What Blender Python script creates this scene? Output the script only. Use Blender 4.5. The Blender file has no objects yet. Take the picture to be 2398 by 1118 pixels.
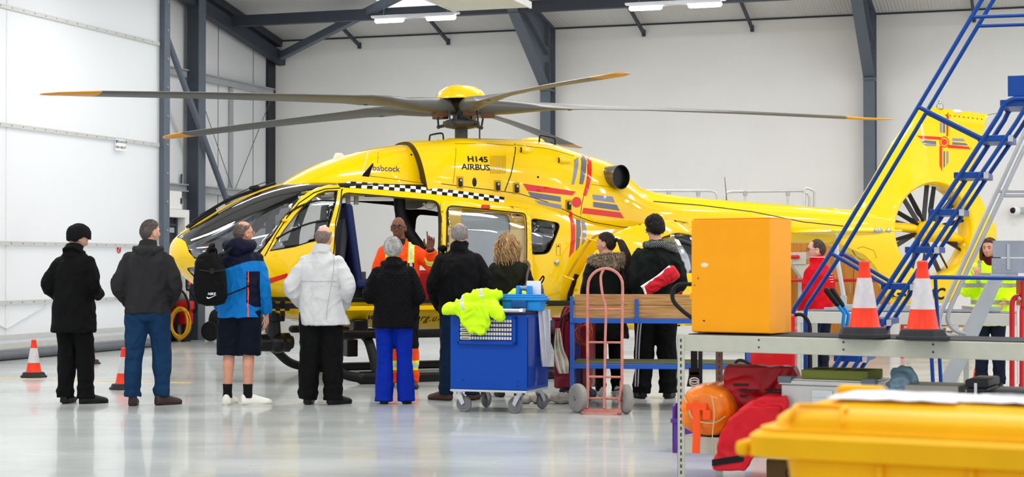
import bpy, bmesh, math, random
from mathutils import Vector, Matrix, noise
from mathutils.bvhtree import BVHTree
from mathutils.geometry import delaunay_2d_cdt
V = Vector
PI = math.pi
random.seed(7)
SC = bpy.context.scene
COL = SC.collection
# ------------------------------------------------------------------ camera geometry
FPX, CAMH = 3944.0, 1.38
PITCH = math.atan(59.0 / FPX)
CP, SP = math.cos(PITCH), math.sin(PITCH)

def ray(px, py):
    x, z = px - 1199.0, 559.0 - py
    y2, z2 = FPX * CP - z * SP, FPX * SP + z * CP
    return V((x / y2, 1.0, z2 / y2))

def at(px, py, Y):
    r = ray(px, py)
    return V((r.x * Y, Y, CAMH + r.z * Y))

def floor_at(px, py):
    r = ray(px, py)
    t = -CAMH / r.z
    return V((r.x * t, t, 0))

# ------------------------------------------------------------------ materials
def lin(c):
    out = []
    for v in c[:3]:
        v /= 255.0
        out.append(v / 12.92 if v <= 0.04045 else ((v + 0.055) / 1.055) ** 2.4)
    return (out[0], out[1], out[2], 1.0)

MATS = {}
def mat(name, col=(128, 128, 128), rough=0.5, metal=0.0, bump=0.0, bscale=60.0, var=0.06, vscale=6.0, coat=0.0,
        spec=0.3, sheen=0.0, emit=None, estr=0.0, stretch=None, col2=None):
    if name in MATS:
        return MATS[name]
    m = bpy.data.materials.new(name)
    m.use_nodes = True
    nt = m.node_tree
    b = nt.nodes['Principled BSDF']
    L = nt.links.new
    tc = nt.nodes.new('ShaderNodeTexCoord')
    mp = nt.nodes.new('ShaderNodeMapping')
    L(tc.outputs['Object'], mp.inputs['Vector'])
    if stretch:
        mp.inputs['Scale'].default_value = stretch
    nz = nt.nodes.new('ShaderNodeTexNoise')
    nz.inputs['Scale'].default_value = vscale
    nz.inputs['Detail'].default_value = 4
    L(mp.outputs[0], nz.inputs['Vector'])
    cr = nt.nodes.new('ShaderNodeValToRGB')
    c = lin(col)
    c2 = lin(col2) if col2 else None
    e = cr.color_ramp.elements
    e[0].position, e[1].position = 0.3, 0.7
    e[0].color = tuple(x * (1 - var) for x in c[:3]) + (1,)
    e[1].color = c2 if c2 else tuple(min(1, x * (1 + var)) for x in c[:3]) + (1,)
    L(nz.outputs['Fac'], cr.inputs[0])
    L(cr.outputs[0], b.inputs['Base Color'])
    b.inputs['Roughness'].default_value = rough
    b.inputs['Metallic'].default_value = metal
    b.inputs['Specular IOR Level'].default_value = spec
    b.inputs['Coat Weight'].default_value = coat
    b.inputs['Coat Roughness'].default_value = 0.04
    if sheen:
        b.inputs['Sheen Weight'].default_value = sheen
    if bump:
        n2 = nt.nodes.new('ShaderNodeTexNoise')
        n2.inputs['Scale'].default_value = bscale
        n2.inputs['Detail'].default_value = 3
        L(mp.outputs[0], n2.inputs['Vector'])
        bp = nt.nodes.new('ShaderNodeBump')
        bp.inputs['Strength'].default_value = bump
        bp.inputs['Distance'].default_value = 0.01
        L(n2.outputs['Fac'], bp.inputs['Height'])
        L(bp.outputs[0], b.inputs['Normal'])
    if emit:
        b.inputs['Emission Color'].default_value = lin(emit)
        b.inputs['Emission Strength'].default_value = estr
    MATS[name] = m
    return m

def glass_mat(name, tint=(200, 205, 210), rough=0.02, ior=1.5, base=0.06):
    m = bpy.data.materials.new(name)
    m.use_nodes = True
    nt = m.node_tree
    for n in list(nt.nodes):
        nt.nodes.remove(n)
    o = nt.nodes.new('ShaderNodeOutputMaterial')
    mx = nt.nodes.new('ShaderNodeMixShader')
    tr = nt.nodes.new('ShaderNodeBsdfTransparent')
    gl = nt.nodes.new('ShaderNodeBsdfGlossy')
    fr = nt.nodes.new('ShaderNodeFresnel')
    ad = nt.nodes.new('ShaderNodeMath')
    ad.operation = 'ADD'
    ad.use_clamp = True
    ad.inputs[1].default_value = base
    tr.inputs['Color'].default_value = lin(tint)
    gl.inputs['Roughness'].default_value = rough
    gl.inputs['Color'].default_value = (1, 1, 1, 1)
    fr.inputs['IOR'].default_value = ior
    L = nt.links.new
    L(fr.outputs[0], ad.inputs[0])
    L(ad.outputs[0], mx.inputs[0])
    L(tr.outputs[0], mx.inputs[1])
    L(gl.outputs[0], mx.inputs[2])
    L(mx.outputs[0], o.inputs[0])
    MATS[name] = m
    return m

# ------------------------------------------------------------------ mesh builder
def frame_from(d, up=V((0, 0, 1))):
    d = V(d).normalized()
    if abs(d.dot(up)) > 0.98:
        up = V((0, 1, 0))
    s = d.cross(up).normalized()
    u = s.cross(d).normalized()
    return s, u

def smooth_path(pts, n=6):
    pts = [V(p) for p in pts]
    out = []
    m = len(pts)
    for i in range(m - 1):
        p0 = pts[max(i - 1, 0)]; p1 = pts[i]; p2 = pts[i + 1]; p3 = pts[min(i + 2, m - 1)]
        for k in range(n):
            t = k / n
            out.append(0.5 * ((2 * p1) + (p2 - p0) * t + (2 * p0 - 5 * p1 + 4 * p2 - p3) * t * t + (3 * p1 - p0 - 3 * p2 + p3) * t ** 3))
    out.append(pts[-1])
    return out

class MB:
    def __init__(self, mx=None):
        self.v = []; self.f = []; self.m = []
        self.mx = mx
    def add(self, vs, fs, mi=0, mx=None):
        o = len(self.v)
        if mx is not None:
            vs = [mx @ V(p) for p in vs]
        if self.mx is not None:
            vs = [self.mx @ V(p) for p in vs]
        self.v += [tuple(p) for p in vs]
        self.f += [tuple(i + o for i in f) for f in fs]
        self.m += [mi] * len(fs)
        return self
    def box(self, c, s, mi=0, rz=0.0, mx=None):
        hx, hy, hz = s[0] / 2, s[1] / 2, s[2] / 2
        vs = [V((x, y, z)) for x in (-hx, hx) for y in (-hy, hy) for z in (-hz, hz)]
        R = Matrix.Rotation(rz, 3, 'Z')
        vs = [R @ p + V(c) for p in vs]
        fs = [(0, 1, 3, 2), (4, 6, 7, 5), (0, 4, 5, 1), (2, 3, 7, 6), (0, 2, 6, 4), (1, 5, 7, 3)]
        return self.add(vs, fs, mi, mx)
    def box2(self, a, b, mi=0):
        return self.box(((a[0] + b[0]) / 2, (a[1] + b[1]) / 2, (a[2] + b[2]) / 2), (abs(b[0] - a[0]), abs(b[1] - a[1]), abs(b[2] - a[2])), mi)
    def bar(self, p0, p1, w, h, mi=0, up=(0, 0, 1)):
        p0, p1 = V(p0), V(p1)
        s, u = frame_from(p1 - p0, V(up))
        vs = []
        for p in (p0, p1):
            for a, b in ((-1, -1), (1, -1), (1, 1), (-1, 1)):
                vs.append(p + s * (a * w / 2) + u * (b * h / 2))
        fs = [(0, 1, 2, 3), (7, 6, 5, 4), (0, 4, 5, 1), (1, 5, 6, 2), (2, 6, 7, 3), (3, 7, 4, 0)]
        return self.add(vs, fs, mi)
    def ibeam(self, p0, p1, w, h, t=0.015, mi=0, up=(0, 0, 1)):
        p0, p1 = V(p0), V(p1)
        s, u = frame_from(p1 - p0, V(up))
        self.bar(p0 + u * (h / 2 - t / 2), p1 + u * (h / 2 - t / 2), w, t, mi, u)
        self.bar(p0 - u * (h / 2 - t / 2), p1 - u * (h / 2 - t / 2), w, t, mi, u)
        self.bar(p0, p1, t * 0.8, h - 2 * t, mi, u)
        return self
    def tube(self, pts, r, seg=10, mi=0, closed=False, caps=True, flat=1.0, up=None):
        pts = [V(p) for p in pts]
        n = len(pts)
        rs = r if isinstance(r, (list, tuple)) else [r] * n
        vs = []; fs = []
        ref = None
        for i, p in enumerate(pts):
            if closed:
                d = (pts[(i + 1) % n] - pts[i - 1])
            else:
                d = pts[min(i + 1, n - 1)] - pts[max(i - 1, 0)]
            if d.length < 1e-9:
                d = V((0, 0, 1))
            d.normalize()
            if ref is None:
                s, u = frame_from(d, up or V((0, 0, 1)))
            else:
                s = ref - d * ref.dot(d)
                if s.length < 1e-6:
                    s, u = frame_from(d)
                s.normalize()
                u = s.cross(d).normalized()
            ref = s
            for k in range(seg):
                a = 2 * PI * k / seg
                vs.append(p + s * (math.cos(a) * rs[i]) + u * (math.sin(a) * rs[i] * flat))
        m = n if closed else n - 1
        for i in range(m):
            j = (i + 1) % n
            for k in range(seg):
                k2 = (k + 1) % seg
                fs.append((i * seg + k, j * seg + k, j * seg + k2, i * seg + k2))
        if caps and not closed:
            fs.append(tuple(range(seg)))
            fs.append(tuple(reversed(range((n - 1) * seg, n * seg))))
        return self.add(vs, fs, mi)
    def cyl(self, p0, p1, r0, r1=None, seg=24, mi=0):
        return self.tube([p0, p1], [r0, r0 if r1 is None else r1], seg, mi)
    def lathe(self, prof, c=(0, 0, 0), ax=(0, 0, 1), seg=32, mi=0, mis=None, sx=1.0, sy=1.0):
        s, u = frame_from(V(ax))
        if abs(V(ax).normalized().z) > 0.99:
            s, u = V((1, 0, 0)), V((0, 1, 0))
        ax = V(ax).normalized(); c = V(c)
        n = len(prof)
        vs = []
        for (r, h) in prof:
            for k in range(seg):
                a = 2 * PI * k / seg
                vs.append(c + s * (math.cos(a) * r * sx) + u * (math.sin(a) * r * sy) + ax * h)
        o = len(self.v)
        for i in range(n - 1):
            fs = [(i * seg + k, i * seg + (k + 1) % seg, (i + 1) * seg + (k + 1) % seg, (i + 1) * seg + k) for k in range(seg)]
            mm = mis[i] if mis else mi
            if i == 0:
                self.add(vs, fs, mm)
            else:
                self.f += [tuple(q + o for q in f) for f in fs]; self.m += [mm] * len(fs)
        self.f.append(tuple(o + k for k in reversed(range(seg)))); self.m.append(mis[0] if mis else mi)
        self.f.append(tuple(o + (n - 1) * seg + k for k in range(seg))); self.m.append(mis[-1] if mis else mi)
        return self
    def prism(self, poly, a, b, axis='y', mi=0, mx=None):
        """extrude a 2-D outline; axis = direction of extrusion"""
        n = len(poly)
        def P(p, t):
            if axis == 'y': return V((p[0], t, p[1]))
            if axis == 'x': return V((t, p[0], p[1]))
            return V((p[0], p[1], t))
        vs = [P(p, a) for p in poly] + [P(p, b) for p in poly]
        fs = [tuple(range(n)), tuple(reversed(range(n, 2 * n)))]
        for i in range(n):
            j = (i + 1) % n
            fs.append((i, i + n, j + n, j))
        return self.add(vs, fs, mi, mx)
    def ell(self, c, r, mi=0, nu=20, nv=12, mx=None):
        c = V(c)
        vs = []; fs = []
        for i in range(1, nv):
            t = PI * i / nv
            for k in range(nu):
                a = 2 * PI * k / nu
                vs.append(c + V((r[0] * math.sin(t) * math.cos(a), r[1] * math.sin(t) * math.sin(a), r[2] * math.cos(t))))
        top = len(vs); vs.append(c + V((0, 0, r[2]))); bot = len(vs); vs.append(c - V((0, 0, r[2])))
        for i in range(nv - 2):
            for k in range(nu):
                k2 = (k + 1) % nu
                fs.append((i * nu + k, (i + 1) * nu + k, (i + 1) * nu + k2, i * nu + k2))
        for k in range(nu):
            k2 = (k + 1) % nu
            fs.append((top, k, k2)); fs.append((bot, (nv - 2) * nu + k2, (nv - 2) * nu + k))
        return self.add(vs, fs, mi, mx)
    def loft(self, rings, mi=0, caps=True, mfun=None):
        n = len(rings[0]); o = len(self.v)
        vs = [p for r in rings for p in r]
        fs = []
        for i in range(len(rings) - 1):
            for k in range(n):
                k2 = (k + 1) % n
                fs.append((i * n + k, (i + 1) * n + k, (i + 1) * n + k2, i * n + k2))
        if caps:
            fs.append(tuple(range(n))); fs.append(tuple(reversed(range((len(rings) - 1) * n, len(rings) * n))))
        return self.add(vs, fs, mi)
    def caps_tube(self, pts, rs, seg=14, mi=0, flat=1.0, up=None):
        """tube with rounded ends"""
        pts = [V(p) for p in pts]
        rs = list(rs)
        d0 = (pts[0] - pts[1]).normalized(); d1 = (pts[-1] - pts[-2]).normalized()
        P, R = [], []
        for a in (0.15, 0.5, 0.85):
            P.append(pts[0] + d0 * rs[0] * math.cos(a * PI / 2)); R.append(rs[0] * math.sin(a * PI / 2))
        P += pts; R += rs
        for a in (0.85, 0.5, 0.15):
            P.append(pts[-1] + d1 * rs[-1] * math.cos(a * PI / 2)); R.append(rs[-1] * math.sin(a * PI / 2))
        return self.tube(P, R, seg, mi, flat=flat, up=up)
    def mesh(self, name, mats, smooth=True, angle=40, fixn=True):
        me = bpy.data.meshes.new(name)
        me.from_pydata(self.v, [], self.f)
        for m in (mats if isinstance(mats, (list, tuple)) else [mats]):
            me.materials.append(m)
        me.polygons.foreach_set('material_index', self.m)
        if fixn:
            bm = bmesh.new(); bm.from_mesh(me)
            bmesh.ops.recalc_face_normals(bm, faces=bm.faces)
            bm.to_mesh(me); bm.free()
        if smooth:
            me.polygons.foreach_set('use_smooth', [True] * len(me.polygons))
            me.set_sharp_from_angle(angle=math.radians(angle))
        me.update()
        return me
    def build(self, name, mats, parent=None, smooth=True, angle=40, bevel=0.0, bseg=2, fixn=True):
        o = bpy.data.objects.new(name, self.mesh(name, mats, smooth, angle, fixn))
        COL.objects.link(o)
        if parent is not None:
            o.parent = parent
        if bevel:
            md = o.modifiers.new('bevel', 'BEVEL')
            md.width = bevel; md.segments = bseg; md.limit_method = 'ANGLE'; md.angle_limit = math.radians(35)
            md.harden_normals = False
        return o

# ------------------------------------------------------------------ objects
def thing(name, label, cat, loc=(0, 0, 0), rz=0.0, group=None):
    o = bpy.data.objects.new(name, None)
    o.empty_display_size = 0.1
    COL.objects.link(o)
    o.location = loc; o.rotation_euler = (0, 0, rz)
    o['label'] = label; o['category'] = cat
    if group: o['group'] = group
    return o

def tag(o, label, cat, group=None, kind=None):
    o['label'] = label; o['category'] = cat
    if group: o['group'] = group
    if kind: o['kind'] = kind
    return o

def struct(o):
    o['kind'] = 'structure'
    return o

def dup(root, loc, rz, label=None, group=None):
    r = root.copy(); COL.objects.link(r); r.location = loc; r.rotation_euler = (0, 0, rz)
    if label: r['label'] = label
    if group: r['group'] = group
    for ch in list(root.children):
        c = ch.copy(); COL.objects.link(c); c.parent = r
        for g in ch.children:
            d = g.copy(); COL.objects.link(d); d.parent = c
    return r

def apply_mods(o):
    dg = bpy.context.evaluated_depsgraph_get()
    dg.update()
    me = bpy.data.meshes.new_from_object(o.evaluated_get(dg))
    old = o.data
    o.modifiers.clear()
    o.data = me
    me.name = old.name
    bpy.data.meshes.remove(old)
    return o

def remesh(mb, name, mats, parent, voxel=0.01, smooth=4, fac=0.5, fn=None, matfn=None):
    """union of all closed pieces in mb as ONE continuous surface"""
    me = mb.mesh(name, mats if isinstance(mats, (list, tuple)) else [mats], smooth=False)
    o = bpy.data.objects.new(name, me); COL.objects.link(o)
    r = o.modifiers.new('r', 'REMESH'); r.mode = 'VOXEL'; r.voxel_size = voxel
    if smooth:
        s = o.modifiers.new('s', 'SMOOTH'); s.iterations = smooth; s.factor = fac
    apply_mods(o)
    me = o.data
    if fn:
        cos = [v.co.copy() for v in me.vertices]; ns = [v.normal.copy() for v in me.vertices]
        flat = []
        for c, n in zip(cos, ns):
            q = fn(c, n); flat += [q.x, q.y, q.z]
        me.vertices.foreach_set('co', flat)
    if not isinstance(mats, (list, tuple)): mats = [mats]
    me.materials.clear()
    for m in mats: me.materials.append(m)
    if matfn:
        me.polygons.foreach_set('material_index', [matfn(p.center) for p in me.polygons])
    else:
        me.polygons.foreach_set('material_index', [0] * len(me.polygons))
    me.polygons.foreach_set('use_smooth', [True] * len(me.polygons))
    me.update()
    if parent is not None: o.parent = parent
    return o

def ease(t):
    t = max(0.0, min(1.0, t))
    return t * t * (3 - 2 * t)

def interp(tab, x):
    """rows (x, a, b, ...) -> smooth interpolated row"""
    if x <= tab[0][0]: return list(tab[0][1:])
    if x >= tab[-1][0]: return list(tab[-1][1:])
    for i in range(len(tab) - 1):
        if tab[i][0] <= x <= tab[i + 1][0]:
            t = (x - tab[i][0]) / (tab[i + 1][0] - tab[i][0])
            p0 = tab[max(i - 1, 0)]; p1 = tab[i]; p2 = tab[i + 1]; p3 = tab[min(i + 2, len(tab) - 1)]
            out = []
            h = p2[0] - p1[0]
            for k in range(1, len(p1)):
                d = (p2[k] - p1[k]) / h
                dl = (p1[k] - p0[k]) / (p1[0] - p0[0]) if p1[0] != p0[0] else d
                dr = (p3[k] - p2[k]) / (p3[0] - p2[0]) if p3[0] != p2[0] else d
                m1 = 0.0 if dl * d <= 0 else 2 * dl * d / (dl + d)
                m2 = 0.0 if dr * d <= 0 else 2 * dr * d / (dr + d)
                t2, t3 = t * t, t ** 3
                out.append((2 * t3 - 3 * t2 + 1) * p1[k] + (t3 - 2 * t2 + t) * h * m1 + (-2 * t3 + 3 * t2) * p2[k] + (t3 - t2) * h * m2)
            return out

def in_poly(p, poly):
    x, y = p[0], p[1]; c = False; n = len(poly); j = n - 1
    for i in range(n):
        xi, yi = poly[i][0], poly[i][1]; xj, yj = poly[j][0], poly[j][1]
        if (yi > y) != (yj > y) and x < (xj - xi) * (y - yi) / (yj - yi) + xi:
            c = not c
        j = i
    return c

def round_poly(poly, r=0.06, n=5):
    out = []; m = len(poly)
    for i in range(m):
        p = V(poly[i]).to_2d() if len(poly[i]) > 2 else V((poly[i][0], poly[i][1]))
        a = V((poly[i - 1][0], poly[i - 1][1])); b = V((poly[(i + 1) % m][0], poly[(i + 1) % m][1]))
        da = (a - p); db = (b - p)
        q = min(r, da.length * 0.45, db.length * 0.45)
        A = p + da.normalized() * q; B = p + db.normalized() * q
        for k in range(n + 1):
            t = k / n
            out.append(tuple((1 - t) ** 2 * A + 2 * t * (1 - t) * p + t * t * B))
    return out

def tess(outer, holes=(), step=0.06):
    """outline with holes -> dense triangles (2-D)"""
    pts = []; edges = []
    def ring(poly):
        o = len(pts); k = 0
        q = []
        for i in range(len(poly)):
            a = V((poly[i][0], poly[i][1])); b = V((poly[(i + 1) % len(poly)][0], poly[(i + 1) % len(poly)][1]))
            m = max(1, int((b - a).length / step))
            for j in range(m): q.append(a + (b - a) * (j / m))
        pts.extend(q)
        for i in range(len(q)): edges.append((o + i, o + (i + 1) % len(q)))
    ring(outer)
    for h in holes: ring(h)
    xs = [p[0] for p in outer]; ys = [p[1] for p in outer]
    x = min(xs) + step * 0.53
    while x < max(xs):
        y = min(ys) + step * 0.47
        while y < max(ys):
            if in_poly((x, y), outer) and not any(in_poly((x, y), h) for h in holes):
                pts.append(V((x, y)))
            y += step
        x += step
    r = delaunay_2d_cdt(pts, edges, [], 0, 1e-5)
    vs, fs = r[0], r[2]
    keep = []
    for f in fs:
        c = sum((vs[i] for i in f), V((0, 0))) / len(f)
        if in_poly(c, outer) and not any(in_poly(c, h) for h in holes):
            keep.append(tuple(f))
    return [tuple(v) for v in vs], keep

def text_mesh(body, size=1.0, extrude=0.0, align='CENTER', shear=0.0, bold=0.0, space=1.0):
    cu = bpy.data.curves.new('txt', 'FONT')
    cu.body = body; cu.size = size; cu.extrude = extrude; cu.align_x = align; cu.align_y = 'CENTER'; cu.shear = shear
    cu.offset = bold * size; cu.resolution_u = 4; cu.space_character = space
    o = bpy.data.objects.new('txt', cu); COL.objects.link(o)
    dg = bpy.context.evaluated_depsgraph_get(); dg.update()
    me = bpy.data.meshes.new_from_object(o.evaluated_get(dg))
    vs = [tuple(v.co) for v in me.vertices]; fs = [tuple(p.vertices) for p in me.polygons]
    bpy.data.objects.remove(o); bpy.data.curves.remove(cu); bpy.data.meshes.remove(me)
    return vs, fs

def text_on(name, body, size, m, mx, parent, depth=0.002, **k):
    """flat lettering: text x/y plane placed by matrix mx"""
    vs, fs = text_mesh(body, size, depth, **k)
    b = MB(); b.add(vs, fs, 0, mx)
    return b.build(name, m, parent, smooth=False)

def face_cam(p, rz=0.0, tilt=0.0):
    """matrix putting text x/y plane upright at p, facing -Y turned by rz"""
    return Matrix.Translation(V(p)) @ Matrix.Rotation(rz, 4, 'Z') @ Matrix.Rotation(PI / 2 + tilt, 4, 'X')

def rot_between(a, b):
    return V(a).rotation_difference(V(b)).to_matrix()
# ================================================================== the hangar
RA = -math.atan(0.327)
CORNER = V((-4.83, 34.05, 0))
RM = Matrix.Translation(CORNER) @ Matrix.Rotation(RA, 4, 'Z')      # local x along back wall, local y away from camera
def R(a, b, z): return RM @ V((a, -b, z))
def roof(b): return 5.9 + 0.176 * b
def rmb(): return MB(RM)

m_wall = mat('wall_white_cladding', (236, 235, 233), 0.55, var=0.015, vscale=2)
m_steel = mat('painted_grey_steel', (96, 104, 116), 0.45, var=0.05)
m_steel_dark = mat('painted_dark_steel', (58, 64, 74), 0.5, var=0.06)
m_rail = mat('galvanised_rail', (176, 180, 184), 0.4, 0.3, var=0.05)
m_white = mat('white_painted_board', (240, 240, 238), 0.5, var=0.01)

# --- floor: polished resin
def floor_mat():
    m = mat('polished_resin_floor', (172, 178, 176), 0.14, var=0.0, coat=0.3)
    nt = m.node_tree; b = nt.nodes['Principled BSDF']; L = nt.links.new
    tc = nt.nodes.new('ShaderNodeTexCoord')
    n1 = nt.nodes.new('ShaderNodeTexNoise'); n1.inputs['Scale'].default_value = 0.5; n1.inputs['Detail'].default_value = 6
    n1.inputs['Roughness'].default_value = 0.65
    mp = nt.nodes.new('ShaderNodeMapping'); mp.inputs['Scale'].default_value = (0.7, 1.6, 1)
    L(tc.outputs['Object'], mp.inputs[0]); L(mp.outputs[0], n1.inputs['Vector'])
    cr = nt.nodes.new('ShaderNodeValToRGB')
    e = cr.color_ramp.elements
    e[0].position = 0.35; e[1].position = 0.68
    e[0].color = lin((176, 182, 181)); e[1].color = lin((203, 207, 205))
    L(n1.outputs['Fac'], cr.inputs[0]); L(cr.outputs[0], b.inputs['Base Color'])
    mr = nt.nodes.new('ShaderNodeMapRange')
    mr.inputs['To Min'].default_value = 0.16; mr.inputs['To Max'].default_value = 0.34
    L(n1.outputs['Fac'], mr.inputs['Value']); L(mr.outputs[0], b.inputs['Roughness'])
    bp = nt.nodes.new('ShaderNodeBump'); bp.inputs['Strength'].default_value = 0.08; bp.inputs['Distance'].default_value = 0.02
    n2 = nt.nodes.new('ShaderNodeTexNoise'); n2.inputs['Scale'].default_value = 3.0; n2.inputs['Detail'].default_value = 2
    L(tc.outputs['Object'], n2.inputs['Vector']); L(n2.outputs['Fac'], bp.inputs['Height']); L(bp.outputs[0], b.inputs['Normal'])
    return m
b = rmb(); b.box2((0.55, -40, -0.2), (34, 0.3, 0.0)); b.box2((-0.3, -5.9, -0.2), (0.55, 0.3, 0.0))
struct(b.build('floor', floor_mat(), smooth=False))
b = rmb(); b.box2((-25, -40, -0.2), (0.54, -5.95, -0.005))
struct(b.build('trim_0', mat('concrete_apron', (205, 203, 198), 0.8), smooth=False))  # unseen ground outside, added pale to brighten the lower door fabric
# faint yellow line on the floor
b = rmb(); b.box2((1.6, -13.55, 0.0), (5.6, -13.47, 0.003)); b.box2((7.4, -9.4, 0), (11.5, -9.32, 0.003))
struct(b.build('trim_1', mat('floor_line_yellow', (222, 190, 120), 0.35, var=0.2, vscale=20), smooth=False))

# --- ribbed cladding material (fine vertical ribs)
def ribbed(name, col, scale, strength=0.25, axis='X', rough=0.5):
    m = mat(name, col, rough, var=0.015, vscale=1.5)
    nt = m.node_tree; b = nt.nodes['Principled BSDF']; L = nt.links.new
    tc = nt.nodes.new('ShaderNodeTexCoord')
    w = nt.nodes.new('ShaderNodeTexWave'); w.bands_direction = axis; w.inputs['Scale'].default_value = scale
    mp = nt.nodes.new('ShaderNodeMapping'); L(tc.outputs['Object'], mp.inputs[0]); L(mp.outputs[0], w.inputs['Vector'])
    mp.inputs['Rotation'].default_value = (0, 0, -RA)
    bp = nt.nodes.new('ShaderNodeBump'); bp.inputs['Strength'].default_value = strength; bp.inputs['Distance'].default_value = 0.01
    L(w.outputs['Fac'], bp.inputs['Height']); L(bp.outputs[0], b.inputs['Normal'])
    return m
b = rmb(); b.box2((-0.3, 0.0, 0), (34, 0.3, 7.5))
struct(b.build('wall_back', ribbed('back_wall_panels', (238, 237, 235), 3.2, 0.05), smooth=False))
b = rmb(); b.box2((-0.3, -5.9, 0), (0.0, 0.0, 8.0))
for bb in (0.9, 2.35, 3.1, 4.6, 5.4):
    b.box2((0.0, -bb - 0.008, 0), (0.004, -bb + 0.008, 7.5), 1)
struct(b.build('wall_left', [ribbed('side_wall_ribs', (226, 227, 230), 6.0, 0.18, 'Y'), m_steel_dark], smooth=False))
# ceiling: sloping ribbed liner with a bright skylight opening
b = rmb()
def roofpatch(b, a0, a1, b0, b1, th=0.12, mi=0):
    vs = []
    for (a, bb) in ((a0, b0), (a1, b0), (a1, b1), (a0, b1)):
        vs.append((a, -bb, roof(bb)))
    for (a, bb) in ((a0, b0), (a1, b0), (a1, b1), (a0, b1)):
        vs.append((a, -bb, roof(bb) + th))
    b.add(vs, [(3, 2, 1, 0), (4, 5, 6, 7), (0, 1, 5, 4), (1, 2, 6, 5), (2, 3, 7, 6), (3, 0, 4, 7)], mi)
SKY = [(3.1, 4.3, 1.2, 8.5), (9.1, 10.3, 1.2, 8.5), (15.1, 16.3, 1.2, 8.5), (21.1, 22.3, 1.2, 8.5)]
b0, b1 = 1.2, 8.5
roofpatch(b, -0.3, 34, -0.3, b0); roofpatch(b, -0.3, 34, b1, 17)
edges = [-0.3] + [v for s in SKY for v in s[:2]] + [34]
for i in range(0, len(edges), 2): roofpatch(b, edges[i], edges[i + 1], b0, b1)
# far slope of the roof, falling again towards the side the camera stands on
vs = [(-0.3, -17, roof(17)), (34, -17, roof(17)), (34, -34, roof(0)), (-0.3, -34, roof(0))]
b.add(vs + [(x, y, z + 0.12) for x, y, z in vs], [(3, 2, 1, 0), (4, 5, 6, 7), (0, 1, 5, 4), (1, 2, 6, 5), (2, 3, 7, 6), (3, 0, 4, 7)])
struct(b.build('ceiling', ribbed('roof_liner_ribs', (216, 214, 212), 5.0, 0.5), smooth=False))
def fabric_light(name, col, trans):
    m = bpy.data.materials.new(name); m.use_nodes = True
    nt = m.node_tree; b = nt.nodes['Principled BSDF']; L = nt.links.new
    o = nt.nodes['Material Output']
    b.inputs['Base Color'].default_value = lin(col); b.inputs['Roughness'].default_value = 0.55
    t = nt.nodes.new('ShaderNodeBsdfTranslucent'); t.inputs['Color'].default_value = lin(col)
    nz = nt.nodes.new('ShaderNodeTexNoise'); nz.inputs['Scale'].default_value = 1.3; nz.inputs['Detail'].default_value = 5
    mr = nt.nodes.new('ShaderNodeMapRange'); mr.inputs['To Min'].default_value = trans - 0.06; mr.inputs['To Max'].default_value = trans + 0.06
    L(nz.outputs['Fac'], mr.inputs['Value'])
    mx = nt.nodes.new('ShaderNodeMixShader'); L(mr.outputs[0], mx.inputs[0])
    L(b.outputs[0], mx.inputs[1]); L(t.outputs[0], mx.inputs[2]); L(mx.outputs[0], o.inputs[0])
    MATS[name] = m
    return m
m_fab = fabric_light('door_fabric', (246, 247, 248), 0.5)
for i, s in enumerate(SKY):
    b = rmb(); roofpatch(b, s[0], s[1], s[2], s[3], 0.02)
    struct(b.build('window_%d' % (i + 1), fabric_light('skylight_sheet_%d' % i, (254, 255, 255), 0.94), smooth=False))

# --- big fabric hangar door on the left, with its horizontal battens
DA = 0.79
def xv(px, py): # point on the door plane seen at a pixel
    r = ray(px, py); n = (RM.to_3x3() @ V((1, 0, 0))); p0 = R(DA, 0, 0); c = V((0, 0, CAMH))
    t = (p0 - c).dot(n) / r.dot(n); return c + r * t
m_bat = mat('door_batten_alloy', (205, 205, 203), 0.45, 0.2, var=0.03)
m_rubber = mat('grey_rubber_seal', (104, 108, 114), 0.6, var=0.08)
zs = [xv(0, y).z for y in (13.4, 291.6, 569.8, 710, 838)]
b = rmb()
b.box2((DA - 0.06, -30, 0.12), (DA, -5.9, 9))
dr = struct(b.build('door_1', m_fab, smooth=False))
b = rmb()
for z in zs[:4]:
    b.box2((DA, -30, z - 0.03), (DA + 0.04, -5.95, z + 0.03))
    for k in range(46):
        y = -6.2 - k * 0.28
        b.box2((DA + 0.04, y - 0.009, z - 0.007), (DA + 0.044, y + 0.009, z + 0.007), 1)
b.box2((DA, -30, 0.16), (DA + 0.03, -5.95, 0.24)); b.box2((DA, -30, 0.30), (DA + 0.03, -5.95, 0.36))
b.build('batten', [m_bat, m_steel], dr, smooth=False)
b = rmb()
for y in (-20.5, -15.15, -10.2): b.box2((DA, y - 0.012, 0.3), (DA + 0.006, y + 0.012, 8))
b.build('seam', mat('door_seam', (222, 224, 224), 0.6), dr, smooth=False)
b = rmb(); b.tube([(DA + 0.04, -30, 0.07), (DA + 0.04, -5.9, 0.07)], 0.1, 14, flat=0.7)
b.build('bottom_seal', m_rubber, dr)
b = rmb()
for y0 in (-14.6, -10.2, -19.0):      # stiffening rods seen through the lower fabric
    b.bar((DA + 0.012, y0, 0.45), (DA + 0.012, y0 + 1.0, zs[3] - 0.06), 0.012, 0.035, up=(1, 0, 0))
    b.bar((DA + 0.012, y0, 0.45), (DA + 0.012, y0 - 1.0, zs[3] - 0.06), 0.012, 0.035, up=(1, 0, 0))
b.build('stiffening_rod', mat('door_rod', (214, 218, 219), 0.6), dr, smooth=False)
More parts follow.
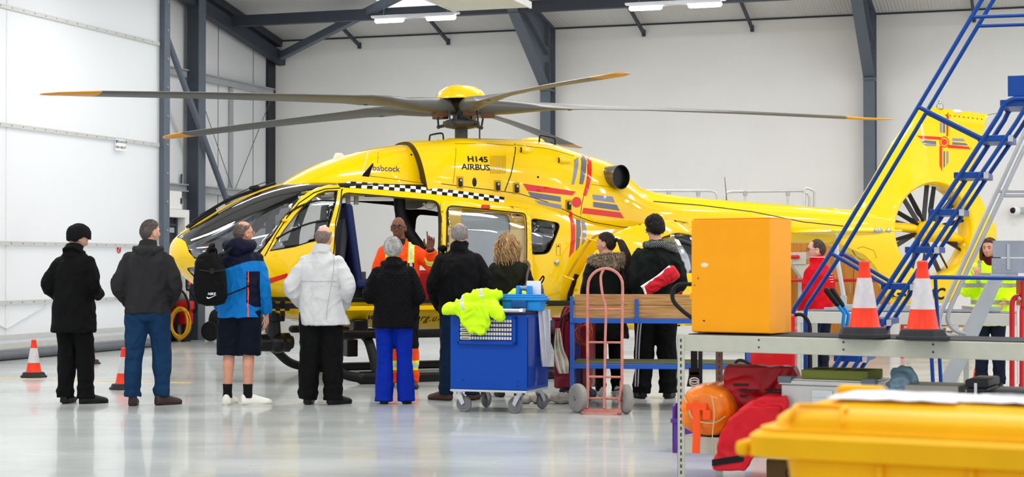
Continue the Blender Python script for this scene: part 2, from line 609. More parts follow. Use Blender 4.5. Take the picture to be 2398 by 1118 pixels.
# maker's label on the door
p = xv(275, 340)
pl = RM.inverted() @ p
b = rmb(); b.box((DA + 0.058, pl.y, pl.z), (0.004, 0.3, 0.18)); 
pb = b.build('door_plate', m_white, dr, smooth=False)
Mx = Matrix.Translation(p) @ Matrix.Rotation(RA + PI / 2, 4, 'Z') @ Matrix.Rotation(PI / 2, 4, 'X')
m_ink = mat('black_lettering', (25, 25, 28), 0.5, var=0)
m_blue_ink = mat('blue_lettering', (30, 110, 180), 0.5, var=0)
def plate_text(s, size, dy, dz, mm):
    vs, fs = text_mesh(s, size, 0.001)
    q = MB(); q.add(vs, fs, 0, RM @ Matrix.Translation((DA + 0.0615, pl.y + dy, pl.z + dz)) @ Matrix.Rotation(PI / 2, 4, 'Z') @ Matrix.Rotation(PI / 2, 4, 'X'))
    q.build('lettering', mm, pb, smooth=False)
plate_text('MEGADOOR', 0.055, 0.03, 0.05, m_ink); plate_text('ASSA ABLOY', 0.055, 0, -0.04, m_ink)
b = rmb(); b.box((DA + 0.062, pl.y - 0.125, pl.z + 0.05), (0.003, 0.035, 0.05)); b.build('lettering', m_blue_ink, pb, smooth=False)

# --- frame column at the door edge, with bolts
b = rmb(); b.box2((DA - 0.35, -5.9, 0), (DA + 0.1, -5.72, 9)); 
b.box2((DA + 0.1, -5.93, 0), (DA + 0.115, -5.75, 9), 0)
for k in range(14):
    b.cyl((DA + 0.115, -5.84, 0.5 + k * 0.48), (DA + 0.135, -5.84, 0.5 + k * 0.48), 0.016, seg=8, mi=1)
struct(b.build('trim_2', [m_steel, m_rail], smooth=False))
# --- columns on the side wall
b = rmb(); b.box2((0.19, -3.72, 0), (0.33, -3.7, 6.45)); b.box2((0.19, -3.49, 0), (0.33, -3.47, 6.45)); b.box2((0.25, -3.7, 0), (0.27, -3.49, 6.45)); b.box2((0.1, -3.72, 0), (0.19, -3.47, 6.45))
struct(b.build('trim_3', m_steel_dark, smooth=False))
b = rmb(); b.box2((0.33, -3.72, 0), (0.345, -3.47, 6.45)); struct(b.build('trim_4', m_steel, smooth=False))  # lighter face plate: the column's side shading put into two steel colours
b = rmb(); b.box2((0.0, -0.34, 0), (0.05, -0.005, 5.9)); struct(b.build('trim_5', mat('near_black_steel', (40, 42, 48), 0.5), smooth=False))
b = rmb(); b.box2((0.02, -1.95, 1.2), (0.07, -1.86, 4.75)); struct(b.build('trim_6', m_rail, smooth=False))
# --- sheeting rails on the side wall
b = rmb()
for z in (2.75, 4.83): b.box2((0.0, -5.7, z - 0.07), (0.1, -0.2, z + 0.07)); b.box2((0.1, -5.7, z + 0.045), (0.14, -0.2, z + 0.07))
b.box2((0.1, -5.7, 2.75 - 0.07), (0.14, -0.2, 2.75 - 0.045))
struct(b.build('trim_7', m_rail, smooth=False))
# --- diagonal brace and thin tie wires
b = rmb(); b.tube([(0.45, -5.55, 5.9), (0.45, -1.75, 1.2)], 0.055, 12)
struct(b.build('trim_8', m_steel, smooth=True))
b = rmb()
b.tube([(0.1, -3.4, 4.7), (0.1, -1.95, 2.8)], 0.008, 6); b.tube([(0.1, -0.3, 4.7), (0.1, -1.85, 2.8)], 0.008, 6)
struct(b.build('trim_9', m_steel))
# --- gable rafters along the side wall
b = rmb()
b.bar((0.12, -0.05, roof(0.05) - 0.08), (0.12, -16.9, roof(16.9) - 0.08), 0.2, 0.14)
struct(b.build('trim_10', m_steel_dark, smooth=False))
b = rmb()
b.bar((0.2, -0.02, roof(0) - 0.40), (0.2, -16.9, roof(16.9) - 0.40), 0.16, 0.24)
struct(b.build('trim_11', m_steel_dark, smooth=False))
# --- eaves beam and its little struts
b = rmb()
b.bar((0.22, -2.25, 5.97), (33, -2.25, 5.97), 0.14, 0.2)
struct(b.build('trim_12', m_steel_dark, smooth=False))
n = 13
for a in (1.9, 3.78, 7.7, 9.75, 13.7, 15.7):
    b = rmb(); b.bar((a, -0.02, 5.72), (a, -1.5, 6.14), 0.05, 0.06)
    b.box2((a - 0.03, -0.06, 5.66), (a + 0.03, 0.0, 5.78))
    struct(b.build('trim_%d' % n, m_steel_dark, smooth=False)); n += 1
# black seam between wall and roof liner
b = rmb(); b.box2((0, -0.02, 5.87), (33, -0.001, 5.9)); struct(b.build('trim_%d' % n, m_steel_dark, smooth=False)); n += 1
# --- portal frames: column, haunch, rafter
def portal(a):
    b = rmb()
    t = 0.018
    b.box2((a - 0.1, -0.36, 0), (a + 0.1, -0.36 + t, 5.2)); b.box2((a - 0.1, -0.03, 0), (a + 0.1, -0.03 + t, 6.0))
    b.box2((a - 0.012, -0.35, 0), (a + 0.012, -0.02, 5.95))
    # web of haunch and rafter
    poly = [(-0.02, 4.55), (-0.36, 4.72), (-2.5, 6.0), (-17, roof(17) - 0.38), (-17, roof(17) - 0.02), (-0.02, 5.86)]
    b.prism([(p[0], p[1]) for p in poly], a - 0.01, a + 0.01, 'x')
    b.bar((a, -0.36, 4.72), (a, -2.5, 6.0), 0.2, t); b.bar((a, -2.5, 6.0), (a, -17, roof(17) - 0.38), 0.2, t)
    b.bar((a, -0.02, roof(0.02) - 0.02), (a, -17, roof(17) - 0.03), 0.2, t)
    b.bar((a, -0.36, 5.35), (a, -2.5, 6.2), 0.2, t)
    b.box2((a - 0.1, -0.4, 4.66), (a + 0.1, 0, 4.70)); b.box2((a - 0.1, -0.4, 5.5), (a + 0.1, -0.37, 5.9))
    for k in range(6):
        b.cyl((a + 0.1, -0.3, 4.72 + k * 0.2), (a + 0.12, -0.3, 4.72 + k * 0.2), 0.015, seg=6)
    return b
for a in (5.86, 11.9, 18.0, 24.0):
    struct(portal(a).build('trim_%d' % n, m_steel, smooth=False)); n += 1
# long roof brace from the corner towards the apex
b = rmb(); b.bar((0.12, -0.12, 5.52), (4.6, -3.4, 6.30), 0.13, 0.14); struct(b.build('trim_%d' % n, m_steel)); n += 1
# --- purlins
b = rmb()
for bb in (11.5, 14.5): b.box2((0.3, -bb - 0.04, roof(bb) - 0.2), (33, -bb + 0.04, roof(bb) - 0.02))
struct(b.build('trim_%d' % n, m_steel, smooth=False)); n += 1

# --- the boxed white doorway with a dark personnel door
b = rmb()
b.box2((0.0, -5.7, 2.2), (0.3, -3.98, 2.34)); b.box2((0.0, -4.13, 0), (0.3, -3.98, 2.2))
struct(b.build('trim_%d' % n, m_white, smooth=False, bevel=0.004)); n += 1
b = rmb(); b.box2((0.1, -5.7, 0.02), (0.13, -4.13, 2.2), 0)
b.box2((0.13, -4.2, 0.0), (0.15, -4.13, 2.19), 1)
b.box2((0.13, -5.2, 2.05), (0.18, -4.25, 2.09), 1)
d2 = struct(b.build('door_2', [mat('dark_door_leaf', (44, 46, 54), 0.4), m_steel_dark], smooth=False))
b = rmb(); b.box2((0.13, -4.75, 1.93), (0.19, -4.32, 2.02)); b.build('door_closer', m_rail, d2, smooth=False)
b = rmb(); b.box2((0.13, -4.56, 1.5), (0.135, -4.48, 1.88)); b.build('door_sign', mat('cream_sign', (226, 200, 150), 0.5), d2, smooth=False)
# --- wall boxes above the doorway
def wallbox(name, label, cat, lo, hi, mm, extra=None):
    b = rmb(); b.box2(lo, hi); o = b.build(name, mm, smooth=False, bevel=0.005); tag(o, label, cat)
    return o
mg = mat('light_grey_plastic', (150, 156, 164), 0.4); mw2 = mat('cream_plastic', (232, 232, 232), 0.4)
o = wallbox('electrical_cabinet', 'white electrical cabinet standing on top of the boxed doorway', 'electrical box', (0.02, -4.62, 2.345), (0.2, -4.08, 2.68), mg)
b = rmb(); b.box2((0.2, -4.6, 2.35), (0.215, -4.1, 2.67)); b.build('cabinet_door', m_white, o, smooth=False, bevel=0.003)
b = rmb(); b.box2((0.215, -4.16, 2.45), (0.235, -4.12, 2.55)); b.build('handle', m_steel_dark, o, smooth=False)
wallbox('switch_box', 'light grey switch box above the dark junction box', 'electrical box', (0.005, -4.95, 2.55), (0.1, -4.75, 2.68), mg)
wallbox('junction_box', 'dark grey junction box left of the white electrical cabinet', 'electrical box', (0.005, -4.88, 2.4), (0.12, -4.68, 2.54), m_steel_dark)
b = rmb(); b.box2((0.01, -5.0, 2.345), (0.1, -4.78, 2.39)); b.cyl((0.05, -4.9, 2.38), (0.05, -4.9, 2.395), 0.03, seg=12)
tag(b.build('alarm_sounder', mat('alarm_red', (150, 20, 24), 0.4), smooth=False), 'small dark red alarm unit under the grey boxes by the doorway', 'alarm')
b = rmb(); b.tube(smooth_path([(0.05, -4.78, 3.0), (0.05, -4.8, 2.85), (0.05, -4.86, 2.75), (0.05, -4.86, 2.68)]), 0.022, 8)
tag(b.build('conduit', m_steel_dark), 'dark conduit dropping from the wall rail to the light grey switch box', 'conduit')
b = rmb(); b.tube(smooth_path([(0.05, -3.82, 3.0), (0.05, -3.84, 2.8), (0.05, -3.9, 2.64)]), 0.018, 8); b.box2((0.005, -3.96, 2.5), (0.08, -3.84, 2.64))
tag(b.build('wall_socket', m_steel_dark), 'dark socket and cable left of the grey wall column', 'socket')
b = rmb(); b.box2((0.005, -5.1, 2.82), (0.02, -4.86, 3.0), 1); b.box2((0.02, -5.1, 2.84), (0.024, -4.89, 2.95), 0)
tag(b.build('exit_sign', [mat('exit_green', (0, 140, 120), 0.4), m_white], smooth=False), 'green and white exit sign half hidden behind the door frame column', 'sign')
b = rmb(); b.box2((0.3, -4.12, 0.95), (0.34, -4.0, 1.15), 0)
o = tag(b.build('push_button_station', mat('dark_green_plastic', (20, 60, 50), 0.4), smooth=False), 'dark control box with a red light beside the doorway', 'control box')
b = rmb(); b.cyl((0.34, -4.05, 1.03), (0.36, -4.05, 1.03), 0.022, seg=12); b.build('button', mat('red_lamp', (230, 20, 30), 0.3, emit=(255, 20, 30), estr=2), o)

# --- hanging light fixtures
m_tube = mat('lit_tube', (255, 250, 255), 0.3, emit=(255, 238, 252), estr=9.0)
def batten_light(name, label, loc, rz, group='hanging batten lights'):
    t = thing(name, label, 'ceiling light', loc, rz, group)
    b = MB(); b.box((0, 0, 0.06), (1.5, 0.1, 0.03)); b.box((0, 0, 0.03), (1.36, 0.16, 0.03)); b.build('housing', mat('fixture_white', (210, 214, 220), 0.35), t, smooth=False, bevel=0.004)
    for s in (-1, 1):
        b = MB(); b.caps_tube([(s * 0.23, 0, -0.005), (s * 0.66, 0, -0.005)], [0.04, 0.04], 12); b.build('lamp_tube', m_tube, t)
    for s in (-1, 1):
        b = MB(); b.tube([(s * 0.55, 0, 0.07), (s * 0.55 + 0.02, 0.15, 1.0 if loc[1] < 28 else 0.6)], 0.006, 6); b.build('suspension_rod', m_steel, t)
    return t
P1, P2 = at(972, 44, 27.0), at(1581, 14, 24.7)
bl = batten_light('batten_light', 'hanging batten light under the bright skylight, left of the two lit ones', P1, RA)
batten_light('batten_light', 'hanging batten light right of the rotor mast, near the upper frame edge', P2, RA)
# --- flat radiant heater panel hung near the roof
t = thing('radiant_heater', 'cream ribbed radiant heater panel hanging at the top beside the portal frame', 'heater', at(1112, -2, 24.5), RA)
b = MB(); b.box((0, 0, 0), (1.22, 1.6, 0.07)); b.build('panel', ribbed('heater_ribs', (232, 230, 214), 5, 0.8), t, smooth=False, bevel=0.01)
for s in (-1, 1):
    b = MB(); b.box((s * 0.6, 0, 0.0), (0.03, 1.62, 0.1)); b.build('edge_rail', mw2, t, smooth=False)
    b = MB(); b.tube([(s * 0.4, 0, 0.03), (s * 0.4, 0.1, 1.2)], 0.008, 6); b.build('hanger', m_steel, t)
# red prohibition sign on the door fabric
q = RM.inverted() @ xv(277, 585)
b = rmb(); ring = [(DA + 0.012, q.y + 0.05 * math.cos(a * PI / 10), q.z + 0.05 * math.sin(a * PI / 10)) for a in range(20)]
b.tube(ring, 0.009, 6, closed=True); b.bar((DA + 0.012, q.y - 0.035, q.z + 0.035), (DA + 0.012, q.y + 0.035, q.z - 0.035), 0.012, 0.012)
b.build('prohibition_sign', mat('sign_red', (200, 30, 40), 0.4), dr)
# --- wooden store and things far behind the tail
# ================================================================== the helicopter
ALF = math.radians(22.5)
HX0, HY0 = (1080 - 1199) / FPX * 21.0, 21.0
heli = thing('helicopter', 'yellow air ambulance helicopter with grey five blade rotor and open sliding door', 'helicopter', (HX0, HY0, 0), ALF)
HM = Matrix.Translation((HX0, HY0, 0)) @ Matrix.Rotation(ALF, 4, 'Z')
HI = HM.inverted()
def H(px, py, v):
    """pixel -> (u along fuselage, w height) on the plane v metres towards the near side"""
    r = ray(px, py); o = HI @ V((0, 0, CAMH)); d = HI.to_3x3() @ r
    t = (-v - o.y) / d.y
    p = o + d * t
    return (p.x, p.z)
m_yel = mat('helicopter_yellow', (255, 208, 0), 0.25, var=0.015, coat=0.75, spec=0.15)
m_yel2 = mat('helicopter_yellow_panel', (252, 202, 0), 0.25, var=0.015, coat=0.6, spec=0.15)
m_in = mat('cabin_dark_lining', (26, 27, 31), 0.6)
m_blk = mat('black_paint', (16, 16, 18), 0.35, var=0.1)
m_blkm = mat('matt_black_rubber', (18, 18, 20), 0.65, var=0.1)
m_wht = mat('white_decal', (236, 236, 236), 0.35, var=0)
m_red = mat('red_decal', (224, 30, 16), 0.3, var=0.02, coat=0.5)
m_gry = mat('slate_decal', (106, 104, 128), 0.35, var=0.02, coat=0.4)
m_gry2 = mat('slate_decal_light', (140, 136, 168), 0.35, var=0.02, coat=0.4)
m_navy = mat('navy_decal', (42, 40, 110), 0.4, var=0)
m_blade = mat('rotor_blade_grey', (92, 92, 90), 0.4, var=0.05, vscale=2)
m_hub = mat('rotor_hub_grey', (62, 62, 62), 0.45, var=0.1, vscale=10)
m_tip = mat('blade_tip_orange', (226, 150, 14), 0.4, var=0.04)
m_chrome = mat('bare_metal', (176, 176, 172), 0.25, 0.9, var=0.06)
m_wind = glass_mat('tinted_windscreen', (222, 224, 230), 0.02, base=0.12)
m_win = glass_mat('cabin_glass', (247, 249, 250), 0.02, base=0.03)
m_dkwin = glass_mat('dark_cabin_glass', (222, 224, 228), 0.02, base=0.04)

NR = 64
def sect(u, hw, zb, zt, zm, nt, nb):
    r = []
    for k in range(NR):
        a = 2 * PI * (k + 0.5) / NR
        c, s = math.cos(a), math.sin(a)
        n = nt if s >= 0 else nb
        y = hw * math.copysign(abs(c) ** (2 / n), c)
        z = zm + ((zt - zm) if s >= 0 else (zm - zb)) * math.copysign(abs(s) ** (2 / n), s)
        r.append(V((u, y, z)))
    return r
#        u     hw    zb    zt    zm    nt   nb
CAB = [(-3.62, 0.05, 1.46, 1.56, 1.51, 2.0, 2.0),
       (-3.60, 0.17, 1.38, 1.63, 1.51, 2.0, 2.0),
       (-3.53, 0.32, 1.29, 1.71, 1.50, 2.0, 2.0),
       (-3.40, 0.46, 1.18, 1.80, 1.47, 2.05, 2.1),
       (-3.20, 0.58, 1.05, 1.92, 1.45, 2.1, 2.2),
       (-2.95, 0.67, 0.94, 2.07, 1.44, 2.2, 2.3),
       (-2.60, 0.75, 0.82, 2.235, 1.42, 2.4, 2.4),
       (-2.26, 0.80, 0.72, 2.34, 1.40, 2.6, 2.6),
       (-1.85, 0.84, 0.65, 2.40, 1.40, 3.0, 2.8),
       (-1.30, 0.86, 0.60, 2.42, 1.40, 3.3, 3.0),
       (-0.60, 0.87, 0.57, 2.39, 1.38, 3.4, 3.2),
       (0.10, 0.87, 0.56, 2.36, 1.36, 3.4, 3.2),
       (0.60, 0.84, 0.58, 2.32, 1.36, 3.2, 3.0),
       (1.05, 0.78, 0.64, 2.28, 1.38, 2.8, 2.8),
       (1.50, 0.68, 0.80, 2.24, 1.45, 2.5, 2.5),
       (1.95, 0.56, 1.05, 2.22, 1.60, 2.3, 2.3),
       (2.35, 0.42, 1.35, 2.20, 1.75, 2.2, 2.2)]
COW = [(-2.30, 0.16, 2.15, 2.33, 2.2, 2.2, 2.2),
       (-2.15, 0.33, 2.15, 2.435, 2.2, 2.2, 2.2),
       (-1.90, 0.45, 2.15, 2.57, 2.2, 2.3, 2.2),
       (-1.55, 0.54, 2.15, 2.69, 2.2, 2.4, 2.2),
       (-1.10, 0.58, 2.15, 2.80, 2.2, 2.6, 2.2),
       (-0.75, 0.49, 2.15, 2.845, 2.2, 2.6, 2.2),
       (-0.45, 0.34, 2.15, 2.86, 2.2, 2.6, 2.2)]
ENG = [(-0.62, 0.645, 2.05, 2.885, 2.2, 2.9, 2.2),
       (-0.45, 0.665, 2.05, 2.91, 2.2, 3.0, 2.2),
       (-0.10, 0.67, 2.0, 2.94, 2.2, 3.0, 2.2),
       (0.45, 0.69, 1.95, 2.945, 2.15, 3.0, 2.2),
       (1.00, 0.69, 1.85, 2.93, 2.1, 2.9, 2.2),
       (1.30, 0.67, 1.75, 2.87, 2.0, 2.8, 2.2),
       (1.60, 0.63, 1.65, 2.79, 1.95, 2.7, 2.2),
       (1.95, 0.55, 1.55, 2.70, 1.9, 2.6, 2.2),
       (2.20, 0.47, 1.52, 2.56, 1.9, 2.4, 2.2),
       (2.45, 0.40, 1.52, 2.38, 1.9, 2.3, 2.2),
       (2.80, 0.34, 1.56, 2.30, 1.9, 2.2, 2.2),
       (3.30, 0.29, 1.62, 2.255, 1.92, 2.1, 2.2),
       (4.20, 0.245, 1.66, 2.205, 1.92, 2.1, 2.2),
       (5.20, 0.205, 1.655, 2.15, 1.90, 2.1, 2.2),
       (5.90, 0.185, 1.60, 2.10, 1.88, 2.1, 2.2)]
def dens(tab, n):
    us = []
    for i in range(len(tab) - 1):
        for k in range(n): us.append(tab[i][0] + (tab[i + 1][0] - tab[i][0]) * k / n)
    us.append(tab[-1][0])
    return us
def loft_rings(tab, n=3, off=0.0):
    out = []
    us = dens(tab, n)
    for u in us:
        hw, zb, zt, zm, nt, nb = interp(tab, u)
        hw -= off; zb += off; zt -= off
        if off and (hw < 0.05 or zt - zb < 0.1): continue
        zm = max(zb + 0.02, min(zt - 0.02, zm))
        out.append(sect(u, hw, zb, zt, zm, nt, nb))
    return out
def body_mb():
    b = MB(); b.loft(loft_rings(CAB)); b.loft(loft_rings(COW)); b.loft(loft_rings(ENG)); return b
_b = body_mb()
BODY = BVHTree.FromPolygons([V(v) for v in _b.v], _b.f)
OCAM = HI @ V((0, 0, CAMH))
def HP(px, py, tree=None, v=0.8):
    """pixel -> (u, w) where the camera ray meets the hull itself"""
    d = (HI.to_3x3() @ ray(px, py)).normalized()
    h = (tree or BODY).ray_cast(OCAM, d)
    if h[0] is None: return H(px, py, v)
    return (h[0].x, h[0].z)
def proj(u, w, side=1, off=0.0, tree=None):
    h = (tree or BODY).ray_cast(V((u, -3.0 * side, w)), V((0, side, 0)))
    if h[0] is None:
        return None
    n = h[1]
    if n.dot(V((0, -side, 0))) < 0: n = -n
    return h[0] + n * off
def patch(name, outer, m, parent=None, holes=(), side=1, off=0.003, step=0.05, th=0.0, tree=None, smooth=True, mb=None, mi=0):
    """a skin piece wrapped on the hull"""
    vs, fs = tess(outer, holes, step)
    P = [proj(u, w, side, off, tree) for u, w in vs]
    ok = [p for p in P if p is not None]
    if not ok: return None
    for i, p in enumerate(P):
        if p is None:
            q = min((j for j in range(len(P)) if P[j] is not None), key=lambda j: (vs[j][0] - vs[i][0]) ** 2 + (vs[j][1] - vs[i][1]) ** 2)
            P[i] = V((vs[i][0], P[q].y, vs[i][1]))
    b = mb if mb is not None else MB()
    b.add(P, fs, mi)
    if mb is not None: return None
    o = b.build(name, m, parent or heli, smooth=smooth, angle=60, fixn=True)
    if th:
        s = o.modifiers.new('s', 'SOLIDIFY'); s.thickness = th; s.offset = 0
    return o
def pxs(l, tree=None, v=0.8): return [HP(a, b, tree, v) for a, b in l]
def line_poly(pts, w):
    """a polyline in (u,w) -> thin ribbon outline"""
    L_, R_ = [], []
    pts = [V(p) for p in pts]
    for i, p in enumerate(pts):
        d = (pts[min(i + 1, len(pts) - 1)] - pts[max(i - 1, 0)]).normalized(); n = V((-d.y, d.x))
        L_.append(tuple(p + n * w / 2)); R_.append(tuple(p - n * w / 2))
    return L_ + R_[::-1]
def seam_line(pts, w=0.008, m=None, parent=None, name='panel_seam', tree=None, side=1):
    pts2 = []
    for i in range(len(pts) - 1):
        a, b_ = V(pts[i]), V(pts[i + 1]); n = max(1, int((b_ - a).length / 0.06))
        for k in range(n): pts2.append(tuple(a + (b_ - a) * k / n))
    pts2.append(tuple(pts[-1]))
    return patch(name, line_poly(pts2, w), m or m_blk, parent, off=0.002, step=0.3, tree=tree, side=side)

# ---- hull shell with real openings
P_wind = pxs([(433, 566), (437, 557), (461, 535)], v=0.3)
P_wind = [HP(442, 590), HP(434, 566, v=.3)] + [(-3.62, 1.75), (-3.3, 2.1), (-2.2, 2.6), (-1.9, 2.6)] + [HP(796, 419)] + \
    pxs([(797, 433), (768, 435), (743, 440), (722, 450), (703, 464), (668, 507), (641, 550), (612, 590), (598, 612), (540, 614), (478, 611), (455, 606)])
P_pil = pxs([(789, 446), (765, 449), (746, 456), (720, 476), (695, 502), (666, 540), (633, 588), (690, 577), (722, 567), (760, 559), (772, 521)])
P_open = round_poly(pxs([(803, 453), (1026, 473), (1021, 705), (800, 705), (786, 640), (788, 540)]), 0.08)
P_rear = round_poly(pxs([(1243, 512), (1312, 524), (1284, 594), (1243, 596)]), 0.07)
P_bodywin = round_poly(pxs([(1078, 494), (1192, 504), (1192, 700), (1074, 700)]), 0.08)
P_chin = round_poly(pxs([(434, 627), (560, 618), (575, 680), (500, 676), (470, 662), (450, 646)]), 0.05)
b = MB(); b.loft(loft_rings(CAB))
inner = loft_rings(CAB, off=0.045)[3:-2]
b.loft([list(r) for r in inner], 1)
shell = b.build('fuselage', [m_yel, m_in], heli, smooth=False, fixn=False)
bm = bmesh.new(); bm.from_mesh(shell.data)
isl = [f for f in bm.faces if f.material_index == 1]
bmesh.ops.recalc_face_normals(bm, faces=[f for f in bm.faces if f.material_index == 0])
bmesh.ops.recalc_face_normals(bm, faces=isl)
bmesh.ops.reverse_faces(bm, faces=isl)
bm.to_mesh(shell.data); bm.free()
def cut(o, polys):
    for poly, a, c in polys:
        q = MB(); q.prism(poly, a, c, 'y'); me = q.mesh('cutter', [m_in, m_in], smooth=False)
        k = bpy.data.objects.new('cutter', me); COL.objects.link(k); k.parent = heli
        bpy.context.view_layer.update()
        md = o.modifiers.new('b', 'BOOLEAN'); md.operation = 'DIFFERENCE'; md.solver = 'EXACT'; md.object = k
        apply_mods(o)
        bpy.data.objects.remove(k)
cut(shell, [(P_wind, 0.05, 2), (P_wind, -2, -0.05), (P_pil, -2, 2), (P_open, -2, 2), (P_rear, -2, 2), (P_bodywin, -2, 2), (P_chin, 0.1, 2), (P_chin, -2, -0.1)])
shell.data.polygons.foreach_set('use_smooth', [True] * len(shell.data.polygons)); shell.data.set_sharp_from_angle(angle=math.radians(38))

# glass
TREE_CAB = (lambda q: BVHTree.FromPolygons([V(v) for v in q.v], q.f))((lambda q: q.loft(loft_rings(CAB)))(MB()))
m_tmp = mat('cut_edge', (0, 0, 0))
def glass(name, poly, m, th=0.008, sides=(1, -1), vmin=0.0, step=0.06):
    """the piece of hull skin inside the outline, as a thin pane"""
    for s in sides:
        b = MB(); b.loft(loft_rings(CAB, off=0.006))
        o = b.build(name, [m, m_tmp], heli, smooth=False)
        k_ = MB(); k_.prism(poly, -vmin * s, -2 * s, 'y'); k_.m = [1] * len(k_.f)
        k = bpy.data.objects.new('cutter', k_.mesh('cutter', [m, m_tmp], smooth=False)); COL.objects.link(k); k.parent = heli
        bpy.context.view_layer.update()
        md = o.modifiers.new('b', 'BOOLEAN'); md.operation = 'INTERSECT'; md.solver = 'EXACT'; md.object = k
        apply_mods(o); bpy.data.objects.remove(k)
        ti = [i for i, q in enumerate(o.data.materials) if q == m_tmp]
        bm = bmesh.new(); bm.from_mesh(o.data)
        bmesh.ops.delete(bm, geom=[f for f in bm.faces if f.material_index in ti], context='FACES')
        bm.to_mesh(o.data); bm.free()
        o.data.materials.clear(); o.data.materials.append(m)
        o.data.polygons.foreach_set('material_index', [0] * len(o.data.polygons))
        o.data.polygons.foreach_set('use_smooth', [True] * len(o.data.polygons)); o.data.update()
        md = o.modifiers.new('s', 'SOLIDIFY'); md.thickness = th; md.offset = -1
    return o
glass('windscreen', P_wind, m_wind, vmin=0.05)
glass('cockpit_door_window', P_pil, m_win)
glass('rear_cabin_window', P_rear, m_dkwin)
glass('chin_window', P_chin, m_wind, vmin=0.1)
# rubber seals and frame lines
def ring_strip(name, poly, w, m, parent=None, side=1, off=0.004, tree=None):
    c = V((0, 0))
    for p in poly: c += V(p)
    c /= len(poly)
    outer = []
    n = len(poly)
    for i in range(n):
        a, p, b_ = V(poly[i - 1]), V(poly[i]), V(poly[(i + 1) % n])
        d = (b_ - a).normalized(); nn = V((-d.y, d.x))
        if nn.dot(p - c) < 0: nn = -nn
        outer.append(tuple(p + nn * w))
    return patch(name, outer, m, parent, holes=[poly], side=side, off=off, step=0.05, tree=tree)
ring_strip('door_opening_seal', P_open, 0.014, m_blkm)
ring_strip('window_seal', P_rear, 0.008, m_blkm)
ring_strip('window_seal', P_pil, 0.01, m_blkm)
# cockpit door outline (the black joint in the yellow frame)
seam_line(pxs([(797, 441), (762, 443), (735, 452), (700, 476), (672, 510), (645, 552), (620, 600)]), 0.012)
seam_line(pxs([(812, 425), (800, 447), (786, 520), (781, 600), (782, 700)]), 0.014)
# two bars across the cockpit door window
for pts in ([(673, 503), (700, 486), (740, 473), (785, 472)], [(648, 559), (690, 537), (730, 523), (771, 516)]):
    c = [proj(*HP(x, y), off=0.015) for x, y in pts]
    b = MB(); b.tube(smooth_path(c, 5), 0.011, 8)
    for q in smooth_path(c, 3): b.ell(q + V((0, -0.008, 0)), (0.012, 0.012, 0.012), nu=8, nv=6)
    b.build('window_bar', m_blkm, heli)
q = proj(*HP(667, 518), off=0.02); b = MB(); b.ell(q, (0.035, 0.02, 0.02)); b.build('door_hinge', m_yel2, heli)

# ---- cowlings
fr = loft_rings(COW)
b = MB(); b.loft(fr); b.build('forward_cowling', m_yel, heli, angle=50)
b = MB(); er = loft_rings(ENG)
for i, p in enumerate(er[0]):   # rake the intake lip backwards towards its foot
    p.x += max(0.0, (2.88 - p.z)) * 0.18 - 0.16
for k in (1, 2):
    for p in er[k]: p.x += (max(0.0, (2.88 - p.z)) * 0.18 - 0.16) * (1 - k / 3)
b.loft(er)
cowl = b.build('engine_cowling', [m_yel], heli, angle=50)
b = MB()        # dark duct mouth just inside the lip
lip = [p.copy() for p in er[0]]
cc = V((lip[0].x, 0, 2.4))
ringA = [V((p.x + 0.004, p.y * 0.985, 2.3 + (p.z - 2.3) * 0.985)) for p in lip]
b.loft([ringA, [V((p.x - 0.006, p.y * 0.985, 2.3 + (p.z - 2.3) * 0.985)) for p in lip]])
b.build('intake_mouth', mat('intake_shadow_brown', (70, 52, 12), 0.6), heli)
TENG = (lambda q: BVHTree.FromPolygons([V(v) for v in q.v], q.f))(b) if False else BODY
# panel joints
seam_line(pxs([(1206, 337), (1204, 370), (1196, 410), (1182, 448)]), 0.012)
seam_line(pxs([(1066, 337), (1066, 375), (1061, 430)]), 0.005)
seam_line(pxs([(1066, 337), (1130, 337), (1204, 341)]), 0.004)
seam_line(pxs([(1210, 340), (1280, 348), (1345, 366)]), 0.005)
seam_line(pxs([(1369, 366), (1376, 400), (1370, 445), (1362, 480), (1359, 508)]), 0.008)
seam_line(pxs([(1005, 429), (1060, 434), (1180, 449), (1220, 455), (1280, 473), (1355, 508), (1390, 521), (1455, 532), (1500, 534)]), 0.008)
seam_line(pxs([(860, 412), (940, 422), (1003, 431)]), 0.005)
seam_line(pxs([(880, 349), (884, 380), (883, 402)]), 0.004)
seam_line(pxs([(1383, 432), (1435, 439)]), 0.004)
seam_line(pxs([(1530, 472), (1640, 481), (1760, 496), (1880, 520), (1975, 530)]), 0.012)
# vent grille on the engine cowl
g = MB()
for k in range(11):
    x = 1149 + k * 3.5
    g.tube([proj(*HP(x - q / 47, 365 + q), off=0.002) for q in range(0, 48, 6)], 0.0035, 6)
g.build('vent_grille', mat('grille_yellow', (196, 150, 10), 0.5), heli)
# latches
def latch(px, py, ang=0.0):
    u, w = HP(px, py); p = proj(u, w, off=0.0)
    t = V((0, 0, 1)); h = BODY.ray_cast(V((u, -3, w)), V((0, 1, 0))); n = h[1]
    if n.y > 0: n = -n
    up = (t - n * t.dot(n)).normalized(); s = n.cross(up)
    mx = Matrix.Translation(p) @ Matrix((s, up, n)).transposed().to_4x4()
    b = MB()
    b.box((0, 0, 0.004), (0.085, 0.14, 0.012), mx=mx); b.build('latch_plate', mat('latch_yellow', (202, 150, 20), 0.45), heli, bevel=0.004)
    b = MB(); b.box((0, -0.005, 0.022), (0.045, 0.1, 0.03), mx=mx); b.build('latch', m_blk, heli, bevel=0.008)
    b = MB(); b.box((0, 0.02, 0.038), (0.022, 0.03, 0.012), mx=mx); b.build('latch_button', m_chrome, heli, bevel=0.003)
for px, py in ((1077, 427), (1165, 436), (1209, 441), (1331, 481)): latch(px, py)
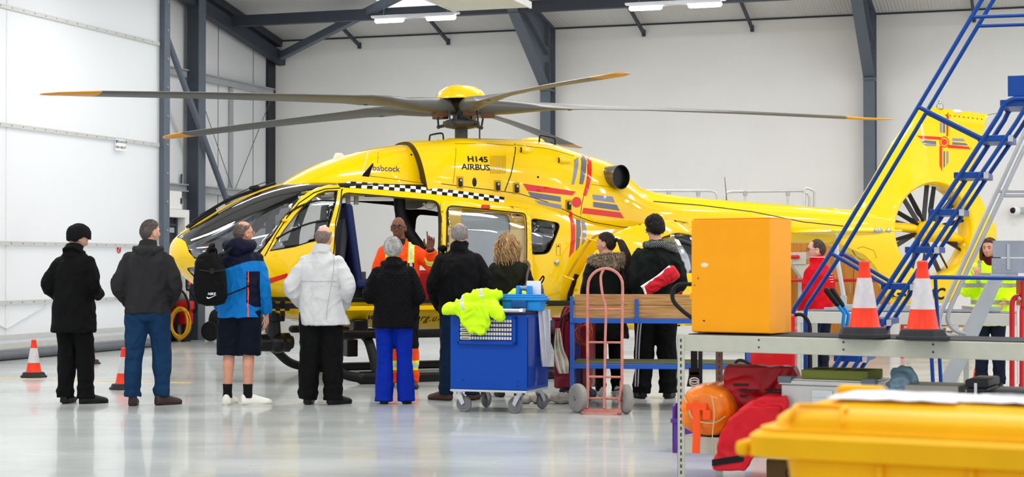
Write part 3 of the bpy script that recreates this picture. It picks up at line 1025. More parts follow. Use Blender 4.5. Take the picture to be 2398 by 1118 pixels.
b = MB(); p = proj(*HP(1111, 427), off=0.004); b.ell(p, (0.028, 0.008, 0.055)); b.build('oval_vent', m_blk, heli)
for px, py in ((963, 363), (985, 417), (996, 418), (1260, 415)):
    b = MB(); b.ell(proj(*HP(px, py)), (0.014, 0.01, 0.014), nu=10, nv=6); b.build('drain_hole', m_blk, heli)
# small scoops
for px, py, s in ((1232, 352, 1), (1320, 376, 1)):
    p = proj(*HP(px, py)); b = MB()
    b.caps_tube([p + V((-0.04, -0.02, 0)), p + V((0.06, 0.0, -0.01))], [0.055, 0.03], 14); b.build('air_scoop', m_yel, heli)
    b = MB(); b.ell(p + V((-0.085, -0.035, 0)), (0.006, 0.03, 0.035)); b.build('scoop_mouth', m_blk, heli)
# grab handles on top
for u0 in ((1008, 1041), (1266, 1303)):
    a = H(u0[0], 330, 0.35)[0]; c = H(u0[1], 330, 0.35)[0]
    za = interp(ENG, a)[2]; zc = interp(ENG, c)[2]
    b = MB(); b.tube(smooth_path([(a, -0.3, za - 0.05), (a + 0.01, -0.3, za + 0.035), (a + 0.03, -0.3, za + 0.055), (c - 0.03, -0.3, zc + 0.055), (c, -0.3, zc + 0.03), (c + 0.005, -0.3, zc - 0.06)], 4), 0.011, 8)
    b.build('grab_handle', m_blk, heli)
b = MB(); b.ell((H(1247, 330, 0)[0], 0, 2.92), (0.16, 0.16, 0.07)); b.build('top_fairing', m_yel, heli)

# ---- markings
ck, cw = MB(), MB()
A, B_, C_, D_ = HP(808, 425), HP(1181, 462), HP(806, 440), HP(1180, 476)
nC = 30
for i in range(nC):
    for j in range(2):
        def q(s, t):
            x0 = V(A).lerp(V(B_), s); x1 = V(C_).lerp(V(D_), s)
            # the stripe follows the slight bow of the roof rail
            bow = 0.022 * 4 * s * (1 - s)
            r = x0.lerp(x1, t); return (r.x, r.y + bow)
        quad = [q(i / nC, j / 2), q((i + 1) / nC, j / 2), q((i + 1) / nC, (j + 1) / 2), q(i / nC, (j + 1) / 2)]
        patch('c', quad, None, mb=(ck if (i + j) % 2 else cw), off=0.004, step=0.2)
ck.build('chequer_black', m_blk, heli); cw.build('chequer_white', m_wht, heli)
def decal(pts, m, name='stripe', tree=None): return patch(name, pxs(pts, tree), m, off=0.004, step=0.05, tree=tree)
decal([(1224, 430), (1348, 449), (1340, 458), (1235, 447)], m_red)
decal([(1236, 449), (1313, 461), (1313, 473), (1244, 463)], m_gry)
decal([(1252, 469), (1314, 480), (1315, 490), (1262, 478)], m_gry2)
decal([(1354, 368), (1344, 432), (1338, 433), (1344, 375)], m_gry2)
decal([(1361, 362), (1369, 364), (1372, 375), (1372, 400), (1365, 432), (1356, 431), (1360, 395), (1360, 372)], m_gry)
decal([(1371, 365), (1379, 366), (1385, 385), (1385, 410), (1379, 440), (1372, 460), (1365, 457), (1372, 430), (1376, 400), (1376, 382)], m_red)
decal([(1363 + 11 * math.cos(k * PI / 8) - 13, 474 + 12.5 * math.sin(k * PI / 8)) for k in range(16)], m_red)
decal([(1387, 456), (1434, 461), (1440, 475), (1389, 468)], m_gry2)
decal([(1389, 473), (1444, 480), (1451, 494), (1389, 485)], m_gry)
decal([(1366, 487), (1453, 498), (1461, 512), (1363, 500)], m_red)
decal([(1331, 494), (1340, 498), (1346, 525), (1347, 565), (1343, 590), (1332, 604), (1337, 560), (1336, 520)], m_red)
decal([(1349, 513), (1359, 516), (1360, 545), (1356, 578), (1348, 589), (1349, 550)], m_gry)
decal([(1362, 515), (1369, 518), (1374, 540), (1370, 565), (1362, 576), (1364, 545)], m_gry2)
decal([(612, 658), (673, 640), (674, 650), (614, 670)], m_red)           # sill stripe by the cockpit
decal([(1284, 704), (1325, 706), (1325, 716), (1284, 714)], m_red)
def body_text(s, l, r, m, name='lettering', tree=None, ys=1.0, shear=0.0, bold=0.0, off=0.004, space=1.0):
    vs, fs = text_mesh(s, 1.0, 0, align='LEFT', shear=shear, bold=bold, space=space)
    x0 = min(v[0] for v in vs); x1 = max(v[0] for v in vs)
    a, c = V(HP(*l, tree)), V(HP(*r, tree)); sc = (c - a).length / (x1 - x0); d = (c - a).normalized(); n = V((-d.y, d.x))
    P = []
    for v in vs:
        p = a + d * ((v[0] - x0) * sc) + n * (v[1] * sc * ys)
        P.append(proj(p.x, p.y, 1, off, tree) or V((p.x, -0.8, p.y)))
    b = MB(); b.add(P, fs); return b.build(name, m, heli, smooth=False)
body_text('babcock', (873, 394), (936, 397), m_navy, bold=0.008)
body_text('H145', (1095, 373), (1142, 375), m_blk, bold=0.03, ys=0.78)
body_text('AIRBUS', (1080, 391), (1147, 394), m_blk, bold=0.025, ys=0.88)
body_text('www.eaaa.org.uk', (862, 742), (1036, 746), m_blk, shear=0.15, space=1.1)
body_text('EXIT', (1121, 486), (1142, 488), m_red, ys=1.2)

# ---- exhaust pipe
e0 = V((1.62, -0.42, 2.46)); ed = V((0.34, -0.94, -0.02)).normalized()
def ring_at(c, d, r, n=28, sq=1.0):
    s, u = frame_from(d); return [c + s * (math.cos(2 * PI * k / n) * r) + u * (math.sin(2 * PI * k / n) * r * sq) for k in range(n)]
xc = V((H(1455, 415, 0.62)[0], -0.62, H(1455, 415, 0.62)[1]))
b = MB()
rings = [ring_at(xc - ed * 0.5, ed, 0.125), ring_at(xc - ed * 0.1, ed, 0.145), ring_at(xc, ed, 0.155), ring_at(xc, ed, 0.145), ring_at(xc - ed * 0.3, ed, 0.13)]
b.loft(rings[:3], 0, caps=False); b.loft(rings[2:], 1, caps=False)
b.add(ring_at(xc - ed * 0.07, ed, 0.142), [tuple(range(28))], 1)
b.build('exhaust_pipe', [mat('heat_stained_steel', (120, 112, 104), 0.3, 0.8, var=0.25, vscale=8), m_blk], heli, fixn=False)

# ---- sliding door, slid back along the cabin side
P_door = round_poly(pxs([(1027, 474), (1236, 495), (1238, 560), (1237, 735), (1022, 722)]), 0.07)
P_dwin = round_poly(pxs([(1042, 488), (1222, 507), (1224, 520), (1222, 692), (1036, 690)]), 0.09)
def fixed(o, **k): return o
sd = patch('sliding_door', P_door, m_yel, holes=[P_dwin], off=0.05, th=0.035, step=0.06)
ring_strip('door_window_seal', P_dwin, 0.016, m_blkm, off=0.071)
patch('door_window', P_dwin, m_win, off=0.052, th=0.008)
patch('door_reveal', P_dwin, m_yel2, holes=[P_bodywin], off=0.006)
gl = patch('window_liner', P_bodywin, mat('window_blind', (176, 179, 183), 0.35), off=-0.02)  # grey sheet added for the whitish haze seen through this window
b = MB(); p = proj(*HP(1132, 490), off=0.075); b.box(p, (0.11, 0.02, 0.05)); b.build('emergency_handle', m_red, heli, bevel=0.008)
for px, py in ((1053, 500), (1207, 518)):
    b = MB(); b.ell(proj(*HP(px, py), off=0.01), (0.018, 0.008, 0.018)); b.build('rivet', m_wht, heli)
for px, py, ww, hh in ((1051, 537, 0.06, 0.14), (1307, 585, 0.05, 0.14)):
    u, w = HP(px, py); o_ = [(u - ww / 2, w - hh / 2), (u + ww / 2, w - hh / 2), (u + ww / 2, w + hh / 2), (u - ww / 2, w + hh / 2)]
    ring_strip('access_panel', o_, 0.004, m_blk, off=0.007)
    b = MB(); b.ell(proj(u, w + hh * 0.3, off=0.008), (0.01, 0.006, 0.01)); b.build('panel_lock', m_blk, heli)
b = MB(); p = proj(*HP(1303, 615)); b.ell(p, (0.055, 0.012, 0.055)); b.build('fuel_cap', m_yel2, heli)
b = MB(); b.ell(p + V((0, -0.015, 0)), (0.035, 0.012, 0.035)); b.build('fuel_cap_lock', m_chrome, heli)
# rails and steps along the sill
z = 0.93
b = MB(); b.bar((-2.7, -0.885, 0.98), (1.2, -0.885, 0.9), 0.03, 0.05); b.build('door_sill_rail', m_blk, heli, bevel=0.006)
b = MB(); b.bar((-1.85, -0.9, 0.86), (-0.5, -0.9, 0.86), 0.06, 0.05); b.build('sill_step', m_yel2, heli, bevel=0.006)
# rear clamshell opening (dark gap) and the open clamshell door
gap = round_poly(pxs([(1322, 730), (1328, 690), (1345, 640), (1366, 650), (1352, 690), (1346, 730)]), 0.03)
patch('clamshell_gap', gap, m_blk, off=0.004)
def P3(px, py, v): u, w = H(px, py, v); return V((u, -v, w))
# open clamshell door: a deep bowed shell standing out from the tail cone
out = [(1352, 742), (1345, 700), (1352, 655), (1372, 612), (1400, 577), (1432, 551), (1470, 533), (1520, 522), (1580, 517), (1628, 520), (1660, 540), (1672, 600), (1668, 690), (1650, 760), (1560, 772), (1440, 770), (1375, 762)]
wnd = [(1520, 640), (1498, 610), (1548, 556), (1590, 545), (1640, 552), (1640, 640)]
o2 = [H(x, y, 0.9) for x, y in out]; w2 = [H(x, y, 0.95) for x, y in wnd]
cu_ = sum(p[0] for p in o2) / len(o2); cw_ = sum(p[1] for p in o2) / len(o2)
ru = (max(p[0] for p in o2) - min(p[0] for p in o2)) / 2; rw = (max(p[1] for p in o2) - min(p[1] for p in o2)) / 2
def dome(u, w):
    q = min(1.0, math.hypot((u - cu_) / (ru * 1.12), (w - cw_) / (rw * 1.12)))
    return 0.70 + 0.32 * math.sqrt(max(0.0, 1 - q * q))
def dpatch(name, outer, m, holes=(), off=0.0, th=0.0, parent=None):
    vs, fs = tess(outer, holes, 0.05)
    b = MB(); b.add([V((u, -dome(u, w) - off, w)) for u, w in vs], fs)
    o = b.build(name, m, parent or heli, angle=70)
    if th: s = o.modifiers.new('s', 'SOLIDIFY'); s.thickness = th; s.offset = 0
    return o
wr = round_poly(w2, 0.06)
cd = dpatch('clamshell_door', o2, [m_yel], [wr], th=0.03)
dpatch('door_window', wr, m_dkwin, th=0.008, parent=cd)
b = MB(); u0, w0 = H(1560, 620, 1.0); b.box((u0, -0.86, w0 - 0.02), (0.34, 0.02, 0.05)); b.build('reflective_strip', m_red, cd, smooth=False)
b = MB(); b.box((u0, -0.865, w0 + 0.04), (0.34, 0.02, 0.07)); b.box((u0, -0.865, w0 - 0.09), (0.34, 0.02, 0.08)); b.build('reflective_panel', m_wht, cd, smooth=False)
for s, l, r_, m_ in (('East Anglian', (1464, 662), (1556, 672), m_blk), ('Air Ambulance', (1464, 676), (1572, 687), m_red)):
    vs, fs = text_mesh(s, 1.0, 0, align='LEFT'); x0 = min(v[0] for v in vs); x1 = max(v[0] for v in vs)
    a = V(H(*l, 1.0)); c = V(H(*r_, 1.0)); sc = (c - a).length / (x1 - x0); d = (c - a).normalized(); n_ = V((-d.y, d.x))
    P = []
    for v in vs:
        p = a + d * ((v[0] - x0) * sc) + n_ * (v[1] * sc); P.append(V((p.x, -dome(p.x, p.y) - 0.02, p.y)))
    b = MB(); b.add(P, fs); b.build('lettering', m_, cd, smooth=False)
# hinge arms and gas strut of the clamshell
b = MB(); b.tube(smooth_path([P3(1328, 650, .95), P3(1350, 612, .97), P3(1384, 562, .93), P3(1408, 549, .88)], 5), 0.014, 8); b.build('door_strut', mat('strut_brass', (176, 136, 40), 0.35, 0.4), heli)
for a, c in (((1320, 648), (1342, 655)), ((1377, 560), (1398, 566))):
    b = MB(); b.caps_tube([P3(*a, .96), P3(*c, .98)], [0.014, 0.014], 10); b.build('hinge_bracket', m_yel2, heli)

# ---- undercarriage
def skid(s):
    v = 1.15 * s; P = []
    b = MB(); b.caps_tube(smooth_path([(-2.25, -v, 0.42), (-2.08, -v, 0.30), (-1.9, -v, 0.14), (-1.7, -v, 0.075), (-1.4, -v, 0.06), (0.0, -v, 0.06), (1.2, -v, 0.06), (1.3, -v, 0.06)], 5), [0.055] * 36, 14)
    b.build('landing_skid', m_blkm, heli)
    b = MB(); b.bar((-1.65, -v, 0.06), (1.2, -v, 0.06), 0.13, 0.1); b.build('skid_shoe', m_blk, heli, bevel=0.02)
    b = MB(); b.caps_tube([(-1.9, -0.96 * s, 0.56), (1.25, -0.96 * s, 0.56)], [0.05, 0.05], 12); b.bar((-1.85, -0.96 * s, 0.58), (1.2, -0.96 * s, 0.58), 0.2, 0.035)
    b.build('footboard', m_blk, heli, bevel=0.004)
    for u in (-1.5, 0.85):
        b = MB(); b.tube(smooth_path([(u, 0, 0.55), (u, -0.55 * s, 0.56), (u, -0.88 * s, 0.5), (u + 0.01, -1.05 * s, 0.33), (u + 0.03, -1.15 * s, 0.1)], 5), 0.055, 14); b.build('cross_tube', m_blkm, heli)
        b = MB(); b.caps_tube([(u - 0.15, -v, 0.07), (u + 0.2, -v, 0.07)], [0.075, 0.075], 14); b.build('skid_saddle', m_blk, heli)
skid(1); skid(-1)
# camera turret under the nose
tu, tw = H(645, 803, 0.25)
b = MB(); b.cyl((tu - 0.19, -0.25, tw), (tu + 0.17, -0.25, tw), 0.1, 0.115, 28)
b.cyl((tu + 0.15, -0.25, tw), (tu + 0.215, -0.25, tw), 0.1, 0.07, 24)
tr = b.build('camera_turret', m_blk, heli, bevel=0.012)
b = MB(); b.ell((tu + 0.02, -0.27, tw), (0.115, 0.15, 0.125), nu=28, nv=18); b.caps_tube([(tu - 0.03, -0.27, tw), (tu - 0.02, -0.25, tw + 0.26)], [0.095, 0.075], 20); b.build('turret_yoke', m_blk, tr)
b = MB(); b.cyl((tu - 0.2, -0.25, tw), (tu - 0.188, -0.25, tw), 0.07, seg=20); b.build('lens', m_in, tr)
b = MB(); b.cyl((tu, -0.25, tw + 0.25), (tu, -0.25, tw + 0.34), 0.11, 0.11, 24); b.box((tu + 0.05, -0.15, tw + 0.37), (0.36, 0.3, 0.07)); b.build('turret_mount', m_blk, heli, bevel=0.01)
b = MB(); b.tube(smooth_path([(tu + 0.1, -0.2, tw + 0.36), (tu + 0.3, -0.2, tw + 0.42), (tu + 0.5, -0.2, 0.75)]), 0.03, 10); b.build('mount_arm', m_yel2, heli)
# equipment box and search light under the belly
b = MB(); u1, w1 = H(820, 815, 0.7); b.box((u1, -0.7, w1), (0.13, 0.2, 0.2)); b.build('equipment_box', m_blk, heli, bevel=0.01)
b = MB(); b.box((u1, -0.7, w1 + 0.13), (0.05, 0.1, 0.1)); b.build('box_bracket', m_blk, heli)
b = MB(); u1, w1 = H(840, 762, 0.6); b.box((u1, -0.6, w1), (0.18, 0.2, 0.14)); b.build('belly_fitting', m_blk, heli, bevel=0.02)
b = MB()
u1, w1 = H(660, 722, 0.75)
for i in range(4):
    for j in range(3):
        if (i + j) % 2 == 0: b.box((u1 - 0.1 + i * 0.055, -0.742, w1 + 0.05 - j * 0.055), (0.055, 0.012, 0.055))
b.build('chequer_patch', m_blk, heli, smooth=False)
# nose probe, antennas, wipers
b = MB(); b.caps_tube([(-3.55, 0.0, 1.46), (-3.66, 0.0, 1.45), (-3.70, 0, 1.455)], [0.03, 0.03, 0.012], 10); b.build('nose_probe', m_yel2, heli)
b = MB()
u1, w1 = H(795, 370, 0.0); b.loft([[V((u1 - 0.1, -0.02, w1 - 0.05)), V((u1 + 0.1, -0.02, w1 + 0.0)), V((u1 + 0.1, 0.02, w1)), V((u1 - 0.1, 0.02, w1 - 0.05))], [V((u1 - 0.05, -0.012, w1 + 0.06)), V((u1 + 0.02, -0.012, w1 + 0.06)), V((u1 + 0.02, 0.012, w1 + 0.06)), V((u1 - 0.05, 0.012, w1 + 0.06))]])
b.build('roof_antenna', m_wht, heli, bevel=0.005)
def P3s(px, py, extra=0.0):
    u, w = HP(px, py); p = proj(u, w, off=extra); return p
b = MB(); a = P3s(848, 412); u1, w1 = H(863, 352, -a.y + 0.05); b.tube([a, V((u1, a.y - 0.05, w1))], [0.008, 0.004], 8); b.build('whip_antenna', m_wht, heli)
b = MB(); a = P3s(847, 413); c = P3s(864, 415); u1, w1 = H(873, 383, -a.y + 0.08)
b.loft([[a, c, c + V((0, 0.03, 0)), a + V((0, 0.03, 0))], [V((u1 - 0.01, a.y - 0.1, w1)), V((u1 + 0.005, a.y - 0.1, w1)), V((u1 + 0.005, a.y - 0.09, w1)), V((u1 - 0.01, a.y - 0.09, w1))]])
b.build('blade_antenna', m_blk, heli)
def cl(u, dz=0.03, v=0.02): return V((u, -v, interp(CAB, u)[2] + dz))
for v, off in ((0.05, 0.05), (-0.06, 0.03)):
    b = MB(); b.tube([cl(u, off + 0.02 * math.sin(k), v) for k, u in enumerate([-3.38, -3.2, -3.0, -2.8, -2.62])] + [cl(-2.38, 0.03, v)], 0.014, 8)
    b.tube([cl(-3.42, 0.015, v), cl(-3.3, 0.03, v), cl(-3.1, 0.035, v)], 0.02, 8); b.ell(cl(-2.62, 0.05, v), (0.06, 0.04, 0.035)); b.build('wiper', m_blkm, heli)
b = MB(); b.tube([cl(u, 0.085, 0.09) for u in (-3.3, -3.0, -2.7, -2.4)], 0.005, 6); b.build('wiper_blade', m_blkm, heli)
b = MB(); b.loft([[V((u, s * 0.055, interp(CAB, u)[2] - 0.012)) for s in (-1, 1)] + [V((u, s * 0.055, interp(CAB, u)[2] + 0.006)) for s in (1, -1)] for u in [-3.5 + k * 0.1 for k in range(13)]])
b.build('centre_pillar', m_yel2, heli)

# ---- rotor
b = MB(); b.lathe([(0.0, 0.155), (0.1, 0.15), (0.2, 0.125), (0.28, 0.07), (0.315, 0.01), (0.32, -0.03), (0.29, -0.03), (0.0, 0.04)], (0, 0, 3.455), seg=40)
b.build('hub_cap', m_yel, heli, angle=60)
b = MB(); b.cyl((0, 0, 2.9), (0, 0, 3.42), 0.08, 0.085, 24); b.cyl((0, 0, 3.1), (0, 0, 3.3), 0.09, 0.12, 20); b.build('rotor_mast', m_hub, heli)
b = MB(); b.lathe([(0.09, 0), (0.2, 0.02), (0.23, 0.05), (0.23, 0.09), (0.18, 0.11), (0.09, 0.12)], (0, 0, 3.06), seg=30); b.cyl((0, 0, 3.17), (0, 0, 3.2), 0.15, 0.1, 20); b.build('swashplate', m_hub, heli)
b = MB(); b.lathe([(0.0, -0.08), (0.17, -0.07), (0.22, 0), (0.2, 0.06), (0.1, 0.13), (0, 0.13)], (0, 0, 3.36), seg=30); b.build('rotor_hub', m_blk, heli)
th0 = -0.7
def blade_ring(r, hc, ht, z, tw, off):
    """airfoil-like ring at radius r: half chord, half thickness"""
    out_ = []
    for k in range(20):
        a = 2 * PI * k / 20
        x = math.cos(a) * hc + off; y = math.sin(a) * ht
        if hc > 0.12: y *= (1 - 0.35 * math.cos(a + PI))     # blunter leading edge
        out_.append(V((r, x * math.cos(tw) - y * math.sin(tw), z + x * math.sin(tw) + y * math.cos(tw))))
    return out_
BL = [(0.12, 0.08, 0.095, 3.335, 0, 0), (0.3, 0.1, 0.102, 3.335, 0.05, 0), (0.6, 0.105, 0.088, 3.335, 0.1, 0), (0.9, 0.12, 0.06, 3.335, .17, 0.01), (1.15, 0.165, 0.042, 3.335, .22, .02), (1.4, 0.185, 0.03, 3.333, .22, .02), (1.62, 0.165, 0.024, 3.33, .2, .02), (2.4, 0.16, 0.02, 3.31, .17, 0), (3.4, 0.16, 0.02, 3.275, .13, 0), (4.74, 0.16, 0.019, 3.214, .09, 0), (4.8, 0.16, 0.019, 3.211, .09, 0), (5.0, 0.15, 0.016, 3.2, .07, 0.0), (5.25, 0.12, 0.012, 3.19, .06, -.03), (5.38, 0.06, 0.007, 3.185, .05, -.08)]
for k in range(5):
    thd = th0 + 72 * k
    la = -math.radians(thd) - ALF
    mx = Matrix.Rotation(la, 4, 'Z')
    rings = []
    for i in range(len(BL) - 1):
        for s in (0, 0.34, 0.67):
            t = [BL[i][j] * (1 - s) + BL[i + 1][j] * s for j in range(6)]
            rings.append([mx @ p for p in blade_ring(*t)])
    rings.append([mx @ p for p in blade_ring(*BL[-1])])
    b = MB(); b.loft(rings[:31]); bo = b.build('rotor_blade', m_blade, heli, angle=60)
    b = MB(); b.loft(rings[30:]); b.build('blade_tip', m_tip, bo, angle=60)
    b = MB(); b.box((0.34, 0.0, 3.25), (0.16, 0.1, 0.07), mx=mx); b.cyl((0.36, 0.1, 3.27), (0.25, 0.16, 3.1), 0.014, seg=8)
    c = MB()
    c.add([mx @ V(p) for p in []], [])
    c.box((0.33, 0.0, 3.235), (0.17, 0.12, 0.07), mx=mx); c.build('blade_clamp', mat('clamp_brown', (92, 62, 40), 0.5), bo, bevel=0.006)
    c = MB(); c.tube([mx @ V(p) for p in ((0.27, 0.13, 3.26), (0.27, 0.13, 3.2), (0.25, 0.14, 3.09))], 0.013, 8); c.ell(mx @ V((0.25, 0.14, 3.09)), (0.026,) * 3, nu=10, nv=8); c.ell(mx @ V((0.27, 0.13, 3.26)), (0.02,) * 3, nu=10, nv=8)
    c.tube([mx @ V(p) for p in ((0.25, 0.14, 3.09), (0.16, 0.1, 3.11))], 0.02, 8); c.build('pitch_link', m_hub, bo)
    if k in (0, 1, 2, 3):
        c = MB(); c.box((1.42, 0.05, 3.36), (0.03, 0.02, 0.02), mx=mx); c.box((1.35, -0.08, 3.298), (0.05, 0.03, 0.02), mx=mx); c.build('blade_bolt', m_hub, bo)
        c = MB(); c.box((1.95, -0.03, 3.302), (0.09, 0.035, 0.004), mx=mx); c.build('blade_label', mat('cream_sign', (226, 200, 150)), bo)
for k in range(2):
    a = 0.9 + k * PI
    b = MB(); b.tube([(0.1 * math.cos(a), 0.1 * math.sin(a), 3.24), (0.22 * math.cos(a), 0.22 * math.sin(a), 3.2), (0.19 * math.cos(a), 0.19 * math.sin(a), 3.12)], 0.018, 8); b.build('scissor_link', m_hub, heli)
b = MB(); b.tube([(0.2, -0.12, 3.07), (0.2, -0.12, 2.93)], 0.01, 8); b.build('control_rod', m_hub, heli)

# ---- tail fin with the shrouded fan
CU, CW, RF = 7.0, 1.85, 0.64
fo = [(1940, 487), (1984, 492), (1998, 488), (2010, 474), (2046, 413), (2090, 333), (2149, 254), (2180, 252), (2250, 260), (2312, 268), (2298, 330), (2280, 380), (2269, 423), (2287, 451), (2315, 502), (2332, 530), (2333, 562), (2312, 600), (2280, 645), (2250, 688), (2226, 708), (2150, 714), (2090, 714), (2078, 702), (2058, 665), (2030, 627), (2000, 600), (1950, 580), (1930, 572)]
fo = [H(x, y, 0.0) for x, y in fo]
def hit_poly(ang):
    d = V((math.cos(ang), math.sin(ang))); best = None
    n = len(fo)
    for i in range(n):
        a = V(fo[i]) - V((CU, CW)); c = V(fo[(i + 1) % n]) - V((CU, CW)); e = c - a
        den = d.x * e.y - d.y * e.x
        if abs(den) < 1e-9: continue
        t = (a.x * e.y - a.y * e.x) / den; s = (a.x * d.y - a.y * d.x) / den
        if t > 0 and -1e-6 <= s <= 1 + 1e-6: best = t if best is None else max(best, t)
    return best or 1.0
angs = sorted([2 * PI * k / 160 for k in range(160)] + [math.atan2(p[1] - CW, p[0] - CU) % (2 * PI) for p in fo])
hw0 = 0.2
loopn = 12
prof = []      # cross-section round the shroud: (t, half thickness)
for k in range(loopn + 1): prof.append(k / loopn)
rings = []
for a in angs:
    Rr = hit_poly(a); d = V((math.cos(a), math.sin(a)))
    rg = []
    up = max(0.0, math.sin(a))
    he = 0.045
    he += 0.11 * math.exp(-((a - 3.35) / 0.42) ** 2)
    f = []
    for t in prof:
        r = RF + 0.0 + (Rr - RF) * (t ** 1.35)
        dr = r - RF
        h = he + (hw0 - he) * max(0.0, 1 - dr / max(0.5, (Rr - RF))) ** 1.1
        if dr < 0.06: h = min(h, hw0 - 0.05 * (1 - dr / 0.06) ** 2)
        if t == 1.0: h = he * 0.25
        f.append((r, h))
    # near side outwards then far side back
    for r, h in f: rg.append(V((CU + d.x * r, -h, CW + d.y * r)))
    for r, h in reversed(f): rg.append(V((CU + d.x * r, h, CW + d.y * r)))
    rings.append(rg)
b = MB(); n = len(rings); m_ = len(rings[0])
vs = [p for r in rings for p in r]
fs = [(i * m_ + k, ((i + 1) % n) * m_ + k, ((i + 1) % n) * m_ + (k + 1) % m_, i * m_ + (k + 1) % m_) for i in range(n) for k in range(m_)]
b.add(vs, fs)
fin = b.build('tail_fin', m_yel, heli, angle=45)
TFIN = BVHTree.FromPolygons([V(v) for v in b.v], b.f)
# fan
b = MB(); b.cyl((CU, -0.12, CW), (CU, 0.16, CW), 0.13, 0.15, 28); b.ell((CU, -0.12, CW), (0.13, 0.09, 0.13)); fh = b.build('fan_hub', m_yel2, heli)
b = MB(); b.tube([(CU - 0.68, 0.05, CW + 0.06), (CU - 0.1, 0.05, CW + 0.02)], [0.055, 0.075], 16); b.build('drive_shaft_fairing', m_yel2, heli)
b = MB(); b.caps_tube([(CU - 0.05, -0.02, CW - 0.02), (CU + 0.25, -0.05, CW - 0.04), (CU + 0.6, 0.0, CW - 0.13)], [0.15, 0.12, 0.03], 18); b.build('gearbox_fairing', m_yel2, heli)
fa = [0, 33, 66, 108, 140, 180, 213, 246, 288, 320]
for k, dg in enumerate(fa):
    a = math.radians(dg + 14); d = V((math.cos(a), 0, math.sin(a))); s = V((-math.sin(a), 0, math.cos(a)))
    c = V((CU, -0.02, CW)); rr = []
    for r, hc in ((0.12, 0.02), (0.22, 0.02), (0.28, 0.036), (0.625, 0.03)):
        q = c + d * r; yv = V((0, 0.6, 0)) + s
        yv.normalize(); nn = d.cross(yv)
        rr.append([q + yv * (hc * x) + nn * (0.008 * y) for x, y in ((-1, 0), (0, 1), (1, 0), (0, -1))])
    b = MB(); b.loft(rr); b.build('fan_blade', m_blk, heli)
for dg in (28, 75, 118, 160, 200, 245, 290, 335):
    a = math.radians(dg); b = MB(); b.bar((CU + 0.12 * math.cos(a), 0.12, CW + 0.12 * math.sin(a)), (CU + 0.645 * math.cos(a + 0.12), 0.12, CW + 0.645 * math.sin(a + 0.12)), 0.07, 0.022, up=(0, 1, 0))
    b.build('stator_vane', mat('stator_grey', (70, 72, 78), 0.4), heli, bevel=0.004)
# tail markings
def fpx(l): return [HP(x, y, TFIN, 0.1) for x, y in l]
def fdecal(pts, m): return patch('stripe', fpx(pts), m, off=0.004, step=0.08, tree=TFIN)
fdecal([(2147, 318), (2202, 321), (2207, 328), (2156, 325)], m_red); fdecal([(2155, 328), (2192, 331), (2192, 338), (2161, 335)], m_gry); fdecal([(2161, 337), (2192, 338), (2192, 343), (2168, 342)], m_gry2)
fdecal([(2216, 272), (2220, 262), (2220, 320), (2216, 318)], m_red); fdecal([(2201, 288), (2206, 285), (2206, 312), (2201, 310)], m_gry2); fdecal([(2208, 283), (2213, 285), (2213, 312), (2208, 311)], m_gry)
fdecal([(2219, 339), (2268, 344), (2273, 350), (2219, 347)], m_red); fdecal([(2230, 324), (2256, 325), (2260, 331), (2230, 330)], m_gry2); fdecal([(2230, 333), (2262, 336), (2267, 341), (2230, 339)], m_gry)
fdecal([(2200, 342), (2206, 344), (2206, 402), (2200, 388)], m_red); fdecal([(2209, 354), (2213, 355), (2213, 390), (2209, 394)], m_gry); fdecal([(2216, 354), (2221, 355), (2221, 380), (2216, 388)], m_gry2)
def circ(x, y, rx, ry, n=20): return [(x + rx * math.cos(2 * PI * k / n), y + ry * math.sin(2 * PI * k / n)) for k in range(n)]
patch('roundel', fpx(circ(2211, 333, 11, 13)), m_red, holes=[fpx(circ(2211, 333, 9, 10.5))], off=0.005, step=0.05, tree=TFIN)
fdecal(circ(2211, 333, 6.5, 7.5), m_red)
body_text('G-HEMC', (2086, 688), (2212, 690), m_blk, tree=TFIN, bold=0.03, ys=0.95)
b = MB()
for k in range(9): b.ell(proj(*HP(2215 + k * 10.5, 270 + k * 1.2, TFIN), tree=TFIN), (0.012, 0.006, 0.012), nu=8, nv=6)
b.build('rivet', mat('rivet_dark', (90, 70, 10)), heli)
u1, w1 = H(2201, 250, 0); b = MB(); b.cyl((u1, 0, w1 - 0.03), (u1, 0, w1 + 0.03), 0.05, 0.045, 16); b.ell((u1, 0, w1 + 0.05), (0.03, 0.03, 0.04)); b.build('beacon', m_chrome, heli)
u1, w1 = H(2240, 260, 0); b = MB(); b.ell((u1, 0, w1 - 0.01), (0.08, 0.05, 0.03)); b.build('gps_dome', m_wht, heli)
b = MB(); u2, w2_ = H(2330, 265, 0); b.tube([(8.0, 0, 3.5), (u2 + 0.05, 0, w2_)], 0.004, 6); b.build('static_wick', m_blk, heli)
# horizontal stabiliser with its end light
zs_ = 1.80
rr = []
for v in (-1.25, -1.22, -0.2, 0.2, 1.22, 1.25):
    k = 0.4 if abs(v) > 1.23 else 1.0; ch = 0.42 * (1 if abs(v) < 1 else 0.93) * (0.97 if abs(v) > 1.23 else 1)
    rr.append([V((5.08 + ch * math.cos(a), -v, zs_ + 0.05 * k * math.sin(a))) for a in [2 * PI * i / 24 for i in range(24)]])
b = MB(); b.loft(rr); b.build('stabiliser', m_yel, heli)
b = MB(); b.caps_tube([(4.62, -1.28, zs_ + 0.005), (5.65, -1.28, zs_ + 0.01)], [0.035, 0.02], 10, flat=0.7); b.build('stabiliser_end', m_yel, heli)
b = MB(); b.ell((5.28, -1.3, zs_ + 0.01), (0.07, 0.03, 0.035)); b.ell((5.44, -1.3, zs_ + 0.01), (0.045, 0.03, 0.03)); b.build('position_light', m_chrome, heli)
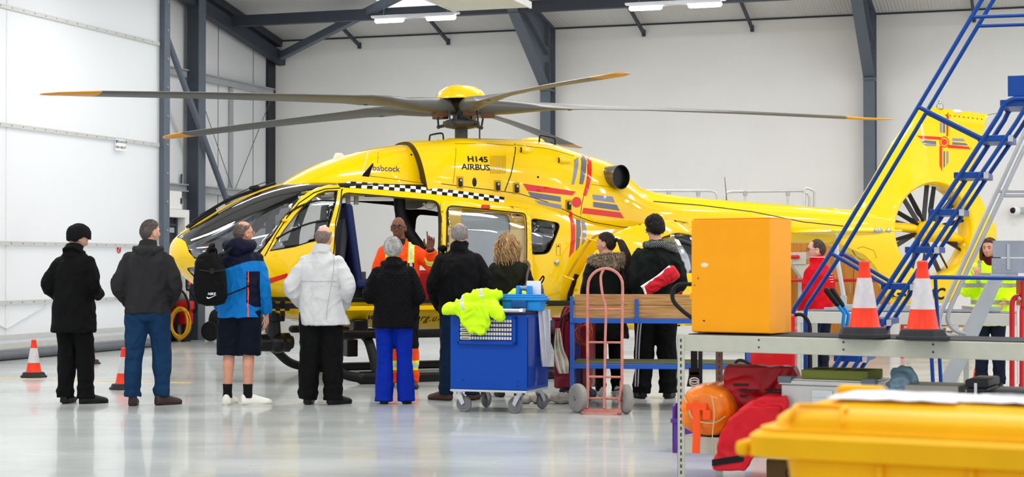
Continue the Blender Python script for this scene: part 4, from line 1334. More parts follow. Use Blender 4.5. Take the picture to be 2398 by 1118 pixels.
b = MB(); u1, w1 = H(1697, 415, 0); b.tube([H(1717, 497, 0.2)[:1] + (-0.05,) + (2.1,), (u1, 0, w1)], [0.008, 0.004], 6)
b.ell((H(1717, 497, 0.2)[0], -0.1, 2.14), (0.025, 0.02, 0.03)); b.build('whip_antenna', m_hub, heli)
b = MB()
# ring of rivets and lower access panel on the tail
pp = fpx([(1995, 586), (2020, 578), (2046, 587), (2052, 603), (2040, 614), (2015, 608)])
seam_line(pp + [pp[0]], 0.005, tree=TFIN)

# ---- cockpit and cabin fittings seen through the glass
m_seat = mat('seat_navy', (22, 34, 82), 0.7, bump=0.3, bscale=40)
m_pan = mat('cabin_grey_panel', (150, 150, 150), 0.5)
b = MB(); b.box2((-2.85, -0.72, 0.86), (1.2, 0.72, 0.92)); b.build('cabin_floor', m_in, heli, smooth=False)
b = MB(); b.box2((-3.1, -0.5, 0.95), (-2.75, 0.5, 1.0)); b.box2((-2.98, -0.42, 1.0), (-2.78, 0.42, 1.62)); b.box2((-3.12, -0.45, 1.55), (-2.72, 0.45, 1.68)); b.build('instrument_panel', m_in, heli, bevel=0.03)
for s in (-1, 1):
    b = MB(); b.box((-1.98, 0.38 * s, 1.22), (0.46, 0.46, 0.12)); b.box((-1.8, 0.38 * s, 1.05), (0.3, 0.3, 0.26)); st = b.build('pilot_seat', mat('pilot_seat_grey', (60, 62, 70), 0.6), heli, bevel=0.04)
    b = MB(); b.bar((-1.76, 0.38 * s, 1.2), (-1.66, 0.38 * s, 1.92), 0.42, 0.1, up=(1, 0, 0)); b.bar((-1.65, 0.38 * s, 1.9), (-1.63, 0.38 * s, 2.1), 0.24, 0.08, up=(1, 0, 0)); b.build('seat_back', mat('pilot_seat_grey', (60, 62, 70)), st, bevel=0.03)
b = MB(); b.caps_tube([(-2.35, -0.05, 0.95), (-2.3, -0.03, 1.5)], [0.03, 0.02], 10); b.build('control_stick', m_blk, heli)
b = MB(); b.ell((-2.45, -0.33, 1.53), (0.11, 0.12, 0.12)); b.build('flight_helmet', m_wht, heli)
# seats facing aft, right behind the cockpit
for v in (0.48, -0.1):
    b = MB(); b.bar((-1.52, -v, 1.1), (-1.66, -v, 2.08), 0.4, 0.09, up=(1, 0, 0)); st = b.build('cabin_seat', m_seat, heli, bevel=0.035)
    b = MB(); b.box((-1.32, -v, 1.14), (0.5, 0.42, 0.11)); b.build('seat_cushion', m_seat, st, bevel=0.035)
    b = MB(); b.box((-1.35, -v, 1.0), (0.3, 0.36, 0.18)); b.build('seat_frame', m_blk, st, bevel=0.01)
b = MB(); b.box2((-1.5, 0.56, 0.92), (-1.32, 0.7, 1.95)); b.box2((-1.3, 0.5, 0.92), (-1.08, 0.7, 1.28)); b.build('equipment_rack', m_pan, heli, bevel=0.01)
for u in (-1.62, -1.52):
    b = MB(); b.bar((u, -0.5, 2.08), (u, -0.5, 2.32), 0.05, 0.03); b.build('seat_belt', m_pan, heli)
b = MB(); b.box2((-1.75, -0.6, 2.24), (-0.6, 0.6, 2.33)); b.build('ceiling_panel', m_in, heli, bevel=0.02)
b = MB(); b.box2((-1.45, -0.61, 2.17), (-1.2, -0.6, 2.24)); b.build('notice_plate', mat('dim_brown_plate', (96, 66, 56), 0.6), heli)
b = MB(); b.caps_tube(smooth_path([(-0.95, -0.4, 2.28), (-0.9, -0.38, 1.9), (-0.62, -0.4, 1.5)]), [0.07] * 13, 12); b.build('inner_pillar', m_in, heli)
b = MB(); b.tube(smooth_path([(-0.75, -0.7, 2.1), (-0.68, -0.72, 2.04), (-0.6, -0.72, 2.08)]), 0.015, 8); b.build('grab_loop', m_pan, heli)
b = MB(); b.box2((-0.85, -0.2, 0.92), (-0.55, -0.55, 1.3)); b.build('medical_bag', mat('medical_bag_red', (190, 22, 24), 0.6), heli, bevel=0.04)
b = MB(); b.box2((-0.5, -0.6, 0.92), (1.1, 0.5, 1.15)); b.build('stretcher_base', m_in, heli, bevel=0.03)
b = MB()
for z in (1.62, 1.80):
    b.box2((0.62, -0.45, z), (0.98, -0.41, z + 0.03))
for x in (0.64, 0.94): b.box2((x, -0.45, 1.55), (x + 0.03, -0.41, 1.83))
b.box2((0.7, -0.4, 1.6), (0.9, -0.3, 1.78)); b.build('monitor_bracket', m_pan, heli, bevel=0.004)
b = MB(); b.bar((-0.35, -0.55, 1.56), (0.5, -0.55, 1.56), 0.03, 0.03)
for x in (-0.1, -0.03, 0.3): b.bar((x, -0.55, 1.56), (x, -0.55, 1.1), 0.02, 0.02)
b.build('stretcher_rail', m_blk, heli)
for k in range(2):
    b = MB(); b.box2((-0.45, 0.1 + k * 0.01, 0.93), (-0.1, 0.5, 1.2)); b.build('floor_track', m_pan, heli)
# ================================================================== people
def nz3(p, s, seed=0.0):
    return noise.noise(V((p.x * s + seed, p.y * s - seed * 0.7, p.z * s + seed * 1.3)))

def head_shape(d, male=True, chub=0.0):
    """unit direction (x right, y forward, z up) -> point on the head surface (head centre at ear height)"""
    x, y, z = d
    a, bk, c = 0.074 + chub * 0.008, 0.096, 0.112
    px, py, pz = x * a, y * bk, z * c
    if z > 0: pz *= 1.0
    else:
        k = -z
        px *= 1 - 0.30 * k ** 1.6 + chub * 0.18 * k
        if y > 0: py *= 1 - 0.06 * k
        else: py *= 1 - 0.42 * k            # nape goes in under the skull
        pz *= 1.06
    if y > 0.2 and abs(x) < 0.8: py *= 1 - 0.05 * (1 - abs(z))
    def g(cx, cz, sx, sz, amp):
        if y <= 0: return 0.0
        return amp * math.exp(-((px - cx) / sx) ** 2 - ((pz - cz) / sz) ** 2)
    o = 0.0
    o += g(0, -0.020, 0.011, 0.020, 0.018) + g(0, -0.034, 0.014, 0.009, 0.012)      # nose
    o += g(0.013, -0.038, 0.007, 0.006, 0.006) + g(-0.013, -0.038, 0.007, 0.006, 0.006)
    o -= g(0.031, 0.002, 0.017, 0.011, 0.011) + g(-0.031, 0.002, 0.017, 0.011, 0.011)  # sockets
    o += g(0.028, 0.022, 0.022, 0.008, 0.006 if male else 0.003) + g(-0.028, 0.022, 0.022, 0.008, 0.006 if male else 0.003)
    o += g(0.04, -0.028, 0.02, 0.018, 0.004) + g(-0.04, -0.028, 0.02, 0.018, 0.004)
    o += g(0, -0.062, 0.024, 0.0045, 0.007) + g(0, -0.073, 0.021, 0.0045, 0.0075) - g(0, -0.0675, 0.026, 0.0022, 0.004)
    o += g(0, -0.1, 0.022, 0.014, 0.011)
    return V((px, py + o, pz))

def head_grid(fn, nu=72, nv=48):
    vs, fs = [], []
    for i in range(1, nv):
        t = PI * i / nv
        for k in range(nu):
            a = 2 * PI * k / nu
            vs.append(fn(V((math.sin(t) * math.cos(a), math.sin(t) * math.sin(a), math.cos(t)))))
    top = len(vs); vs.append(fn(V((0, 0, 1)))); bot = len(vs); vs.append(fn(V((0, 0, -1))))
    for i in range(nv - 2):
        for k in range(nu):
            k2 = (k + 1) % nu
            fs.append((i * nu + k, (i + 1) * nu + k, (i + 1) * nu + k2, i * nu + k2))
    for k in range(nu):
        k2 = (k + 1) % nu
        fs.append((top, k, k2)); fs.append((bot, (nv - 2) * nu + k2, (nv - 2) * nu + k))
    return vs, fs

def add_head(b, mx, male=True, chub=0.0):
    vs, fs = head_grid(lambda d: head_shape(d, male, chub))
    b.add(vs, fs, 0, mx)
    for s in (-1, 1):   # ears
        E_ = mx @ Matrix.Translation((0.074 * s, -0.006, -0.008)) @ Matrix.Rotation(s * 0.35, 4, 'Z') @ Matrix.Rotation(-0.15, 4, 'X')
        ring = [E_ @ V((0.006 * s, 0.017 * math.cos(a), 0.031 * math.sin(a))) for a in [2 * PI * k / 14 for k in range(14)]]
        b.tube(ring, 0.0055, 7, closed=True)
        b.ell((0, 0, 0), (0.008, 0.015, 0.027), mx=E_, nu=10, nv=8)

def hand_pieces(b, wrist, fwd, palm, side, curl=(0.5, 0.5, 0.5, 0.5), thumb=0.5, s=1.0, spread=0.06):
    """five fingered hand: fwd = direction wrist->knuckles, palm = direction the palm faces, side=+1 thumb towards fwd x palm"""
    fwd = V(fwd).normalized(); palm = V(palm); palm = (palm - fwd * palm.dot(fwd)).normalized()
    lat = fwd.cross(palm).normalized() * side      # towards the thumb
    w = V(wrist)
    L = 0.092 * s
    rings = []
    for t, hw, ht in ((-0.25, .024, .019), (0.0, .026, .018), (0.3, .034, .016), (0.7, .041, .014), (1.0, .041, .012), (1.08, .034, .008)):
        c = w + fwd * (L * t)
        rings.append([c + lat * (math.cos(a) * hw * s) + palm * (math.sin(a) * ht * s) for a in [2 * PI * k / 16 for k in range(16)]])
    b.loft(rings)
    lens = ((0.040, 0.025, 0.021), (0.044, 0.028, 0.022), (0.041, 0.026, 0.021), (0.032, 0.019, 0.018))
    for i in range(4):
        off = (1.5 - i) * 0.0205 * s
        base = w + fwd * (L * (0.97 - 0.05 * abs(i - 1))) + lat * off
        d = (fwd + lat * ((1.5 - i) * spread)).normalized()
        ax = d.cross(palm)
        pts = [base - d * 0.012 * s, base]; ang = 0.0
        p = base.copy()
        for j in range(3):
            ang += curl[i] * (0.75, 1.0, 0.65)[j]
            dd = d * math.cos(ang) + palm * math.sin(ang)
            p = p + dd * lens[i][j] * s; pts.append(p.copy())
        r0 = (0.0094, 0.0094, 0.0092, 0.0080)[i] * s
        b.caps_tube(smooth_path(pts, 2), [r0 * (1 - 0.22 * q / (len(pts) * 2 - 2)) for q in range((len(pts) - 1) * 2 + 1)], 9)
    tb = w + fwd * (L * 0.22) + lat * 0.026 * s
    d = (fwd * 0.62 + lat * 0.75 + palm * 0.15 * (1 + thumb)).normalized()
    p1 = tb + d * 0.04 * s; d2 = (fwd * 0.85 + lat * (0.35 - 0.5 * thumb) + palm * thumb * 0.9).normalized(); p2 = p1 + d2 * 0.032 * s
    d3 = (fwd * 0.9 + lat * (0.1 - 0.7 * thumb) + palm * thumb).normalized(); p3 = p2 + d3 * 0.024 * s
    b.caps_tube([tb - d * 0.01, tb + d * 0.015 * s, p1, p2, p3], [0.013 * s, 0.0135 * s, 0.0115 * s, 0.0105 * s, 0.0085 * s], 10)

def torso_rings(tab, n=30, step=0.03):
    """tab rows (z, cx, cy, halfwidth, halfdepth, power)"""
    out = []
    z = tab[0][0]; z1 = tab[-1][0]
    m = max(4, int(abs(z1 - z) / step))
    for i in range(m + 1):
        q = z + (z1 - z) * i / m
        cx, cy, hw, hd, pw = interp(tab, q)
        out.append([V((cx + hw * math.copysign(abs(math.cos(a)) ** (2 / pw), math.cos(a)), cy + hd * math.copysign(abs(math.sin(a)) ** (2 / pw), math.sin(a)), q)) for a in [2 * PI * (k + 0.5) / n for k in range(n)]])
    return out

def folds(amp, seed, zlo=0.0, sc=(9, 9, 5), top=99):
    def fn(c, n):
        p = V((c.x * sc[0] + seed, c.y * sc[1] - seed, c.z * sc[2] + seed * 2))
        q = p + noise.noise_vector(p * 0.6) * 1.1
        a = noise.noise(q); r = 1 - abs(a) * 2.2
        f = noise.noise(V((q.x * 2.3, q.y * 2.3, q.z * 2.0)))
        return c + n * (1.45 * amp * (0.9 * r - 0.45) + amp * 0.6 * f)
    return fn

def skin_mat(name, col): return mat('skin_' + name, col, 0.5, var=0.05, vscale=40, bump=0.05, bscale=300)
def cloth(name, col, bump=0.25, bscale=260, rough=0.85, var=0.08, crease=0.5, **k):
    if 'cloth_' + name in MATS: return MATS['cloth_' + name]
    m = mat('cloth_' + name, col, rough, bump=bump, bscale=bscale, var=var, spec=0.15, **k)
    nt = m.node_tree; b = nt.nodes['Principled BSDF']; L = nt.links.new
    old = [n for n in nt.nodes if n.type == 'BUMP'][0]
    tc = nt.nodes.new('ShaderNodeTexCoord'); n2 = nt.nodes.new('ShaderNodeTexNoise'); n2.inputs['Scale'].default_value = 5.0
    n2.inputs['Detail'].default_value = 1.5; n2.inputs['Distortion'].default_value = 0.9; n2.inputs['Roughness'].default_value = 0.4
    L(tc.outputs['Object'], n2.inputs['Vector'])
    r = nt.nodes.new('ShaderNodeMath'); r.operation = 'SUBTRACT'; r.inputs[1].default_value = 0.5; L(n2.outputs['Fac'], r.inputs[0])
    a = nt.nodes.new('ShaderNodeMath'); a.operation = 'ABSOLUTE'; L(r.outputs[0], a.inputs[0])
    bp = nt.nodes.new('ShaderNodeBump'); bp.inputs['Strength'].default_value = crease; bp.inputs['Distance'].default_value = 0.09; bp.invert = True
    L(a.outputs[0], bp.inputs['Height']); L(old.outputs[0], bp.inputs['Normal']); L(bp.outputs[0], b.inputs['Normal'])
    return m

def person(label, loc, rz, Ht=1.75, lean=0.0, **o):
    """o: skin, head(yaw,pitch), arms {L,R: (elbow, wrist)}, top, legs, shoes, hair..."""
    k = Ht / 1.75
    root = thing('person', label, 'person', loc, rz)
    seed = (loc[0] * 7.3 + loc[1] * 3.1) % 50
    male = o.get('male', True)
    S = lambda p: V((p[0] * k, p[1] * k, p[2] * k))
    hc = V(o.get('head_at', (0, 0.035 + lean * 0.5, 1.638)))
    hyaw, hpitch = o.get('head', (0, 0))
    hroll = o.get('hroll', 0)
    HMX = Matrix.Translation(S(hc)) @ Matrix.Rotation(hyaw, 4, 'Z') @ Matrix.Rotation(hpitch, 4, 'X') @ Matrix.Rotation(hroll, 4, 'Y') @ Matrix.Scale(k ** 0.4 * o.get('hs', 1.0), 4)
    # ---------------- body
    b = MB()
    add_head(b, HMX, male, o.get('chub', 0))
    sk = skin_mat(*o.get('skin', ('fair', (214, 160, 134))))
    shw = o.get('shw', 0.172) * 0.95; shz = o.get('shz', 1.385)
    AX = o.get('ax', 0.86)
    o['arms'] = {q: (V((a_[0][0] * AX, a_[0][1], a_[0][2])), V((a_[1][0] * (AX if len(a_) < 3 or a_[2].get('sc', 1) else 1), a_[1][1], a_[1][2]))) + tuple(a_[2:]) for q, a_ in o['arms'].items()}
    hb = HMX @ V((0, -0.02, -0.07))
    b.caps_tube([S((0, -0.012 + lean * 0.35, 1.40)), S((0, 0.0 + lean * 0.4, 1.48)), hb, HMX @ V((0, -0.01, -0.03))], [0.075 * k, 0.060 * k, 0.058 * k, 0.055 * k], 16)
    t = [(0.86, 0, 0.0, .14, .095, 2.3), (0.95, 0, 0.0, .158, .105, 2.3), (1.08, 0, 0.01, .138, .095, 2.3), (1.25, 0, 0.01 + lean * .15, .152, .105, 2.3), (1.38, 0, 0.0 + lean * .3, .165, .1, 2.3), (1.45, 0, -0.005 + lean * .35, .12, .075, 2.2), (1.48, 0, lean * .38, .06, .05, 2.0)]
    t = [[r[0] * k] + [r[1] * k, r[2] * k, r[3] * k * o.get('bw', 1), r[4] * k * o.get('bw', 1), r[5]] for r in t]
    b.loft(torso_rings(t))
    arms = o['arms']
    for sd, key in ((-1, 'L'), (1, 'R')):
        e, w = arms[key][:2]
        sh = (shw * sd, lean * 0.32, shz)
        b.caps_tube([S(sh), S(V(sh).lerp(V(e), 0.5)), S(e), S(V(e).lerp(V(w), 0.4)), S(w)], [0.052 * k, 0.046 * k, 0.038 * k, 0.036 * k, 0.026 * k], 12)
        if len(arms[key]) > 2:
            h = arms[key][2]
            hand_pieces(b, S(w), h['fwd'], h['palm'], h.get('side', sd), h.get('curl', (0.5,) * 4), h.get('thumb', 0.5), k * o.get('hand_s', 1.0), h.get('spread', .06))
    feet = o['feet']        # ((x,y,yaw),(x,y,yaw)) left, right
    for sd, f in ((-1, feet[0]), (1, feet[1])):
        hip = (0.09 * sd, 0, 0.9); kn = V(f[3]) if len(f) > 3 else V((0.09 * sd + (f[0] - 0.09 * sd) * 0.5, f[1] * 0.5 + 0.02, 0.49))
        an = (f[0], f[1], 0.10)
        b.caps_tube([S(hip), S(V(hip).lerp(kn, 0.5)), S(kn), S(kn.lerp(V(an), 0.3) + V((0, -0.012, 0))), S(kn.lerp(V(an), 0.7)), S(an)], [0.085 * k, 0.073 * k, 0.054 * k, 0.056 * k, 0.042 * k, 0.036 * k], 16)
        dx = V((-math.sin(f[2]), math.cos(f[2]), 0))
        b.caps_tube([S(V(an) - V((0, 0, .045)) - dx * 0.005), S(V(an) + dx * 0.11 - V((0, 0, 0.06)))], [0.028 * k, 0.022 * k], 10)
    body = remesh(b, 'body', [sk], root, 0.0062, 2, 0.4)
    # ---------------- legs clothing
    L = o['legs']; rk = L.get('r', 1.0)
    b = MB()
    zb = L.get('hem', 0.055)
    t = [(0.80, 0, -0.005, .14, .10, 2.3), (0.86, 0, -0.008, .166, .118, 2.3), (0.93, 0, -0.008, .164, .118, 2.3), (0.98, 0, 0.0, .14, .10, 2.3)]
    b.loft(torso_rings([[r[0] * k, 0, r[2] * k, r[3] * k * L.get('hipw', rk), r[4] * k * L.get('hipw', rk), r[5]] for r in t]))
    for sd, f in ((-1, feet[0]), (1, feet[1])):
        hip = V((0.088 * sd * L.get('hipw', 1), -0.005, 0.88)); kn = V(f[3]) if len(f) > 3 else V((0.088 * sd + (f[0] - 0.088 * sd) * 0.5, f[1] * 0.5 + 0.025, 0.49))
        an = V((f[0], f[1] - 0.005, 0.09))
        th_, kn_, hm_ = L.get('rad', (0.092, 0.072, 0.066))
        P, Rr = [], []
        for i in range(25):
            t_ = i / 24
            z = 0.9 + (zb - 0.9) * t_
            if z > kn.z: q = hip.lerp(kn, (hip.z - z) / (hip.z - kn.z)); r = th_ + (kn_ - th_) * ease((0.88 - z) / (0.88 - kn.z))
            else: q = kn.lerp(an, (kn.z - z) / (kn.z - an.z)); r = kn_ + (hm_ - kn_) * ease((kn.z - z) / (kn.z - 0.1))
            if zb < 0.12 and z < 0.22 and L.get('stack', 1): r += 0.007 * math.sin(z * 120 + sd)
            P.append(S((q.x, q.y, z))); Rr.append(r * k)
        b.tube(P, Rr, 20, up=V((0, 1, 0)))
    trn = remesh(b, L.get('name', 'trousers'), L['mats'] if 'mats' in L else [L['mat']], root, 0.0095, 3, 0.5, folds(L.get('fold', 0.006) * k, seed + 5, sc=(8, 8, 4.5)), L.get('matfn'))
    # ---------------- top clothing
    T = o['top']
    b = MB()
    w_ = 0.97 + (T.get('w', 1.0) - 1) * 0.55; d_ = 1.02 + (T.get('d', 1.0) - 1) * 0.8; hem = T.get('hem', 0.86); hw = T.get('hemw', 0.19); hd = T.get('hemd', 0.14)
    ws = T.get('waist', 0.175)
    sw = T.get('shoulder', 0.185)
    t = [(hem, 0, 0.0, hw, hd, 2.4), (0.96, 0, 0.0, (hw + ws) / 2, (hd + .15) / 2 + .004, 2.4), (1.05, 0, 0.0, ws * w_ + 0.0, .145 * d_, 2.4), (1.22, 0, 0.01 + lean * .15, (ws + 0.008) * w_, .145 * d_, 2.4),
         (1.33, 0, lean * .3, sw * w_, .136 * d_, 2.4), (1.40, 0, -0.002 + lean * .34, (sw - 0.018) * w_, .118 * d_, 2.2), (1.45, 0, -0.004 + lean * .37, 0.135 * w_, .094, 2.1), (1.5, 0, 0.004 + lean * .42, 0.078, .072, 2.0), (T.get('neck', 1.525), 0, 0.008 + lean * .45, T.get('neckw', 0.072), T.get('neckw', 0.072) + .002, 2.0)]
    if 'rings' in T: t = T['rings']
    t = [r if isinstance(r, list) else list(r) for r in t]
    b.loft(torso_rings([[r[0] * k, r[1] * k, r[2] * k, r[3] * k, r[4] * k, r[5]] for r in t], 36))
    ra = [q * sf for q, sf in zip(T.get('sleeve', (0.077, 0.068, 0.058, 0.048)), (0.86, 0.88, 0.92, 0.95))]
    for sd, key in ((-1, 'L'), (1, 'R')):
        e, w = arms[key][:2]
        sh = V((shw * sd * w_ * 0.93, lean * 0.32, shz - 0.005)); e = V(e); w = V(w)
        we = w if len(arms[key]) <= 2 else w.lerp(e, 0.06)
        pts = [sh, sh.lerp(e, 0.5) + V((0.012 * sd, 0, 0)), e, e.lerp(we, 0.5), we]
        rr = [ra[0], (ra[0] + ra[1]) / 2, ra[1], (ra[1] + ra[3]) / 2 + 0.002, ra[3]]
        P = smooth_path([S(p) for p in pts], 5); n_ = len(P)
        R2 = [interp([(0, rr[0]), (0.25, rr[1]), (0.5, rr[2]), (0.75, rr[3]), (1.0, rr[4])], i / (n_ - 1))[0] * k for i in range(n_)]
        b.caps_tube(P[:1] + P[1:], R2, 18) if len(arms[key]) <= 2 else b.tube(P, R2, 18)
        if not len(arms[key]) <= 2: b.ell(P[0], (R2[0],) * 3)
    if 'extra' in T: T['extra'](b, S, k)
    fo_ = T.get('foldfn') or folds(T.get('fold', 0.009) * k, seed, sc=T.get('fsc', (7, 7, 6)))
    top = remesh(b, T.get('name', 'jacket'), T['mats'] if 'mats' in T else [T['mat']], root, T.get('voxel', 0.0095), 3, 0.5, fo_, (lambda c: T['matfn'](V(c) / k)) if 'matfn' in T else None)
    # ---------------- shoes
    F = o['shoes']
    for sd, f in ((-1, feet[0]), (1, feet[1])):
        dx = V((-math.sin(f[2]), math.cos(f[2]), 0)); lx = V((math.cos(f[2]), math.sin(f[2]), 0))
        b = MB(); rings = []
        base = V((f[0], f[1], 0)) - dx * 0.065
        ln = F.get('len', 0.285); hh = F.get('high', 0.1)
        for t_, w2, h in ((0, .024, hh * .75), (.03, .037, hh + .012), (.12, .043, hh + .018), (.28, .043, hh + .012), (.42, .042, .096), (.58, .047, .078), (.75, .050, .064), (.88, .045, .054), (.97, .031, .042), (1.0, .016, .030)):
            c = base + dx * (ln * t_)
            rings.append([S(c + lx * (w2 * math.copysign(abs(math.cos(a)) ** .8, math.cos(a))) + V((0, 0, 0.016 + max(0, math.sin(a)) * (h - 0.012) + min(0, math.sin(a)) * 0.004))) for a in [2 * PI * q / 20 for q in range(20)]])
        b.loft(rings)
        sh_ = b.build('shoe', F['mat'], root, angle=70)
        b = MB(); rings = []
        for z_ in (0.0, 0.022):
            rings.append([S(base + dx * (ln * (0.5 - 0.515 * math.cos(a))) + lx * (math.sin(a) * (0.040 + 0.010 * (1 - math.cos(a)) * 0.5)) + V((0, 0, z_))) for a in [2 * PI * q / 28 for q in range(28)]])
        b.loft(rings); b.build('sole', F.get('sole', F['mat']), sh_, angle=60)
        if F.get('laces'):
            b = MB()
            for q in range(4):
                t_ = 0.36 + q * 0.06; c = base + dx * (ln * t_) + V((0, 0, 0.092 - q * 0.009)); b.tube([S(c - lx * 0.022), S(c + V((0, 0, 0.006))), S(c + lx * 0.022)], 0.0028, 6)
            b.build('laces', F['laces'], sh_)
        if F.get('socks'):
            b = MB(); b.tube([S((f[0], f[1], 0.07)), S((f[0], f[1], 0.13)), S((f[0] , f[1] , F.get('sockh', 0.19)))], [0.046 * k, 0.042 * k, 0.046 * k], 18); b.build('sock', F['socks'], root)
    # ---------------- hair
    hr = o.get('hair')
    if hr:
        lim = hr['mask']; th = hr.get('th', 0.012); wv = hr.get('wave', 0.004); fr_ = hr.get('freq', 60)
        def hf(d):
            p = head_shape(d, male, o.get('chub', 0)); q = V(d)
            m = max(-1.0, min(1.0, lim(q, p)))
            base = V((d.x * 0.074, d.y * 0.096, d.z * 0.112)) if False else p
            nn = V((d.x / 0.074, d.y / 0.096, d.z / 0.112)).normalized()
            r = m * th if m > 0 else m * 0.012
            r += (wv * noise.noise(V((p.x * fr_, p.y * fr_, p.z * fr_ * hr.get('zs', 0.35) + seed))) if m > 0 else 0)
            return p + nn * r
        vs, fs = head_grid(hf, 96, 64)
        b = MB(); b.add(vs, fs, 0, HMX)
        sh0 = b.build('hair', hr['mat'], root, angle=180)
        if hr.get('fuzz', 1400):
            rn = random.Random(int(seed * 10) + 1); b = MB(); cnt = 0
            while cnt < hr.get('fuzz', 1400):
                z_ = rn.uniform(-0.9, 1); a_ = rn.uniform(0, 2 * PI); q_ = math.sqrt(1 - z_ * z_)
                d = V((q_ * math.cos(a_), q_ * math.sin(a_), z_)); p = head_shape(d, male, o.get('chub', 0)); m = lim(d, p)
                if m < -0.55 or (m < 0.3 and rn.random() > (m + 0.55) / 0.85): continue
                cnt += 1
                nn = V((d.x / 0.074, d.y / 0.096, d.z / 0.112)).normalized()
                fl = (V((0, -0.6, -0.55)) + V((rn.uniform(-.5, .5), rn.uniform(-.5, .5), rn.uniform(-.4, .4)))); fl = fl - nn * fl.dot(nn)
                r0 = max(0.0, min(1, m)) * th; ln_ = hr.get('len', 0.6 * th + 0.006)
                b.tube([p + nn * (r0 * 0.8), p + nn * (r0 + 0.003) + fl * ln_ * 0.6, p + nn * (r0 + 0.003) + fl * ln_ * 1.3], [0.0016, 0.0013, 0.0004], 3, caps=False)
            b.v = [tuple(HMX @ V(v)) for v in b.v]
            b.build('hair_strands', hr['mat'], sh0, angle=180, fixn=False)
    # ---------------- eyes, brows, mouth for faces that show
    if o.get('face'):
        b = MB()
        for s in (-1, 1): b.ell((0.031 * s, 0.0765, 0.001), (0.0108, 0.0100, 0.0056), mx=HMX, nu=14, nv=10)
        ey = b.build('eyes', mat('eye_white', (176, 164, 156), 0.25, var=0.02), root)
        b = MB()
        for s in (-1, 1): b.ell((0.031 * s + o.get('gaze', 0), 0.0845, 0.001), (0.0056, 0.004, 0.0056), mx=HMX, nu=12, nv=8)
        b.build('iris', mat('iris_dark', (40, 26, 20), 0.2), ey)
        if o['face'].get('brow'):
            b = MB()
            for s in (-1, 1): b.tube([HMX @ V(p) for p in ((0.014 * s, 0.094, 0.0215), (0.03 * s, 0.092, 0.026), (0.047 * s, 0.080, 0.021))], [0.003, 0.0038, 0.002], 8)
            b.build('eyebrows', o['face']['brow'], root)
        if o['face'].get('lips'):
            b = MB(); b.caps_tube([HMX @ V(p) for p in ((-0.022, 0.083, -0.0675), (-0.01, 0.0945, -0.066), (0, 0.097, -0.067), (0.01, 0.0945, -0.066), (0.022, 0.083, -0.0675))], [0.002, 0.0045, 0.0045, 0.0045, 0.002], 8)
            b.build('lips', o['face']['lips'], root)
    if o.get('glasses'):
        mg_ = o['glasses']
        b = MB()
        for s in (-1, 1):
            n_ = 24
            ring = []
            for q in range(n_):
                a = 2 * PI * q / n_
                ring.append(HMX @ V((0.033 * s + 0.024 * math.copysign(abs(math.cos(a)) ** .7, math.cos(a)), 0.104 - 0.25 * (abs(0.033 * s + 0.024 * math.cos(a)) ** 1.2), 0.0 + 0.0175 * math.copysign(abs(math.sin(a)) ** .8, math.sin(a)))))
            b.tube(ring, o.get('gr', 0.0018), 6, closed=True)
            b.tube([HMX @ V(p) for p in ((0.056 * s, 0.095, 0.006), (0.074 * s, 0.06, 0.006), (0.08 * s, 0.0, 0.004), (0.08 * s, -0.012, -0.008))], o.get('gr', 0.0018), 6)
        b.tube([HMX @ V(p) for p in ((-0.01, 0.102, 0.003), (0, 0.106, 0.006), (0.01, 0.102, 0.003))], o.get('gr', 0.0018), 6)
        gl_ = b.build('glasses', mg_, root)
        b = MB()
        for s in (-1, 1):
            vs = [HMX @ V((0.033 * s + 0.023 * math.cos(a), 0.1035 - 0.25 * (abs(0.033 * s + 0.023 * math.cos(a)) ** 1.2), 0.0165 * math.sin(a))) for a in [2 * PI * q / 18 for q in range(18)]]
            b.add(vs, [tuple(range(18))])
        b.build('lenses', MATS.get('spectacle_lens') or glass_mat('spectacle_lens', (250, 250, 250), 0.03, base=-0.03), gl_, fixn=False)
    return root, HMX, S

def hairm(name, col, **k): return mat('hair_' + name, col, 0.55, bump=0.6, bscale=140, stretch=(1, 1, 0.35), var=0.28, vscale=90, **k)
def short_mask(front=0.028, side=0.0, nape=-0.075, bald=None):
    """positive where hair grows: full short cut; bald=(radius) clears the crown"""
    def f(d, p):
        if p.y > 0.03: lim = front + (p.y - 0.03) * 0.5
        elif p.y > -0.02: lim = side + (p.y + 0.02) * (front - side) / 0.05
        else: lim = side + (nape - side) * min(1, (-0.02 - p.y) / 0.045)
        if abs(p.x) > 0.055 and abs(p.y) < 0.028 and p.z < 0.03: lim = max(lim, 0.012 if p.y < 0 else 0.0)
        m = (p.z - lim) / 0.022
        if bald:
            m = min(m, (bald - p.z + 0.35 * max(0, -p.y - 0.02)) / 0.025)
        return m
    return f

X2 = lambda px, Y: (px - 1199) / FPX * Y
def at_feet(px, py): 
    q = floor_at(px, py); return (q.x, q.y, 0)

POCK = {'L': ((-0.29, -0.06, 1.14), (-0.20, 0.14, 0.99)), 'R': ((0.29, -0.06, 1.14), (0.20, 0.14, 0.99))}

def collar_hood(b, S, k, z=1.47, y=-0.095, r=0.05, n=7, sp=0.115, tk=1.0):
    P, R_ = [], []
    for i in range(19):
        a = PI * (0.02 + 0.96 * i / 18); q = math.sin(a)
        P.append(S((math.cos(a) * sp, y * q + 0.03 - 0.01 * q * q, z - 0.012 * q + 0.012 * (1 - q)))); R_.append(r * k * (0.62 + 0.42 * q ** 1.5) * tk ** 0.5)
    b.caps_tube(P, R_, 16)
    b.ell(S((0, y - 0.005, z - 0.02)), (sp * 0.85 * k, r * 0.85 * k, r * 1.15 * k * tk))
def collar_band(b, S, k, z0=1.47, z1=1.545, r0=0.088, r1=0.080, y=0.01):
    b.tube([S((0, y - 0.012, z0)), S((0, y, (z0 + z1) / 2)), S((0, y + 0.012, z1))], [r0 * k, (r0 + r1) / 2 * k, r1 * k], 24)
